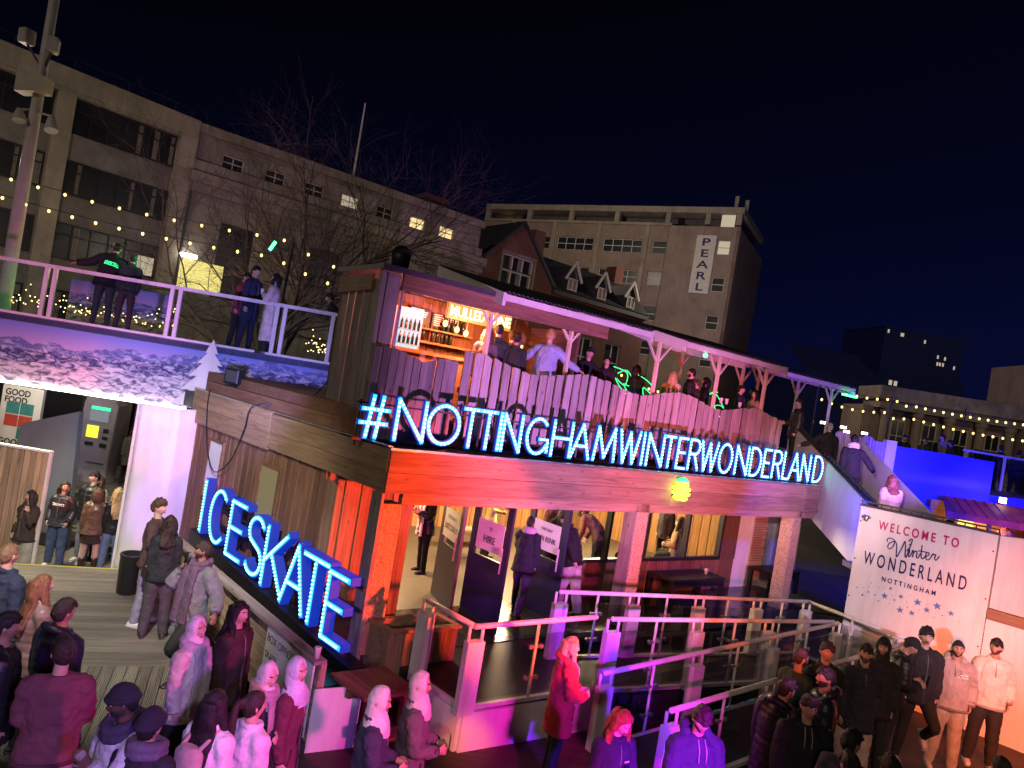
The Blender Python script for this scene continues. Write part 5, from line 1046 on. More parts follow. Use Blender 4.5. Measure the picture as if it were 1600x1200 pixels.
# ------------------------------------------------------------------ people
CLD = {}
def ctex(size):
    k = round(size, 3)
    if k not in CLD: t = bpy.data.textures.new('folds', 'CLOUDS'); t.noise_scale = size; t.noise_depth = 2; CLD[k] = t
    return CLD[k]
CM = {}
def cloth(col, kind='cloth'):
    k = (tuple(round(c, 3) for c in col), kind)
    if k in CM: return CM[k]
    t = NT('fabric' if kind == 'cloth' else kind); o = obco(t)
    big = t.noise(o, 6, 4, .6); fine = t.noise(o, 90 if kind != 'fur' else 40, 3, .6)
    c = t.ramp(big, [(.3, [x * .72 for x in col]), (.7, [min(1, x * 1.12) for x in col])])
    if kind == 'knit': w_ = t.n('TexWave'); w_.inputs['Scale'].default_value = 55; t.l(o, w_.inputs[0]); fine = w_.outputs['Fac']
    c = t.mix(.35, c, t.ramp(fine, [(.3, (.6, .6, .6)), (.7, (1, 1, 1))]), 'MULTIPLY'); t.base(c)
    t.set({'cloth': .85, 'puffer': .42, 'leather': .33, 'knit': .9, 'fur': .95, 'denim': .85}.get(kind, .8), 0, .35)
    t.bump(fine, .5 if kind in ('knit', 'fur') else .25, .004)
    if kind in ('cloth', 'knit', 'fur'): t.b.inputs['Sheen Weight'].default_value = .12 if sum(col) > .4 else 0
    CM[k] = t.m; return t.m
def hairmat(col):
    k = (tuple(col), 'hair')
    if k in CM: return CM[k]
    t = NT('hair'); o = obco(t); n1 = t.noise(t.mapping(o, (60, 60, 5)), 1, 4, .6); c = t.ramp(n1, [(.3, [x * .45 for x in col]), (.7, [x * 1.25 for x in col])]); t.base(c); t.set(.62, 0, .3); t.bump(t.noise(t.mapping(o, (150, 150, 14)), 1, 3, .6), .9, .006); CM[k] = t.m; return t.m
def skinmat(col):
    k = (tuple(col), 'skin')
    if k in CM: return CM[k]
    t = NT('skin'); o = obco(t); n1 = t.noise(o, 14, 4, .6); c = t.ramp(n1, [(.3, [x * .85 for x in col]), (.7, [min(1, x * 1.08) for x in col])]); t.base(c); t.set(.48, 0, .4); t.b.inputs['Subsurface Weight'].default_value = .0; CM[k] = t.m; return t.m
SK = {'fair': (.52, .33, .25), 'light': (.45, .28, .20), 'tan': (.33, .19, .125), 'brown': (.22, .12, .075), 'dark': (.085, .045, .03)}
HC = {'black': (.012, .010, .010), 'dark': (.028, .018, .013), 'brown': (.075, .042, .024), 'auburn': (.13, .05, .025), 'ginger': (.26, .085, .03), 'blond': (.40, .27, .13), 'grey': (.30, .29, .28), 'lightbrown': (.16, .095, .05)}
EYE_W = plain('eye_white', (.62, .6, .58), .25, 0, .05); EYE_I = plain('iris', (.02, .013, .01), .15, 0, .1); LIP = plain('lips', (.30, .09, .08), .5, 0, .1)
def beardmat(hm):
    if ('beard', hm.name) in CM: return CM[('beard', hm.name)]
    t = NT('beard'); o = obco(t); n1 = t.noise(o, 160, 3, .7); t.base(t.ramp(n1, [(.35, (.012, .010, .009)), (.65, (.07, .045, .035))])); t.set(.8, 0, .2); t.bump(n1, .8, .004); CM[('beard', hm.name)] = t.m; return t.m
def rodr(v, ax, a): v = V(v); v.rotate(Matrix.Rotation(a, 3, V(ax))); return v
def loft(mb, pts, rr, fwd, n=14, quilt=0, qs=.085, res=.03, cap=True):
    """elliptical rings along pts; rr = (half width, half depth); fwd = direction of the depth axis"""
    pts = [V(p) for p in pts]; P = []; R2 = []; L = 0; LS = []
    for i in range(len(pts) - 1):
        d = (pts[i + 1] - pts[i]).length; k = max(1, int(d / res))
        for j in range(k):
            t = j / k; P.append(pts[i].lerp(pts[i + 1], t)); ts = t * t * (3 - 2 * t); R2.append((rr[i][0] + (rr[i + 1][0] - rr[i][0]) * ts, rr[i][1] + (rr[i + 1][1] - rr[i][1]) * ts)); LS.append(L + d * t)
        L += d
    P.append(pts[-1]); R2.append(rr[-1]); LS.append(L)
    if len(P) > 4:
        Q = [P[0]] + [(P[i - 1] + P[i] * 2 + P[i + 1]) / 4 for i in range(1, len(P) - 1)] + [P[-1]]; P = Q
    vs = []; fs = []; m = len(P)
    for i in range(m):
        t = (P[min(i + 1, m - 1)] - P[max(i - 1, 0)]).normalized(); y = V(fwd) - t * V(fwd).dot(t)
        if y.length < 1e-4: y = t.orthogonal()
        y.normalize(); x = y.cross(t).normalized(); q = 1 + quilt * (abs(math.sin(math.pi * LS[i] / qs)) ** .6 - .5) if quilt else 1
        for k in range(n):
            a = 2 * math.pi * k / n; vs.append(P[i] + x * (R2[i][0] * q * math.cos(a)) + y * (R2[i][1] * q * math.sin(a)))
    for i in range(m - 1):
        for k in range(n): a = i * n + k; b = i * n + (k + 1) % n; fs.append((a, b, b + n, a + n))
    fs += [tuple(range(n - 1, -1, -1)), tuple((m - 1) * n + k for k in range(n))]
    mb.add(vs, fs)
def sstep(a, b, x): t = max(0, min(1, (x - a) / (b - a))); return t * t * (3 - 2 * t)
def headpt(d, k=1.0):
    """head surface point for the unit direction d (x right, y forward, z up); origin at the middle of the head"""
    x, y, z = d; p = V((x * .074, y * .094, z * .118))
    if z < 0: p.x *= 1 - .34 * (-z) ** 1.4; p.y *= 1 - (.26 if y < 0 else .05) * (-z) ** 1.2
    if y > 0: p.x *= 1 - .05 * y
    if k and y > 0:
        g = lambda cx, cz, sx_, sz: math.exp(-((p.x - cx) / sx_) ** 2 - ((p.z - cz) / sz) ** 2)
        p.y += k * (.024 * g(0, -.022, .013, .018) + .011 * g(0, .004, .009, .022) + .006 * g(0, .034, .05, .010) - .010 * (g(.032, .014, .017, .013) + g(-.032, .014, .017, .013)) + .006 * g(0, -.062, .022, .012) - .003 * g(0, -.047, .02, .006) + .008 * g(0, -.098, .022, .016) + .004 * (g(.045, -.02, .02, .025) + g(-.045, -.02, .02, .025)))
    return p
def sph(n, m):
    D = [V((0, 0, 1))]; F_ = []
    for i in range(1, m):
        t = math.pi * i / m
        for k in range(n): a = 2 * math.pi * k / n; D.append(V((math.sin(t) * math.cos(a), math.sin(t) * math.sin(a), math.cos(t))))
    D.append(V((0, 0, -1))); e_ = len(D) - 1
    for k in range(n): F_.append((0, 1 + k, 1 + (k + 1) % n)); b = 1 + (m - 2) * n; F_.append((e_, b + (k + 1) % n, b + k))
    for i in range(m - 2):
        for k in range(n): a = 1 + i * n + k; b = 1 + i * n + (k + 1) % n; F_.append((a, a + n, b + n, b))
    return D, F_
SPH_HI = sph(40, 30); SPH_LO = sph(24, 18)
ARMS = {'down': ((.10, -.02, -1), (.0, .18, -1)), 'pocket': ((.30, -.20, -1), (-.12, .50, -.9)), 'front': ((.16, .12, -1), (-.42, .85, -.12)), 'phone': ((.16, .18, -1), (-.40, .85, .25)),
        'ear': ((.30, .45, -.75), (-.50, -.05, 1)), 'fold': ((.12, .28, -1), (-.85, .55, .05)), 'wide': ((.95, .12, -.10), (.95, .10, -.22)), 'hip': ((.55, -.30, -.75), (-.55, .45, -.55)), 'back': ((.30, -.35, -1), (-.25, .1, -1)),
        'lean': ((.55, -.15, -.75), (.55, .45, -.55)), 'raise': ((.25, .55, -.55), (-.15, .55, .85)), 'reach': ((.2, .75, -.55), (.05, 1, -.15)), 'swing': ((.12, .45, -1), (.0, .75, -.75)), 'chest': ((.2, .25, -.9), (-.7, .55, .6)), 'arm': ((.55, .25, -.5), (.9, .2, -.35))}
NP = [0]
def person(head, ground_z, h, face, label, skin='light', hair=('short', 'dark'), top=None, coat=None, legs=None, shoe=(.03, .03, .03), armL='down', armR='down', lean=0, side=0, hyaw=0, hpitch=0, legL=(2, 4, 3), legR=(-2, 4, 3), fem=False, vs=.012, extra=(), grp=None, bulk=1.0, at=None, seat=None, eyes=True):
    NP[0] += 1; s = h / 1.75
    # place: the crown of the head is seen at pixel 'head' and stands h above the ground
    G = V(at) if at is not None else None
    # ---- skeleton in the person's own frame (x right, y forward)
    PEL = V((0, 0, .93)); X, Y, Z = V((1, 0, 0)), V((0, 1, 0)), V((0, 0, 1))
    def spine(fr): return rodr(rodr((0, 0, 1), X, -rad(lean) * fr), Y, rad(side) * fr)
    u1, u2, u3 = spine(.5), spine(.9), spine(1.0)
    waist = PEL + u1 * .16; chest = waist + u2 * .22; shl = chest + u3 * .16; neck = shl + u3 * .055
    up = u3; fw_ = rodr(rodr(Y, X, -rad(lean)), Y, 0); fw_ = (fw_ - up * fw_.dot(up)).normalized(); rt_ = fw_.cross(up).normalized()
    sw = (.150 if fem else .170) * (1 + (bulk - 1) * .5)
    hdir = rodr(rodr(Z.lerp(up, .45).normalized(), X, -rad(hpitch) * .35), Y, 0)
    # head frame
    hf = rodr(Y, Z, -rad(hyaw)); hr = hf.cross(Z); hu = rodr(Z.lerp(up, .35).normalized(), hr, -rad(hpitch)); hf = (hf - hu * hf.dot(hu)).normalized(); hr = hf.cross(hu).normalized()
    hc = neck + hdir * .075 + hu * .095
    HT = lambda p: hc + hr * p.x + hf * p.y + hu * p.z
    joints = {}
    for sg, arm, leg, nm in ((-1, armL, legL, 'L'), (1, armR, legR, 'R')):
        a = ARMS[arm] if isinstance(arm, str) else arm; cv = lambda q: (rt_ * (q[0] * sg) + fw_ * q[1] + up * q[2]).normalized()
        so_ = shl + rt_ * sg * sw - up * .025; el = so_ + cv(a[0]) * .285; wr_ = el + cv(a[1]) * .245
        tp, kb, ab_ = leg; hp = PEL + V((sg * .092, 0, -.03)); td = rodr(rodr((0, 0, -1), X, rad(tp)), Y, -sg * rad(ab_)); kn = hp + td * .43; sd_ = rodr(td, X, -rad(kb)); an = kn + sd_ * .42
        joints[nm] = (so_, el, wr_, hp, kn, an, cv(a[1]))
    low = min(joints['L'][5].z, joints['R'][5].z) - .075; dz = V((0, 0, -low))
    if seat is not None: dz = V((0, 0, seat / s - PEL.z + .10))
    top_z = (HT(V((0, 0, .118))).z + dz.z) * s
    if G is None:
        G = atz(head[0], head[1], ground_z + top_z); tipo = HT(V((0, 0, .118))) * s; rz = -rad(face); G = V((G.x, G.y, ground_z)) - V((tipo.x * math.cos(rz) - tipo.y * math.sin(rz), tipo.x * math.sin(rz) + tipo.y * math.cos(rz), 0))
    def fin(mb, name, mat, parent, vox=None, fold=0, sm=3, fsz=.12):
        mb.v = [tuple((V(v) + dz) * s) for v in mb.v]
        me = bpy.data.meshes.new(name); me.from_pydata(mb.v, [], mb.f); me.polygons.foreach_set('use_smooth', [True] * len(mb.f)); me.polygons.foreach_set('material_index', mb.mi)
        for m_ in (mat if isinstance(mat, list) else [mat]): me.materials.append(m_)
        o = bpy.data.objects.new(name, me); COL.objects.link(o); o.parent = parent
        if vox:
            r = o.modifiers.new('skin', 'REMESH'); r.mode = 'VOXEL'; r.voxel_size = vox; r.use_smooth_shade = True
            if sm: q = o.modifiers.new('smooth', 'SMOOTH'); q.factor = .5; q.iterations = sm
            if fold:
                q = o.modifiers.new('folds', 'DISPLACE'); q.texture = ctex(fsz); q.strength = fold; q.mid_level = .5; q.texture_coords = 'LOCAL'
                if fold >= .02 and fsz > .08: q = o.modifiers.new('creases', 'DISPLACE'); q.texture = ctex(.045); q.strength = fold * .5; q.mid_level = .5; q.texture_coords = 'LOCAL'
        return o
    lo = vs > .013; D, FF = SPH_LO if lo else SPH_HI
    # ---- body: one continuous skin surface
    b = MB()
    b.add([HT(headpt(d)) for d in D], FF)
    for sg in (-1, 1): b.ball(HT(V((sg * .074, -.006, -.002))), .03, 8, 6, sc=(.45, .6, 1.0))
    loft(b, [shl - up * .02, neck + up * .0, hc - hu * .05 - hf * .012], [(.075, .065), (.052, .055), (.050, .055)], fw_)
    loft(b, [PEL - Z * .06, PEL + Z * .04, waist, chest, shl + up * .02], [(.14, .09), (.145, .095), (.125, .085), (.145, .095), (.10, .07)], fw_)
    for nm in 'LR':
        so_, el, wr_, hp, kn, an, fd = joints[nm]; sg = -1 if nm == 'L' else 1
        loft(b, [shl, so_, el, wr_], [(.06, .06), (.05, .05), (.038, .038), (.024, .027)], fw_ + Z * .01, 10)
        loft(b, [hp + Z * .04, kn, an], [(.078, .08), (.05, .055), (.036, .04)], Y, 10); loft(b, [an, an - Z * .05 + Y * .02], [(.035, .04), (.03, .05)], Y, 8)
        # hand: palm, four bent fingers, a thumb
        pn = (rt_ * -sg); pn = (pn - fd * pn.dot(fd));  pn = pn.normalized() if pn.length > .05 else fw_.copy(); sdv = fd.cross(pn).normalized()
        if sdv.dot(fw_ + Z * .3) < 0: sdv = -sdv
        pc = wr_ + fd * .085; loft(b, [wr_ - fd * .01, wr_ + fd * .03, pc], [(.024, .018), (.037, .016), (.039, .014)], pn, 10, res=.02)
        for k, (off, ln) in enumerate(((-.030, .060), (-.010, .072), (.011, .076), (.031, .066))):
            q0 = pc + sdv * off - fd * .01; c1 = .22 + .08 * k; q1 = q0 + (fd * math.cos(c1) + pn * math.sin(c1)) * ln * .55; c2 = c1 + .65; q2 = q1 + (fd * math.cos(c2) + pn * math.sin(c2)) * ln * .48
            b.tube([q0, q1, q2], [.0098, .009, .0075], 7)
        t0 = wr_ + fd * .025 + sdv * .03; t1 = t0 + (fd * .75 + sdv * .6 + pn * .3) * .042; t2 = t1 + (fd * .95 + sdv * .1 + pn * .35) * .032; b.tube([t0, t1, t2], [.0125, .011, .0085], 7)
    root = fin(b, 'person', skinmat(SK[skin]), None, min(vs, .0085 if not lo else vs), 0, 2)
    root.location = G; root.rotation_euler = (0, 0, -rad(face)); tag(root, label, 'person', grp)
    # ---- face
    if eyes:
        m = MB()
        for sg in (-1, 1):
            c = HT(V((sg * .0315, headpt(V((sg * .40, .90, .12)).normalized()).y - .0075, .0135))); m.ball(c, .0118, 8, 6); m.ball(c + hf * .0062, .0068, 7, 5, mat=1)
        fin(m, 'eyes', [EYE_W, EYE_I], root)
        m = MB()
        for sg in (-1, 1): m.tube([HT(V((sg * x, y, z))) for x, y, z in ((.012, .094, .033), (.030, .091, .039), (.048, .080, .034))], [.0035, .0045, .002], 5)
        fin(m, 'eyebrows', hairmat(HC['dark' if hair[1] in ('grey', 'blond', 'hijab') else hair[1]] if hair[1] in HC else HC['dark']), root)
        m = MB(); m.tube([HT(V((x, y, z))) for x, y, z in ((-.024, .086, -.062), (-.009, .0965, -.057), (.009, .0965, -.057), (.024, .086, -.062))], [.002, .0045, .0045, .002], 6); m.tube([HT(V((x, y, z))) for x, y, z in ((-.021, .086, -.064), (0, .0955, -.068), (.021, .086, -.064))], [.002, .0055, .002], 6); fin(m, 'lips', LIP, root)
    # ---- hair and headwear
    rs = random.Random(NP[0] * 7)
    def shell(maskf, th, inn=.80, jit=.0, kk=.3):
        vs_ = []
        for d in D:
            mk = maskf(d); p = headpt(d, kk); n1 = noise.noise(d * 5.0 + V((NP[0] * 3.1, 0, 0))) * jit if jit else 0
            vs_.append(HT(p * (inn + (1 + th + n1 - inn) * mk)))
        m = MB(); m.add(vs_, FF); return m
    st, hcn = hair; hm = hairmat(HC.get(hcn, HC['dark']))
    def hairmask(front=.50, sidez=-.05, back=-.62):
        def f(d):
            y = d.y; line = (sidez + (front - sidez) * sstep(.10, .85, y)) if y > 0 else (sidez + (back - sidez) * sstep(0, .55, -y)); return sstep(line - .06, line + .05, d.z)
        return f
    if st in ('short', 'buzz', 'crop', 'curly', 'fringe'):
        th, jt = {'short': (.14, .09), 'buzz': (.045, .02), 'crop': (.085, .05), 'curly': (.24, .26), 'fringe': (.16, .10)}[st]
        m = shell(hairmask({'fringe': .26, 'curly': .40}.get(st, .47), .0, -.60), th, .80, jt)
        if st in ('short', 'curly', 'fringe'):
            for k in range(16 if st != 'curly' else 34):
                a_ = rs.uniform(-.9, .9) if st != 'curly' else rs.uniform(-1.6, 1.6); b_ = rs.uniform(.30, 1.2); d_ = V((math.sin(a_) * math.cos(b_), math.cos(a_) * math.cos(b_), math.sin(b_))); q = headpt(d_, .3)
                m.ball(HT(q * 1.09), rs.uniform(.017, .026), 7, 5, sc=(1.2, 1.2, .8))
        fin(m, 'hair', hm, root, .0085, .016, 1, .03)
    elif st in ('long', 'longwavy', 'pony', 'bob'):
        m = shell(hairmask(.50, -.35, -.85), .13, .80, .05)
        L = {'long': .50, 'longwavy': .42, 'pony': .40, 'bob': .16}[st]
        if st == 'pony':
            p0 = HT(V((0, -.115, .06))); loft(m, [p0 + hf * .03, p0 - hf * .035 - hu * .02, p0 - hf * .06 - Z * .15, p0 - hf * .04 - Z * L * .9, p0 - hf * .03 - Z * L], [(.026, .026), (.032, .032), (.045, .038), (.038, .03), (.012, .01)], hf, 12)
        else:
            p0 = HT(V((0, -.055, .0))); bk = chest - fw_ * (.15 if coat else .125)
            tgt = bk - up * (.0 if L > .45 else -.10) if L > .2 else HT(V((0, -.07, -.16)))
            loft(m, [p0 + hu * .05, p0 - hu * .06 - hf * .025, neck - fw_ * .075 - up * .01, tgt, tgt - up * (L - .36 if L > .3 else .02)], [(.085, .075), (.098, .066), (.12 if L > .2 else .10, .05), (.125 if L > .2 else .085, .035), (.07, .02)], hf, 16)
            for sg in (-1, 1):
                q = HT(V((sg * .078, .0, .02))); e_ = neck + rt_ * sg * .105 + fw_ * .035 - up * (.12 if L > .2 else -.03); loft(m, [q + hu * .06 - hr * sg * .01, q - hu * .05 + hr * sg * .012, e_ + up * .10, e_, e_ - up * (.10 if L > .2 else .02)], [(.022, .05), (.027, .05), (.034, .04), (.036, .035), (.012, .012)], hf, 10)
        fin(m, 'hair', hm, root, .011, .014 if st != 'longwavy' else .03, 1, .05)
    elif st == 'hijab':
        cm = cloth(hcn); fo = lambda d: 1 - sstep(.86, 1.0, 1.0 / max(1e-3, math.sqrt((d.x / .60) ** 2 + ((d.z + .03) / .74) ** 2) + .0001) if d.y > 0 else 0.)
        m = shell(lambda d: fo(d) if d.y > -.05 else 1, .17, .82, .03)
        loft(m, [HT(V((0, -.02, -.03))), HT(V((0, .0, -.115))), neck + up * .02 + fw_ * .01, shl + fw_ * .02 - up * .01, chest + up * .06 + fw_ * .045], [(.085, .08), (.082, .10), (.105, .11), (.165, .125), (.13, .11)], hf, 20)
        fin(m, 'headscarf', cm, root, .010, .018, 1, .055)
    elif st == 'hood':
        m = shell(lambda d: 1 - sstep(.86, 1.0, 1.0 / max(1e-3, math.sqrt((d.x / .72) ** 2 + ((d.z - .02) / .80) ** 2) + .0001)) if d.y > 0 else 1, .27, .82, .06)
        loft(m, [HT(V((0, -.03, -.06))), neck + up * .02, shl - up * .01], [(.085, .09), (.10, .10), (.12, .09)], hf, 16); fin(m, 'hood', cloth(hcn), root, .012, .02, 1, .07)
        fin(shell(hairmask(.40, .0, -.5), .10, .8, .05), 'hair', hairmat(HC['black']), root)
    elif st in ('beanie', 'cap', 'helmet'):
        cm = cloth(hcn, 'knit' if st == 'beanie' else 'puffer' if st == 'helmet' else 'cloth'); m = shell(lambda d: sstep(.26, .32, d.z + .30 * (d.y < 0) * 1.0), .22 if st == 'beanie' else .14, .80, .03)
        if st == 'beanie': m.tube([HT(V((math.cos(a) * .079, math.sin(a) * .099, .054 - .016 * (1 - math.sin(a))))) for a in [2 * math.pi * k / 20 for k in range(20)]], .021, 8, closed=True)
        if st == 'cap': loft(m, [HT(V((0, .07, .055))), HT(V((0, .13, .045))), HT(V((0, .165, .032)))], [(.07, .01), (.06, .008), (.03, .006)], hu, 14)
        fin(m, {'beanie': 'beanie', 'cap': 'cap', 'helmet': 'helmet'}[st], cm, root); fin(shell(hairmask(.6, .05, -.55), .06, .8, .03), 'hair', hairmat(HC['black']), root)
    # ---- clothes
    legc, legk, legw = legs or ((.02, .02, .025), 'cloth', 1.0)
    m = MB()
    loft(m, [PEL + Z * .13, PEL + Z * .02, PEL - Z * .10], [(.145 if fem else .150, .115), (.175, .128), (.155, .12)], Y, 18)
    for nm in 'LR':
        so_, el, wr_, hp, kn, an, fd = joints[nm]
        if legk == 'skirt': continue
        e_ = an - Z * .015 if legk != 'bare' else kn; loft(m, [hp + Z * .02, hp.lerp(kn, .35), kn, kn.lerp(an, .5), e_], [(.098, .108), (.092 * (legw * .5 + .5), .10 * (legw * .5 + .5)), (.068 * legw, .072 * legw), (.062 * legw, .068 * legw), (.052 * legw, .06 * legw)], Y, 14)
    fin(m, 'trousers', cloth(legc, legk if legk in ('denim', 'leather') else 'cloth'), root, vs, .022 if legw > 1 else .014, 3, .10)
    for nm in 'LR':
        an = joints[nm][5]; kn = joints[nm][4]; sh = (an - kn).normalized(); fdv = Y if abs(sh.y) < .6 else rodr(sh, X, rad(90)); fdv = (rodr(sh, X, rad(90))) if seat is None else Y; 
        m = MB(); base = an + sh * .038; loft(m, [base - fdv * .075, base - fdv * .04, base + fdv * .06, base + fdv * .14, base + fdv * .185], [(.030, .030), (.040, .042), (.046, .036), (.046, .030), (.028, .018)], -sh, 14); loft(m, [an - sh * .03, base], [(.045, .05), (.043, .055)], Y, 12)
        o = fin(m, 'shoe', cloth(shoe, 'leather'), root, .011, 0, 2)
        m = MB(); loft(m, [base + sh * .030 - fdv * .08, base + sh * .032 + fdv * .06, base + sh * .032 + fdv * .19], [(.038, .012), (.047, .011), (.034, .010)], -sh, 12); fin(m, 'sole', cloth((.55, .54, .52) if sum(shoe) > .5 else (.04, .04, .04), 'leather'), o)
    def garment(name, col, kind, hem, t=.02, sleeves=True, q=0, collar=0, open_=False):
        m = MB(); k = (.93 if fem else 1.0) * bulk; T_ = t
        P_ = [PEL + Z * (-hem)] ; R_ = [(.185 * k + T_ + .04 * max(0, hem - .3), .13 + T_ + .02 * max(0, hem))]
        if hem > .12: P_.append(PEL - Z * .02); R_.append((.175 * k + T_, .128 + T_))
        P_ += [waist, chest, shl - up * .015, shl + up * .035, neck + up * .012]; R_ += [((.145 if fem else .160) * k + T_, .112 + T_), (.160 * k + T_, .118 + T_), (.150 * k + T_, .095 + T_), (.10 + T_ * .6, .075 + T_ * .5), (.064 + T_ * .4, .066 + T_ * .4)]
        loft(m, P_, R_, fw_, 22, q, .085)
        for nm in 'LR':
            so_, el, wr_, hp, kn, an, fd = joints[nm]
            if sleeves: loft(m, [shl + (so_ - shl) * .45, so_, so_.lerp(el, .5), el, el.lerp(wr_, .55), wr_ - fd * .005], [(.075, .075), (.050 * bulk + T_, .058 * bulk + T_), (.045 * bulk + T_, .050 * bulk + T_), (.042 + T_, .045 + T_), (.038 + T_, .040 + T_), (.031 + T_ * .7, .034 + T_ * .7)], fw_ + Z * .01, 14, q, .075)
        if collar == 1: m.tube([neck + rt_ * (math.cos(a) * .075) + fw_ * (math.sin(a) * .08 + .005) + up * (.015 - .02 * math.sin(a)) for a in [2 * math.pi * i / 18 for i in range(18)]], .026, 8, closed=True)
        if collar == 2: m.tube([neck + rt_ * (math.cos(a) * .10) + fw_ * (math.sin(a) * .10 - .03) + up * (.02 - .045 * math.sin(a)) for a in [rad(155) + rad(230) * i / 14 for i in range(15)]], [.02] + [.045] * 13 + [.02], 8)
        dk_ = cloth([c * .55 for c in col], 'knit'); tb = MB(); er = lambda c, rx, ry, a: c + rt_ * (rx * math.cos(a)) + fw_ * (ry * math.sin(a))
        if hem < .2:
            tb.tube([er(P_[0] + Z * .012, R_[0][0] * .975, R_[0][1] * .975, 2 * math.pi * i / 26) for i in range(26)], .022 if kind != 'puffer' else .016, 6, closed=True)
        for nm in 'LR':
            so_, el, wr_, hp, kn, an, fd = joints[nm]
            if sleeves: loft(tb, [wr_ - fd * .055, wr_ + fd * .006], [(.035 + T_ * .7, .038 + T_ * .7), (.030 + T_ * .6, .033 + T_ * .6)], fw_ + Z * .01, 12)
        fin(tb, 'cuffs', dk_, root) if tb.v else None
        if (name == 'jacket' and collar != 2) or collar == 1:
            zp = MB(); lo_ = 0 if name == 'jacket' else len(P_) - 4
            zp.tube([P_[i] + fw_ * (R_[i][1] * 1.0 - (.0 if i < len(P_) - 2 else .006)) for i in range(lo_, len(P_) - 1)], .0085, 6); fin(zp, 'zip', cloth([min(1, c * 1.7 + .06) for c in col] if sum(col) < .3 else [c * .5 for c in col], 'leather'), root)
        if name == 'jacket' and hem > .05:
            pk = MB()
            for sg in (-1, 1): c0_ = PEL + Z * .06; pk.tube([er(c0_, R_[1][0] * 1.01, R_[1][1] * 1.01, rad(90 - sg * 38)) + Z * .03, er(c0_ - Z * .13, R_[1][0] * 1.03, R_[1][1] * 1.03, rad(90 - sg * 52))], .009, 6)
            fin(pk, 'pocket_trim', dk_, root)
        if collar == 2 and kind != 'puffer':
            ds = MB()
            for sg in (-1, 1): ds.tube([neck + fw_ * .085 + rt_ * sg * .03, shl + fw_ * (.105 + T_) + rt_ * sg * .035 - up * .02, chest + fw_ * (.120 + T_) + rt_ * sg * .035 + up * .04], .0055, 5)
            fin(ds, 'drawstring', cloth((.4, .38, .36)), root)
        mat = cloth(col, kind); o = fin(m, name, mat, root, vs, {'puffer': .014, 'leather': .024}.get(kind, .030), 2 if q else 3, .10); return o
    if top: garment('sweater' if not coat else 'shirt', *top[:3], **(dict({'t': .012}, **(top[3] if len(top) > 3 else {}))))
    if coat: garment('jacket', *coat[:3], **(dict({'t': .028, 'collar': 1}, **(coat[3] if len(coat) > 3 else {}))))
    # ---- extras
    for ex in extra:
        k, a = ex[0], ex[1:]
        if k == 'beard':
            th_ = a[0] if a else .045
            def bm(d):
                if d.y < -.12: return 0
                ax = abs(d.x); top_ = -.10 - .30 * sstep(.62, .30, ax); r_ = sstep(top_ + .03, top_ - .05, d.z); e_ = math.sqrt((d.x / .23) ** 2 + ((d.z + .50) / .085) ** 2)
                return r_ * sstep(.75, 1.1, e_)
            fin(shell(bm, th_ * .7 + .004, .88, .03, 1.0), 'beard', beardmat(hm), root)
        elif k == 'moustache': m = MB(); m.tube([HT(V((x, y, z))) for x, y, z in ((-.028, .085, -.055), (0, .1005, -.047), (.028, .085, -.055))], [.003, .007, .003], 6); fin(m, 'moustache', hm, root)
        elif k == 'scarf':
            m = MB()
            for j in range(2): m.tube([neck + rt_ * (math.cos(b_) * .098) + fw_ * (math.sin(b_) * .105 + .012) + up * (-.012 + .05 * j - .03 * math.sin(b_)) for b_ in [2 * math.pi * i / 18 for i in range(18)]], .043, 10, closed=True)
            if len(a) > 1 and a[1]:
                for sg in (-1, 1): p_ = neck + rt_ * sg * .06 + fw_ * .13 - up * .02; loft(m, [p_, chest + rt_ * sg * .07 + fw_ * .165, waist + rt_ * sg * .075 + fw_ * .165 - up * a[1]], [(.055, .03), (.062, .018), (.065, .014)], fw_, 12)
            fin(m, 'scarf', cloth(a[0]), root, .011, .02, 1, .05)
        elif k == 'glasses':
            m = MB()
            for sg in (-1, 1): m.tube([HT(V((sg * .033 + math.cos(b_) * .021, .100, .012 + math.sin(b_) * .018))) for b_ in [2 * math.pi * i / 14 for i in range(14)]], .0024, 5, closed=True); m.tube([HT(V((sg * .054, .098, .014))), HT(V((sg * .076, .0, .016)))], .0022, 5)
            m.tube([HT(V((-.012, .102, .014))), HT(V((.012, .102, .014)))], .0022, 5); fin(m, 'glasses', M['black'], root)
        elif k == 'backpack':
            m = MB(); c = chest - fw_ * .20; loft(m, [c - up * .22, c - up * .16, c + up * .08, c + up * .14], [(.11, .06), (.135, .075), (.125, .07), (.08, .04)], fw_, 16); b_ = fin(m, 'backpack', cloth(a[0]), root, vs, .012, 2)
            m = MB()
            for sg in (-1, 1): m.tube([c + up * .12 + rt_ * sg * .08, shl + rt_ * sg * .10 + up * .055 - fw_ * .02, chest + rt_ * sg * .12 + fw_ * .135, waist + rt_ * sg * .15 + fw_ * .0 - up * .02], .018, 8)
            fin(m, 'strap', cloth(a[0]), b_)
        elif k == 'bag':
            sg = a[1] if len(a) > 1 else 1; c = PEL + rt_ * sg * .22 + fw_ * .05 + up * .06; m = MB(); loft(m, [c - Z * .11, c + Z * .06, c + Z * .09], [(.06, .10), (.055, .10), (.04, .08)], Y, 14); b_ = fin(m, 'bag', cloth(a[0], 'leather'), root, .011, .01, 2); m = MB(); m.tube([c + Z * .08, chest + rt_ * sg * .05 + fw_ * .165, neck - rt_ * sg * .10 + fw_ * .03 + up * .02, chest - rt_ * sg * .02 - fw_ * .17, c + Z * .08 - fw_ * .05], .011, 6); fin(m, 'strap', cloth(a[0], 'leather'), b_)
        elif k == 'phone':
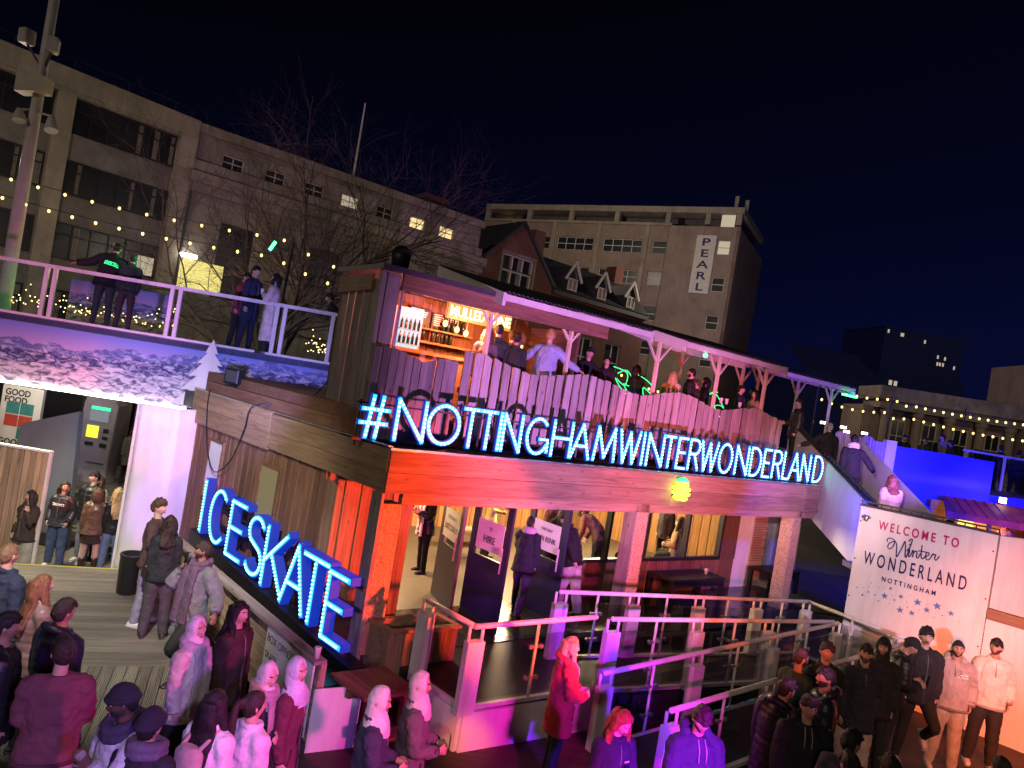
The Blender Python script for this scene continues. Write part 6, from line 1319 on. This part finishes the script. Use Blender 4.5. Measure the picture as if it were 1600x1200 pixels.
            nm = a[0]; so_, el, wr_, hp, kn, an, fd = joints[nm]; sg = -1 if nm == 'L' else 1; q = wr_ + fd * .10 + (fw_ * .02 if len(a) < 2 else V((0, 0, 0))) - rt_ * sg * .02; m = MB(); m.box(q - rt_ * .036 - up * .0, rt_ * .072, up * .145, fw_ * .009); fin(m, 'phone', M['black'], root)
        elif k == 'cup':
            nm = a[0]; so_, el, wr_, hp, kn, an, fd = joints[nm]; sg = -1 if nm == 'L' else 1; q = wr_ + fd * .085 - rt_ * sg * .035 - Z * .05; m = MB(); m.lathe(q, [(.028, 0), (.038, .11), (.040, .115)], 12); fin(m, 'cup', M['cup'], root)
        elif k == 'print':                                     # lettering or a badge on the chest or back
            w_, hgt, col, sd, dzv = a; m = MB(); c = chest + up * dzv + fw_ * (.162 if sd > 0 else -.160) * 1.0
            m.box(c - rt_ * w_ / 2 - up * hgt / 2, rt_ * w_, up * hgt, fw_ * .012 * sd); fin(m, 'print', col, root)
        elif k == 'chesttext':
            s_, hgt, matn, sd, off = a; cu = text(s_, (0, 0, 0), (1, 0, 0), (0, 1, 0), hgt, M[matn] if isinstance(matn, str) else matn, None, .0, .9, bold=.02, name='lettering')
            for v in cu.data.vertices:
                x = v.co.x; c = chest + up * (off[1] + v.co.y) + rt_ * (-sd * (x + off[0])); xx = (x + off[0]) / .19; v.co = (c + fw_ * sd * (off[2] * math.sqrt(max(.0, 1 - xx * xx * .8))) + dz) * s
            cu.parent = root
        elif k == 'dash':                                      # an unreadable printed mark that follows the cloth
            w_, mt_, sd, of_, rows_ = a; gm = [c for c in root.children if c.name.startswith(('jacket', 'sweater', 'shirt'))]; m = MB(); ry_ = .118 + ((coat or top)[3].get('t', .028) if len(coat or top) > 3 else .028); rx_ = .160 + ry_ - .118
            for r_ in range(rows_):
                x = -w_ / 2
                while x < w_ / 2:
                    l_ = rs.uniform(.015, .04) if w_ > .1 else .02; pts_ = []
                    for q_ in (0, .5, 1):
                        xx = of_[0] * (-1 if sd > 0 else 1) + x + l_ * q_; pts_.append(chest + up * (of_[1] - r_ * .03 + rs.uniform(-.006, .006)) + rt_ * xx + fw_ * (sd * (ry_ * math.sqrt(max(.05, 1 - (xx / rx_) ** 2)) - .002)))
                    m.tube(pts_, .0085, 5); x += l_ + .012
            fin(m, 'print', M[mt_], root)
        elif k == 'skirt':
            m = MB(); loft(m, [PEL + Z * .10, PEL - Z * .05, PEL - Z * a[1]], [(.155, .12), (.185, .14), (.20 + .1 * max(0, a[1] - .4), .155)], Y, 20); fin(m, 'skirt', cloth(a[0]), root, vs, .015, 2)
        elif k == 'boots':
            for nm in 'LR': kn, an = joints[nm][4], joints[nm][5]; m = MB(); loft(m, [kn.lerp(an, .35), an], [(.062, .066), (.048, .055)], Y, 12); fin(m, 'boot_shaft', cloth(a[0], 'leather'), root)
    return root
BK = (.014, .014, .016); NV = (.018, .022, .05); DN = (.06, .09, .16); GR = (.16, .16, .17); BR_ = (.10, .055, .035); CRM = (.58, .52, .44); WHT = (.66, .64, .62); MAR = (.16, .05, .07); LIL = (.34, .27, .36)
tr = lambda c, k='cloth', w=1.0: (c, k, w)
P = person
# left foreground, seen mostly from behind
P((18, 850), 0, 1.80, 15, 'man with very short brown hair in a navy jacket, from behind at the left edge', 'light', ('crop', 'lightbrown'), coat=(NV, 'cloth', .10, dict(t=.03)), legs=tr(DN, 'denim'), eyes=False)
P((70, 898), 0, 1.66, 40, 'woman with long auburn hair in a grey brown padded coat, from behind', 'fair', ('long', 'auburn'), coat=((.16, .11, .10), 'puffer', .15, dict(q=.10)), legs=tr(BK), fem=True, eyes=False, armR='front')
P((104, 936), 0, 1.74, 25, 'dark haired person in a glossy navy puffer jacket, from behind', 'tan', ('short', 'dark'), coat=((.016, .018, .035), 'puffer', .12, dict(q=.12, t=.05, collar=2)), legs=tr(BK), bulk=1.06, eyes=False)
P((14, 957), 0, 1.76, 55, 'man in a black hooded quilted jacket cut by the left edge', 'tan', ('short', 'black'), coat=(BK, 'puffer', .15, dict(q=.09, t=.045, collar=2)), legs=tr(BK), bulk=1.05, eyes=False)
P((104, 996), 0, 1.78, 335, 'man in a maroon sweater and lilac trousers, from behind, hands in front', 'light', ('short', 'dark'), top=(MAR, 'knit', .06, dict(collar=0, t=.03)), legs=tr(LIL, 'cloth', 1.25), armL='front', armR='front', bulk=1.1, hyaw=-25, eyes=False, vs=.011)
P((192, 1071), 0, 1.78, 215, 'bearded man in a black beanie and dark neck scarf with a pale shirt, hand raised', 'dark', ('beanie', (.02, .015, .025)), top=((.45, .45, .48), 'cloth', .08, dict(t=.03)), legs=tr(BK), armL='raise', armR='front', extra=(('beard', .04), ('scarf', (.04, .03, .06))), hyaw=30, hpitch=14, vs=.010, bulk=1.08)
P((240, 1108), 0, 1.72, 10, 'person in a plain dark beanie and grey scarf with a dark coat, from behind', 'tan', ('beanie', (.025, .015, .03)), coat=((.02, .015, .025), 'cloth', .20), legs=tr(BK), extra=(('scarf', (.12, .08, .13)),), eyes=False, vs=.011)
P((340, 1078), 0, 1.66, 20, 'woman with very long straight black hair, pale coat and a beige backpack', 'light', ('long', 'black'), coat=(WHT, 'cloth', .20, dict(t=.035)), legs=tr(BK), fem=True, extra=(('backpack', (.42, .30, .26)),), eyes=False, vs=.011)
P((402, 1080), 0, 1.62, 35, 'woman with a wavy dark ponytail in a pale pink coat, from behind', 'light', ('pony', 'dark'), coat=((.64, .52, .58), 'cloth', .25, dict(t=.035)), legs=tr(BK), fem=True, eyes=False, vs=.011, hyaw=15)
P((310, 963), 0, 1.66, 105, 'woman in a white headscarf and cream button jacket with black trousers', 'light', ('hijab', (.62, .58, .60)), coat=(CRM, 'cloth', .12, dict(t=.035)), legs=tr(BK, 'cloth', 1.2), fem=True, extra=(('scarf', (.40, .37, .40), .22),), vs=.010, hyaw=8)
P((378, 940), 0, 1.70, 110, 'woman with long dark wavy hair in a long dark brown coat over grey', 'light', ('longwavy', 'black'), top=((.03, .03, .03), 'cloth', .05), coat=((.055, .026, .022), 'cloth', .48, dict(t=.035)), legs=tr((.10, .10, .09)), fem=True, vs=.010, hyaw=5, extra=())
P((424, 1036), 0, 1.62, 100, 'woman in a white headscarf with a patterned shawl over a dark coat', 'light', ('hijab', (.58, .46, .48)), coat=((.03, .025, .035), 'cloth', .25), legs=tr(BK), fem=True, extra=(('scarf', (.36, .25, .28), .12),), armL='fold', armR='fold', vs=.010, hyaw=20, hpitch=10)
P((467, 1028), 0, 1.64, 95, 'woman in a white headscarf and long maroon top beside the box office board', 'light', ('hijab', (.50, .46, .56)), coat=((.13, .028, .05), 'cloth', .38, dict(t=.025)), legs=tr(BK), fem=True, vs=.010, hyaw=20)
P((600, 1074), 0, 1.66, 80, 'woman in a white headscarf and navy blazer beside the picnic table', 'light', ('hijab', (.64, .60, .58)), coat=((.045, .04, .075), 'cloth', .14, dict(t=.03)), legs=tr(BK), fem=True, armR='front', armL='front', vs=.010, hyaw=12, hpitch=8)
P((660, 1050), 0, 1.66, 85, 'woman in a white headscarf and long purple grey coat, by the white base wall', 'light', ('hijab', (.62, .58, .60)), coat=((.15, .11, .13), 'cloth', .60, dict(t=.03)), legs=tr(BK), fem=True, armR='front', armL='front', vs=.010, hyaw=10, extra=(('phone', 'R'),))
P((896, 995), 0, 1.62, 78, 'blond woman in a bright red hooded jacket standing by the railings', 'fair', ('bob', 'blond'), coat=((.42, .018, .022), 'cloth', .28, dict(t=.045, collar=2)), legs=tr(BK), fem=True, armL='front', armR='front', extra=(('phone', 'R'),), vs=.010, hyaw=8, hpitch=6)
P((980, 1114), 0, 1.64, 158, 'ginger haired woman in a navy jacket looking down', 'fair', ('longwavy', 'ginger'), coat=((.02, .022, .05), 'cloth', .15, dict(t=.035)), legs=tr(BK), fem=True, armL='phone', armR='phone', extra=(('phone', 'L'), ('dash', .06, 'whiteink', 1, (.07, .03), 1),), hpitch=26, hyaw=-10, vs=.010)
P((1102, 1107), 0, 1.80, 168, 'young man with a dark fringe in a navy hoodie looking down', 'light', ('fringe', 'dark'), coat=((.035, .04, .085), 'cloth', .10, dict(t=.035, collar=2)), legs=tr(BK), armL='phone', armR='phone', extra=(('beard', .018),), hpitch=24, hyaw=10, vs=.010, bulk=1.08)
# by the litter bin and the slat fence
P((252, 780), 0, 1.80, 80, 'curly haired young man in a brown sweater and pale jeans beside the litter bin', 'fair', ('curly', 'brown'), top=((.085, .045, .045), 'knit', .08, dict(t=.028)), legs=tr((.24, .22, .29), 'denim', 1.1), shoe=(.6, .58, .58), armL='down', armR='front', hyaw=15, extra=())
P((268, 806), 0, 1.68, 330, 'woman with long wavy dark hair and a black jacket facing the curly haired man', 'light', ('longwavy', 'dark'), coat=((.02, .02, .025), 'cloth', .08), legs=tr((.06, .045, .06), 'cloth', 1.3), fem=True, extra=(('bag', (.03, .02, .02), -1),), eyes=False, hyaw=-20)
P((322, 846), 0, 1.78, 205, 'man on the phone in a grey jacket and patterned scarf leaning on the slat fence', 'brown', ('short', 'dark'), coat=((.13, .13, .15), 'cloth', .25, dict(t=.045)), legs=tr(BK), armR='ear', armL='lean', legL=(48, 95, 4), hyaw=45, extra=(('scarf', (.10, .06, .10), .25), ('phone', 'R'), ('beard', .02)), lean=-6, vs=.010)
# street level beyond the steps
G2 = -.62
P((52, 766), G2, 1.66, 195, 'woman in a dark brown zipped jacket and pale grey trousers by the timber enclosure', 'light', ('long', 'dark'), coat=((.05, .032, .026), 'cloth', .08, dict(t=.04)), legs=tr((.36, .33, .29), 'cloth', 1.35), fem=True, armL='ear', armR='pocket', hyaw=40)
P((104, 752), G2, 1.64, 175, 'woman in a black and white racing style jacket and blue jeans', 'light', ('bob', 'dark'), coat=((.03, .03, .035), 'leather', .06, dict(t=.04)), legs=tr(DN, 'denim', 1.35), shoe=(.6, .6, .6), fem=True, armL='pocket', armR='pocket', hyaw=-35, extra=(('dash', .22, 'whiteink', 1, (0, .04), 2),))
P((115, 745), G2, 1.66, 195, 'woman in a cream fluffy jacket behind the black and white jacket', 'fair', ('bob', 'brown'), coat=((.60, .56, .46), 'fur', .08, dict(t=.045)), legs=tr(BK), fem=True, armR='ear', at=(-8.35, 14.75, G2))
P((152, 737), G2, 1.80, 190, 'young man in a black puffer jacket and wide grey jeans', 'light', ('short', 'black'), coat=(BK, 'puffer', .06, dict(q=.11, t=.05)), legs=tr((.16, .17, .19), 'denim', 1.25), shoe=(.62, .62, .62), armR='pocket', armL='down', hyaw=25, hpitch=-6, legL=(14, 4, 6))
P((177, 747), G2, 1.76, 170, 'dark haired man in a black top looking down beside the canvas wall', 'brown', ('crop', 'black'), top=(BK, 'cloth', .1), legs=tr(BK), hpitch=22, at=(-7.85, 15.1, G2))
P((156, 763), G2, 1.62, 330, 'woman in a brown leather jacket, short skirt and tall boots, from behind', 'fair', ('bob', 'brown'), coat=((.12, .07, .045), 'leather', .10, dict(t=.04)), legs=tr((.45, .28, .22), 'bare'), fem=True, shoe=(.05, .025, .02), extra=(('skirt', (.04, .02, .02), .30), ('boots', (.05, .025, .02))), eyes=False)
P((188, 762), G2, 1.66, 320, 'woman with long blond hair in a black jacket and blue jeans, from behind', 'fair', ('long', 'blond'), coat=(BK, 'leather', .06), legs=tr((.10, .15, .26), 'denim', 1.2), fem=True, eyes=False)
P((12, 644), -.5, 1.74, 95, 'person in a dark jacket and pale trousers walking past the food poster', 'light', ('short', 'dark'), coat=(BK, 'cloth', .1), legs=tr((.42, .38, .33)), at=(-16.1, 21.5, -.5), legL=(18, 6, 2), legR=(-16, 10, 2), vs=.016)
P((195, 660), -.5, 1.72, 140, 'person in a grey coat beside the ticket machine', 'light', ('bob', 'brown'), coat=((.16, .15, .14), 'cloth', .3), legs=tr(BK), at=(-11.2, 21.2, -.5), vs=.016)
P((207, 672), -.5, 1.64, 180, 'person in a pale top and red skirt waiting right of the ticket machine', 'fair', ('long', 'dark'), coat=((.45, .38, .36), 'cloth', .1), legs=tr((.16, .03, .04)), fem=True, at=(-10.6, 21.0, -.5), vs=.016)
# skaters on the raised walkway
ZB = 4.24
P((149, 409), ZB, 1.78, 330, 'skater in a dark helmet with a green glowing back print, one arm stretched out', 'light', ('helmet', (.02, .03, .02)), coat=(BK, 'cloth', .10, dict(t=.045)), legs=tr((.03, .04, .035)), armL='arm', armR='down', lean=14, side=10, eyes=False, at=(-8.9, 14.75, ZB), extra=(('dash', .26, 'green_neon', -1, (0, .02), 3),), bulk=1.1)
P((165, 432), ZB, 1.62, 335, 'smaller skater in a dark jacket held by the skater with the glowing print', 'light', ('crop', 'dark'), coat=((.03, .04, .035), 'cloth', .08), legs=tr((.05, .03, .03)), lean=20, eyes=False, at=(-8.48, 14.85, ZB))
P((318, 452), ZB, 1.66, 100, 'skater in a dark red jacket behind the tall skater in blue', 'light', ('short', 'black'), coat=((.20, .03, .05), 'cloth', .15), legs=tr(BK), at=(-6.35, 15.6, ZB), lean=6)
P((332, 440), ZB, 1.80, 110, 'tall skater in a dark blue coat facing the woman in the cream coat', 'light', ('short', 'black'), coat=((.02, .02, .06), 'cloth', .30), legs=tr((.02, .02, .05)), at=(-6.0, 15.3, ZB), armL='front')
P((373, 450), ZB, 1.68, 262, 'woman in a long cream buttoned coat with dark hair tied back', 'light', ('bob', 'black'), coat=((.60, .50, .47), 'cloth', .66, dict(t=.03)), legs=tr(BK), fem=True, armL='chest', armR='chest', at=(-5.42, 15.0, ZB), extra=(('cup', 'R'),))
P((508, 490), ZB, 1.60, 275, 'skater in dark clothes bending forward at the end of the walkway', 'tan', ('short', 'dark'), coat=((.025, .035, .03), 'cloth', .15), legs=tr(BK), at=(-4.05, 15.6, ZB), lean=38, vs=.014)
# upper deck, bar side
ZU = 3.7
P((832, 520), ZU, 1.80, 10, 'fair haired man in a pale blue shirt, from behind, arms on the palisade', 'fair', ('short', 'blond'), top=((.30, .36, .56), 'cloth', .08, dict(t=.025)), legs=tr(BK), armL='arm', armR='arm', lean=10, at=tuple(W(3.85, 1.55, ZU)), eyes=False, bulk=1.12)
for px, a, b, hh, lab, hr_, cc in (((765, 530), 2.78, 1.9, 1.60, 'person in a dark padded coat waiting at the bar counter, farthest left', ('bob', 'brown'), (.10, .08, .10)), ((775, 530), 3.05, 1.95, 1.70, 'dark haired person waiting at the bar beside the blue shirt', ('short', 'black'), (.03, .04, .04)), ((790, 530), 3.3, 1.75, 1.60, 'person with a dark bun and green black jacket at the bar', ('beanie', (.03, .025, .02)), (.02, .03, .025)), ((806, 525), 3.5, 2.1, 1.66, 'brown haired person half hidden behind the blue shirt', ('short', 'brown'), (.06, .05, .05))):
    P(px, ZU, hh, 355, lab, 'light', hr_, coat=(cc, 'cloth', .1), legs=tr(BK), at=tuple(W(a, b, ZU)), eyes=False, vs=.014)
for a, b, hh, fc_, lab, hr_, cc, kw in ((5.75, 2.5, 1.72, 150, 'man in a dark cap leaning over a table behind the palisade', ('cap', (.02, .02, .02)), BK, dict(lean=20, armL='reach', armR='reach')), (6.35, 2.4, 1.60, 200, 'person with a dark bun beside the man in the cap', ('pony', 'black'), BK, dict(lean=10)), (7.15, 2.3, 1.55, 60, 'person in black turned towards the table with the green glow', ('bob', 'black'), (.02, .025, .03), {}),
        (7.75, 1.85, 1.55, 20, 'blond person in a beige fur hooded coat, from behind', ('long', 'blond'), (.50, .42, .32), {}), (8.5, 1.95, 1.70, 285, 'bearded man in black with a fade haircut, in profile', ('crop', 'black'), BK, dict(extra=(('beard', .04),))), (8.95, 2.1, 1.5, 300, 'shorter person beside the bearded man in black', ('short', 'brown'), (.04, .03, .03), {}), (9.4, 2.2, 1.6, 280, 'dark haired person under the middle canopy post', ('bob', 'black'), BK, {}),
        (9.95, 1.65, 1.55, 110, 'man in a navy jacket by the fence end looking right', ('short', 'black'), NV, {}), (10.45, 1.6, 1.5, 250, 'dark haired woman in a beige jacket by the fence end', ('long', 'black'), (.33, .24, .20), dict(fem=True)), (11.3, 2.2, 1.6, 270, 'person in dark clothes behind the head of the stair', ('bob', 'dark'), BK, {})):
    P((0, 0), ZU, hh, fc_, lab, 'light', hr_, coat=(cc, 'fur' if 'fur' in lab else 'cloth', .12), legs=tr(BK), at=tuple(W(a, b, ZU)), vs=.014, **kw)
m = MB(); wbox(m, 5.5, 6.7, 1.75, 2.2, 4.68, 4.72); wbox(m, 6.05, 6.13, 1.93, 2.01, 3.7, 4.68); TB = empty('bar_table', W(6.1, 2, 3.7), 'tall table with a green glow behind the palisade', 'table'); m.build('tabletop', M['bluelit'], TB)
for i, (a, b, c) in enumerate(((6.6, 2.0, .35), (7.05, 2.2, .45), (7.5, 2.1, .3), (9.9, 2.0, .4))):
    pts = [W(a + .25 * math.sin(k * 1.7 + i), b + .05 * k, 4.55 + .1 * k + .12 * math.cos(k * 2.3 + i)) for k in range(7)]; m = MB(); m.tube([V(q) for q in smooth([tuple(p) for p in pts], 4)], .008, 5); tag(m.build('neon_wire', M['green_neon'], None), 'thin green glowing wire among the people on the upper deck', 'light', 'green glowing wires on the upper deck')
for i, (a, z) in enumerate(((8.75, 4.80), (8.95, 4.80), (9.45, 4.78))): m = MB(); m.lathe(W(a, 1.3, z), [(.03, 0), (.042, .12), (.044, .125)], 12); tag(m.build('beer_glass', M['glass'] if 0 else M['cup'], None, True), ('left', 'middle', 'right')[i] + ' drinking cup on the palisade ledge', 'cup')
# on the stair
P((1228, 608), 0, 1.80, 275, 'man in a dark puffer jacket at the head of the stair, in profile', 'light', ('short', 'dark'), coat=((.03, .025, .03), 'puffer', .15, dict(q=.08, t=.045)), legs=tr(BK), at=(7.72, 18.6, 3.45), armR='front')
P((1270, 640), 0, 1.72, 20, 'grey haired man in a black coat climbing the stair, from behind', 'light', ('short', 'grey'), coat=(BK, 'cloth', .2), legs=tr(BK), at=(7.9, 17.0, 3.0), eyes=False, lean=12, armL='arm')
P((1303, 667), 0, 1.76, 10, 'dark haired man in a black jacket with a white collar climbing the stair', 'light', ('short', 'black'), coat=(BK, 'cloth', .12), legs=tr(BK), at=(7.86, 15.6, 2.75), eyes=False, lean=10, armR='lean', extra=(('scarf', (.5, .45, .4)),))
P((1390, 710), 0, 1.66, 10, 'woman with long auburn hair in a pale pink jacket starting up the stair', 'fair', ('longwavy', 'auburn'), coat=((.58, .42, .38), 'cloth', .08, dict(t=.05)), legs=tr(BK), fem=True, at=(8.25, 14.5, 2.15), eyes=False, lean=14, armR='reach', legL=(45, 60, 5), legR=(-10, 4, 4))
P((1490, 797), 0, 1.66, 180, 'dark haired woman standing behind the lettered wall by the stall', 'light', ('long', 'dark'), coat=((.06, .05, .05), 'cloth', .2), legs=tr(BK), fem=True, at=(10.0, 15.2, 1.35), vs=.014)
P((1575, 830), 0, 1.7, 250, 'person at the stall counter below the red roof', 'light', ('short', 'dark'), coat=((.10, .03, .04), 'cloth', .1), legs=tr(BK), at=(14.0, 18.95, 1.25), vs=.016)
for i, (px, py, Yd, lab, cc) in enumerate(((1413, 683, 24, 'dark hooded figure at the rink edge left of the first board', BK), (1448, 687, 25, 'dark figure with a pale face beside the middle board', (.04, .05, .05)), (1477, 683, 23.5, 'person in a violet lit pale jacket by the rink', (.30, .26, .34)), (1490, 692, 23.2, 'person in blue leaning at the rink edge', (.05, .06, .16)), (1567, 700, 23.0, 'dark clad skater behind the white topped railing', BK), (1592, 707, 23, 'skater cut by the right edge', (.03, .03, .05)))):
    q = aty(px, py, Yd); P((0, 0), 0, 1.65, 200 + 40 * i, lab, 'light', ('short', 'dark'), coat=(cc, 'cloth', .12), legs=tr(BK), at=(q.x, q.y, q.z - 1.65), vs=.02, lean=8)
# inside the cabin and on its porch
P((677, 768), FL, 1.68, 235, 'woman with a pink scarf and black jacket looking at her phone inside the cabin', 'light', ('bob', 'dark'), coat=(BK, 'leather', .15, dict(t=.04)), legs=tr(BK), fem=True, armL='phone', armR='phone', extra=(('phone', 'R'), ('scarf', (.62, .30, .40), .35)), at=(-1.21, 13.69, FL), hpitch=15)
P((780, 785), FL, 1.66, 100, 'person in a yellow top half hidden by the open exit door', 'light', ('short', 'dark'), top=((.50, .36, .12), 'cloth', .1), legs=tr(BK), at=(.02, 15.6, FL), armR='front')
P((822, 808), FL, 1.66, 25, 'boy in a dark jacket with a pale hood walking in, from behind', 'light', ('crop', 'dark'), coat=((.018, .018, .03), 'cloth', .15, dict(t=.04)), legs=tr((.035, .03, .06), 'cloth', 1.25), at=(.72, 12.15, FL), extra=(('scarf', (.50, .38, .40)),), eyes=False, legL=(16, 6, 3), legR=(-14, 14, 3), armL='swing')
P((868, 822), FL, 1.80, 300, 'young man in a black coat and pale trousers leaning forward through the door', 'light', ('curly', 'dark'), coat=(BK, 'cloth', .05, dict(t=.03)), legs=tr((.45, .38, .36), 'cloth', 1.3), at=(1.62, 12.5, FL), lean=24, hpitch=30, legL=(14, 10, 4), legR=(-8, 6, 3), armL='back', armR='down')
for a, b, hh, fc_, lab, hr_, cc, kw in ((5.75, 2.6, 1.72, 150, 'person in a pink jumper behind the first cabin window', ('short', 'dark'), (.36, .13, .13), {}), (5.5, 2.3, 1.60, 140, 'person in a dark cap behind the first cabin window, lower', ('cap', (.04, .04, .05)), BK, dict(lean=15)), (7.3, 2.7, 1.70, 300, 'brown haired person bending over behind the second cabin window', ('bob', 'dark'), (.16, .06, .06), dict(lean=62, armL='reach', armR='reach')),
        (8.95, 3.2, 1.72, 200, 'woman in a long beige puffer coat behind the cabin window', ('bob', 'brown'), (.38, .30, .22), dict(fem=True)), (9.75, 2.9, 1.70, 230, 'person in a black coat beside the woman in the long beige coat', ('bob', 'brown'), (.03, .025, .03), dict(fem=True))):
    P((0, 0), FL, hh, fc_, lab, 'light', hr_, coat=(cc, 'puffer' if 'puffer' in lab else 'cloth', .5 if 'long' in lab and 'beige puffer' in lab else .12), legs=tr(BK), at=tuple(W(a, b, FL)), vs=.013, **kw)
for a, b, fc_, lab, hr_, cc in ((8.15, 2.35, 300, 'dark haired person in navy sitting low behind the cabin window', ('short', 'black'), NV), (9.35, 2.25, 290, 'long haired person in a beige coat sitting behind the last cabin window', ('long', 'dark'), (.42, .30, .18)), (9.75, 2.5, 310, 'person seated at the far end of the last cabin window', ('bob', 'dark'), (.20, .08, .06))):
    P((0, 0), FL, 1.68, fc_, lab, 'light', hr_, coat=(cc, 'cloth', .05), legs=tr(BK), at=tuple(W(a, b, FL)), vs=.013, seat=.50, legL=(80, 85, 6), legR=(80, 85, 6), armL='front', armR='front')
m = MB(); wbox(m, 7.9, 10.2, 2.15, 2.65, FL + .40, FL + .46); wbox(m, 8.0, 8.1, 2.2, 2.6, FL, FL + .4); wbox(m, 10.0, 10.1, 2.2, 2.6, FL, FL + .4); BN = empty('bench', W(9, 2.4, FL), 'bench under the cabin windows with seated skaters', 'bench'); m.build('seat', M['slat'], BN)
# the group on the right
P((1253, 1012), 0, 1.78, 62, 'young man with a buzz cut in a dark green printed sweatshirt, in profile', 'tan', ('buzz', 'dark'), top=((.03, .055, .04), 'cloth', .10, dict(t=.03)), legs=tr(BK), hyaw=12, extra=(('dash', .05, 'greyink', 1, (.03, -.06), 3),), vs=.010)
P((1294, 1003), 0, 1.80, 175, 'dark haired man in a plain black jacket beside the buzz cut man', 'tan', ('short', 'black'), coat=(BK, 'cloth', .1), legs=tr(BK), vs=.010, hyaw=10)
P((1293, 1043), 0, 1.78, 285, 'bearded man in a navy padded jacket, in profile facing left', 'tan', ('short', 'black'), coat=((.02, .022, .035), 'puffer', .12, dict(q=.06, t=.045, collar=2)), legs=tr(BK), hyaw=-10, extra=(('beard', .05),), vs=.010)
P((1233, 1060), 0, 1.74, 60, 'man in a black puffer jacket turned away, hair over his brow', 'tan', ('short', 'black'), coat=(BK, 'puffer', .20, dict(q=.10, t=.06, collar=2)), legs=tr(BK), hyaw=15, hpitch=10, vs=.010, bulk=1.1)
P((1266, 1086), 0, 1.74, 190, 'dark haired man with glasses in a black hooded jacket', 'light', ('fringe', 'black'), coat=((.016, .016, .022), 'cloth', .2, dict(t=.05, collar=2)), legs=tr(BK), hyaw=-12, extra=(('glasses',),), vs=.010, bulk=1.08)
P((1355, 1006), 0, 1.82, 190, 'man in a black quarter zip sweater and beige trousers', 'tan', ('short', 'black'), top=((.015, .018, .028), 'cloth', .14, dict(t=.03, collar=1)), legs=tr((.40, .32, .27), 'cloth', 1.25), hyaw=18, extra=(('moustache',), ('beard', .012)), vs=.010, armL='back', armR='down', shoe=(.45, .42, .4))
P((1382, 998), 0, 1.78, 195, 'man with a black hood up behind the quarter zip sweater', 'tan', ('hood', BK), top=(BK, 'cloth', .12, dict(t=.035)), legs=tr(BK), hyaw=20, extra=(('beard', .03),), vs=.010)
P((1432, 1000), 0, 1.76, 105, 'man in a black beanie and puffer jacket looking down at his phone', 'tan', ('beanie', (.018, .016, .018)), coat=(BK, 'puffer', .10, dict(q=.08, t=.045)), legs=tr((.02, .02, .022)), hpitch=30, armL='phone', armR='phone', extra=(('phone', 'R'),), lean=10, vs=.010)
P((1449, 981), 0, 1.86, 188, 'tall man with thick black hair, one foot up against the white wall', 'light', ('curly', 'black'), coat=((.02, .018, .018), 'cloth', .10, dict(t=.045)), legs=tr((.03, .022, .022)), shoe=(.4, .36, .33), legL=(48, 105, 8), hyaw=15, extra=(('moustache',),), vs=.010)
P((1498, 1001), 0, 1.76, 195, 'man in a sand hoodie and matching joggers against the white wall', 'tan', ('crop', 'black'), top=((.36, .29, .24), 'cloth', .06, dict(t=.045, collar=2)), legs=tr((.40, .33, .27), 'cloth', 1.3), shoe=(.6, .56, .52), armL='pocket', armR='pocket', hyaw=10, extra=(('beard', .02), ('dash', .13, 'whiteink', 1, (.07, .07), 2)), vs=.010, bulk=1.1)
P((1558, 998), 0, 1.80, 200, 'bearded man in a cream half zip sweatshirt and black trousers at the right edge', 'tan', ('short', 'black'), top=((.58, .52, .42), 'cloth', .08, dict(t=.038, collar=1)), legs=tr((.022, .02, .02), 'cloth', 1.25), shoe=(.6, .58, .55), armL='pocket', armR='down', hyaw=30, extra=(('beard', .05),), vs=.010, bulk=1.04)
P((1332, 1140), 0, 1.72, 45, 'man with short black hair in a slate blue jacket near the bottom edge, from behind', 'tan', ('short', 'black'), coat=((.05, .06, .085), 'cloth', .15, dict(t=.04)), legs=tr(BK), hyaw=25, vs=.010)
P((1393, 1181), 0, 1.72, 0, 'dark head of a man at the bottom edge, right of the slate blue jacket', 'tan', ('short', 'black'), coat=(BK, 'cloth', .15), legs=tr(BK), eyes=False)
P((1330, 1176), 0, 1.66, 350, 'dark haired person low at the bottom edge below the slate blue jacket', 'tan', ('short', 'black'), coat=(NV, 'cloth', .15), legs=tr(BK), eyes=False)
P((1566, 1182), 0, 1.72, 10, 'head with short black hair cut by the bottom right corner', 'tan', ('crop', 'black'), coat=(BK, 'cloth', .15), legs=tr(BK), eyes=False)
